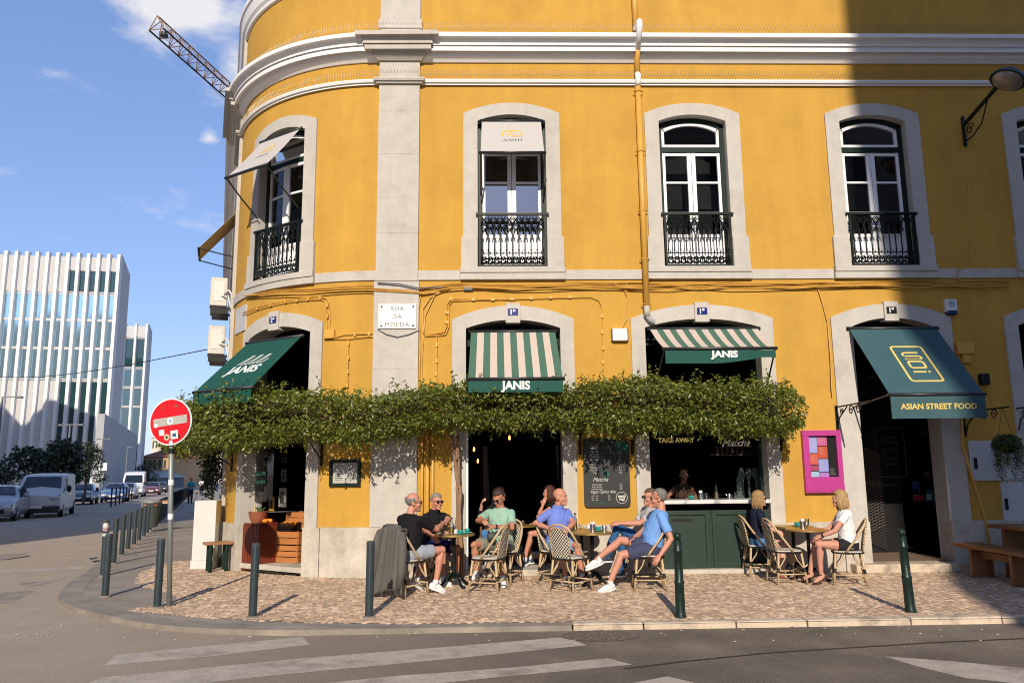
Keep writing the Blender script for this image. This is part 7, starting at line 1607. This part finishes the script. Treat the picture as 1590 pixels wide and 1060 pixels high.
    if glasses:
        mb = MB()
        for s in (-1, 1): mb.ell(H(s*.034, .1, .001), (.028*hs, .007*hs, .021*hs), 12, 7, MH); mb.tube([H(s*.060, .088, .008), H(s*.083, .03, .008), H(s*.084, -.02, .0)], .0032, 5)
        mb.tube([H(-.012, .106, .006), H(.012, .106, .006)], .003, 5); mb.build('sunglasses' if glasses is True else 'spectacles', LENS if glasses is True else mat('spectacle_frame', (.05, .02, .015), .3), t_, smooth=True)
    # ---- shirt
    fm = fabric(label[:18].replace(' ', '_'), shirt); mb = MB(); torso(mb, -.05, .505, .013)
    if female:
        for s in (-1, 1): mb.ell(P(.30, .088)+rs_*s*.07*sc, (.074*sc, .07*sc, .072*sc), 12, 8)
    for i, (sh, el, wr) in enumerate(arms):
        if sleeve <= 1: e = sh.lerp(el, sleeve); limb(mb, [sh, sh.lerp(e, .5)], [.054*sc*w, .052*sc*w], 12, .010); mb.tube([sh, sh.lerp(e, .5), e], [.061*sc*w, .061*sc*w, .063*sc*w], 14)
        else: limb(mb, [sh, el, el.lerp(wr, sleeve-1)], [.060*sc*w, .046*sc, .036*sc], 12, .012)
    so_ = addmesh('shirt', bake(mb, .0105, 2, .02), fm, t_)
    if collar:
        mb = MB(); mb.loft([ringpts(P(a, d), rs_, fs, r_*sc, r_*.95*sc, 18) for a, d, r_ in ((.50, .0, .078), (.535, .004, .069), (.545, .0, .074), (.505, -.004, .092))], cap=False); mb.build('collar', fm, t_, smooth=True)
    if print_: 
        mb = MB(); O = P(.29, .118+.02+belly*.6)
        for k in range(9): a = k*.7; stroke(mb, [(0, 0), (.035*math.cos(a), .05*math.sin(a)), (.06*math.cos(a+.3), .085*math.sin(a+.25))], .012, O+fs*.004*k*.1, rs_, sp)
        mb.build('shirt_print', mat('print_navy', (.02, .04, .10), .8), t_)
    # ---- trousers / shorts
    if not noleg:
        pm = fabric('lower_'+label[:14].replace(' ', '_'), pants); mb = MB(); mb.loft([ringpts(P(a, 0), rs_, fs, b2*sc, c2*sc) for a, b2, c2 in ((-.115, .12, .09), (-.10, .165, .12), (-.03, .190, .142), (.035, .184+belly*.3, .140+belly*.4))])
        for hp_, kn, an, toe in legs:
            if long: limb(mb, [hp_, hp_.lerp(kn, .5), kn, kn.lerp(an, .5), kn.lerp(an, .93)], [.098*sc, .086*sc, .066*sc, .060*sc, .048*sc], 12, .006)
            else:
                e = hp_.lerp(kn, hem); limb(mb, [hp_, hp_.lerp(e, .6)], [.098*sc, .088*sc], 12, .008); mb.tube([hp_, hp_.lerp(e, .6), e], [.104*sc, .098*sc, .086*sc], 14)
        addmesh('trousers' if long else 'shorts', bake(mb, .0105, 2, .026), pm, t_)
        for hp_, kn, an, toe in legs:
            lat = toe.cross(up).normalized(); Mx = Matrix((lat, toe, lat.cross(toe))).transposed(); nz = lat.cross(toe)
            nz = nz if nz.z > 0 else -nz
            if sandal:
                mb = MB(); mb.ell(an+toe*.055*sc-nz*.078, (.046*sc, .125*sc, .010), 14, 6, Mx); mb.build('sandal', mat('sandal_%.2f' % sandal[0], sandal, .5), t_, smooth=True)
                mb = MB(); mb.tube([an+toe*.10*sc-nz*.07+lat*.042*sc, an+toe*.10*sc-nz*.032, an+toe*.10*sc-nz*.07-lat*.042*sc], .008, 5); mb.tube([an+toe*.02*sc-nz*.0+lat*.04*sc, an+toe*.04*sc-nz*.0, an+toe*.02*sc-lat*.04*sc-nz*.0], .006, 5); mb.build('strap', MATS['sandal_%.2f' % sandal[0]], t_)
                continue
            c_ = shoes or (.68, .68, .66); sm = mat('shoe_%.2f_%.2f' % (c_[0], c_[2]), c_, .55, var=.06, vs=20)
            mb = MB(); mb.ell(an+toe*.10*sc-nz*.045, (.047*sc, .085*sc, .034*sc), 14, 9, Mx); mb.ell(an-toe*.015*sc-nz*.035, (.043*sc, .062*sc, .048*sc), 14, 9, Mx); mb.ell(an+toe*.04*sc-nz*.03, (.042*sc, .08*sc, .042*sc), 14, 9, Mx); addmesh('shoe', bake(mb, .009, 2), sm, t_)
            mb = MB(); mb.loft([[an+toe*(.055+y*L_)*sc-nz*(z_)+lat*x*wd*sc for x, y in [(math.cos(q*math.pi/8)*(1 if math.sin(q*math.pi/8) > 0 else .85), math.sin(q*math.pi/8)) for q in range(16)]] for z_, L_, wd in ((.085, .138, .046), (.062, .140, .048))]); mb.build('shoe_sole', mat('sole_white', (.7, .7, .68), .6), t_)
            if not long:
                mb = MB(); mb.tube([an-nz*.02, an+(kn-an).normalized()*.05], [.040*sc, .038*sc], 12); mb.build('sock', mat('sock_white', (.66, .66, .65), .9), t_, smooth=True)
    if watch is not None:
        sh, el, wr = arms[watch]; d = (wr-el).normalized(); q = wr-d*.03; mb = MB(); mb.tube([q-d*.011, q+d*.011], .034*sc, 12); mb.build('wristwatch', M_['black'], t_)
    return t_
p1 = person('man in a black T-shirt and grey shorts seen from behind at the left table', (-1.19, -1.72), (.65, .76), lean=R0(9), sc=1.03, hyaw=R0(-38), skin='red', hair='fringe', hairc=(.20, .185, .17), glasses='clear', belly=.05, shirt=(.010, .010, .011), pants=(.30, .32, .36), hem=.72,
    Rarm=((678, 821, -1.62), (690, 811, -1.30)), Larm=((664, 818, -1.2), (676, 836, -1.15)), Rleg=((688, 853, -1.55), (676, 907, -1.62), (700, 915, -1.55)), Lleg=((672, 850, -1.25), (645, 905, -1.45), (662, 912, -1.30)))
p2 = person('man in black shirt and sunglasses at the far side of the left table', (-.93, -.58), (.70, -.72), lean=R0(8), hyaw=R0(-8), skin='red', hair='short', hairc=(.26, .22, .18), glasses=True, shirt=(.012, .012, .014), pants=(.01, .02, .12), hem=.8, collar=True,
    Larm=((697, 806, -.75), (686, 815, -1.0)), Rarm=((655, 812, -.75), (672, 816, -1.05)))
p3 = person('man in a mint T-shirt and sunglasses looking down at his hands', (.10, -.72), (-.42, -.91), lean=R0(4), sc=1.05, hyaw=R0(-8), hpitch=R0(-26), skin='tan', hair='short', hairc=(.045, .025, .018), glasses=True, belly=.02, shirt=(.27, .43, .34), pants=(.20, .21, .165), hem=.78, watch=0,
    Larm=((795, 818, -.95), (762, 817, -1.10)), Rarm=((742, 808, -.95), (749, 808, -1.12)), Rleg=((728, 845, -1.10), (740, 890, -.95), (726, 899, -1.15)), Lleg=((776, 848, -1.18), (782, 904, -1.10), (786, 916, -1.35)))
p4 = person('bald man in a blue polo shirt at the middle tables', (.96, -.74), (.60, -.80), lean=R0(3), sc=1.04, hyaw=R0(28), skin='red', hair=None, hairc=(.25, .18, .14), belly=.03, shirt=(.15, .22, .60), pants=(.22, .36, .55), hem=.82, collar=True, shoes=(.05, .06, .08),
    Rarm=((831, 812, -.80), (853, 820, -1.0)), Larm=((890, 812, -.92), (880, 822, -1.12)), Rleg=((873, 848, -1.18), (880, 905, -1.15)), Lleg=((897, 846, -1.02), (905, 900, -1.0)))
p5 = person('man in a grey T-shirt and blue jeans with sunglasses by the wall', (2.28, -.64), (-.97, -.22), lean=R0(-12), hyaw=R0(4), sc=1.03, skin='red', hair='short', hairc=(.12, .07, .04), glasses=True, shirt=(.40, .40, .41), pants=(.03, .10, .24), long=True, shoes=(.04, .05, .07),
    Larm=((984, 817, -.95), (955, 812, -.85)), Rarm=((985, 812, -.45), (960, 815, -.5)), Rleg=((957, 818, -.62), (940, 872, -.60)), Lleg=((968, 838, -.86), (962, 897, -.80)))
p6 = person('man in a blue T-shirt and navy shorts with crossed legs and white trainers', (2.20, -1.48), (-.985, .10), lean=R0(-15), hyaw=R0(-14), sc=1.05, skin='red', hair='back', hairc=(.17, .155, .14), glasses='clear', belly=.035, shirt=(.16, .32, .66), pants=(.05, .06, .11), hem=.80, print_=True,
    Larm=((1042, 836, -1.80), (1022, 866, -1.86)), Rarm=((990, 833, -1.25), (982, 837, -1.50)), Lleg=((962, 862, -1.66), (946, 907, -1.72), (918, 916, -1.78)), Rleg=((953, 836, -1.50), (922, 872, -1.66), (898, 880, -1.72)))
p7 = person('woman with shoulder-length blonde hair in a navy top and sunglasses', (4.12, -.34), (1, -.08), lean=R0(2), sc=.98, hyaw=R0(-4), skin='fair', hair='long', hairc=(.32, .20, .09), glasses=True, female=True, shirt=(.012, .016, .035), pants=(.06, .16, .34), hem=.5, sandal=(.45, .05, .05), sleeve=.85,
    Rarm=((1186, 815, -.62), (1200, 822, -.72)), Larm=((1190, 812, -.1), (1206, 822, -.4)), Rleg=((1216, 850, -.52), (1216, 893, -.58), (1232, 898, -.55)), Lleg=((1226, 846, -.30), (1246, 890, -.35), (1262, 896, -.3)))
p8 = person('smiling blonde woman in a white T-shirt and black shorts at the right', (5.08, -1.26), (-.95, .28), lean=R0(4), sc=1.0, hyaw=R0(2), skin='pink', hair='long', hairc=(.40, .25, .11), female=True, shirt=(.74, .74, .74), pants=(.02, .02, .022), hem=.42, sandal=(.05, .03, .025), sleeve=.5, watch=0,
    Larm=((1296, 824, -1.50), (1274, 832, -1.42)), Rarm=((1290, 818, -1.08), (1270, 833, -1.25)), Lleg=((1266, 844, -1.38), (1275, 890, -1.36), (1262, 899, -1.40)), Rleg=((1262, 842, -1.12), (1258, 888, -1.12), (1240, 896, -1.1)))
p9 = person('person in cyan shorts sitting inside the central doorway behind the blue polo', (1.0, .62), (-.98, -.18), z0=.1, sc=.98, lean=R0(6), skin='red', hair='long', hairc=(.06, .02, .012), female=True, shirt=(.015, .012, .012), pants=(.10, .52, .56), hem=.55, shoes=(.03, .06, .09), sleeve=.2,
    Larm=((834, 803, .45), (843, 784, .42)), Lleg=((807, 829, .36), (814, 870, .40), (800, 878, .35)))
p10 = person('dark-haired person in black and blue jeans behind the man in mint', (.0, .82), (.90, -.42), z0=.1, sc=.97, lean=R0(10), skin='fair', hair='long', hairc=(.035, .015, .01), female=True, shirt=(.012, .012, .013), pants=(.06, .18, .42), long=True, sleeve=1.4,
    Rarm=((738, 806, .40), (748, 782, .34)), Rleg=((752, 828, .28), (760, 876, .32)))
p11 = person('dim barista with her hair up standing inside the take-away window', (3.28, 1.0), (.15, -1), z0=-.02, stand=True, sc=.98, skin='olive', hair='back', hairc=(.015, .01, .008), female=True, shirt=(.05, .03, .02), pants=(.01, .01, .012), long=True, lean=R0(8), sleeve=.3, Larm=((1080, 772, .75), (1062, 776, .62)), Rarm=((1034, 775, .8), (1050, 778, .65)))
wk = atS(312, 769); person('distant pedestrian in a white shirt walking on the side-street pavement', (wk.x, wk.y), (.3, -1), z0=wk.z, stand=True, skin='tan', hair='short', shirt=(.6, .6, .6), pants=(.02, .03, .06), long=True, vox=.014, shoes=(.02, .02, .02))
wk = atS(284, 783); person('distant person in a turquoise shirt leaning on the black guard rail', (wk.x+.2, wk.y+.6), (.4, -.9), z0=gz(wk.y)-.0, stand=True, skin='tan', hair='short', shirt=(.04, .32, .36), pants=(.03, .03, .04), long=True, vox=.014, shoes=(.02, .02, .02), lean=R0(18))
# bag on the lap of the man in mint
mb = MB(); c = atY(763, 832, -1.02); mb.ell(c, (.07, .05, .06), 12, 8); mb.tube([c+V(-.05, 0, .03), c+V(-.02, .04, .12), c+V(.05, 0, .03)], .007, 5); tag(mb.build('pouch', mat('pouch_grey', (.06, .07, .065), .7), smooth=True), 'small dark grey pouch on the lap of the man in mint', 'bag')
# croissant-sized snack in his hands
mb = MB(); c = atY(750, 808, -1.20); mb.ell(c, (.035, .018, .02), 10, 7); tag(mb.build('snack', mat('snack_brown', (.25, .09, .04), .6), smooth=True), 'small brown snack held in both hands by the man in mint', 'snack')
# ---- jacket hung over the first chair
c1 = CH['c1']; jk = thing('jacket', 'grey jacket draped over the back of the left-hand cane chair', 'jacket', c1.location, c1.rotation_euler.z); jm = mat('jacket_grey', (.10, .092, .08), .85, var=.15, vs=6, bump=.3, bs=60); jm2 = mat('jacket_dark', (.03, .03, .03), .9)
nx, nt = 34, 26; Vt = []; Ft = []
for j in range(nt+1):
    t = j/nt
    for i in range(nx+1):
        a = -1+2*i/nx
        if t < .16: q = t/.16; y = -.20-.125*q; z = .90-.0*q+.018*math.sin(q*3.14)-.05*a*a; hw = .20+.02*q
        else:
            q = (t-.16)/.84; y = -.325-.055*q; z = .90-.05*a*a-.80*q; hw = .22+.10*q**.8
        fold = (.012+.028*t)*math.sin(a*5.2+2.0*t)+(.005+.012*t)*math.sin(a*12+4*t+1)
        hem_ = .05*math.sin(a*3.2)*t + .03*math.sin(a*13)*max(0, t-.8)
        Vt.append((a*hw+.02*t, y-abs(fold)*.9+fold*.3, z+hem_))
for j in range(nt):
    for i in range(nx): k = j*(nx+1)+i; Ft.append((k, k+1, k+nx+2, k+nx+1))
mb = MB(); mb.add(Vt, Ft); o = mb.build('back', jm, jk, local=True, smooth=True); so = o.modifiers.new('t', 'SOLIDIFY'); so.thickness = .008
for s in (-1, 1):
    mb = MB(); mb.tube([(s*.21, -.29, .84), (s*.275, -.335, .62), (s*.29, -.36, .36), (s*.27, -.385, .14)], [.05, .062, .056, .042], 12); o = mb.build('sleeve', jm, jk, local=True, smooth=True)
    mb = MB(); mb.lathe([(.034, -.02), (.03, .0), (0, .01)], (s*.268, -.386, .135), 10); mb.build('cuff_opening', jm2, jk, local=True)
mb = MB(); mb.loft([[(x, y, z) for x, y in ((-.2, -.20), (.2, -.20), (.2, -.185), (-.2, -.185))] for z in (.885, .55)]); mb.build('front_panel', jm, jk, local=True)
mb = MB(); mb.tube([(-.17, -.27, .90), (-.08, -.285, .925), (.08, -.285, .925), (.17, -.27, .90)], .02, 8); mb.build('jacket_collar', jm, jk, local=True, smooth=True)
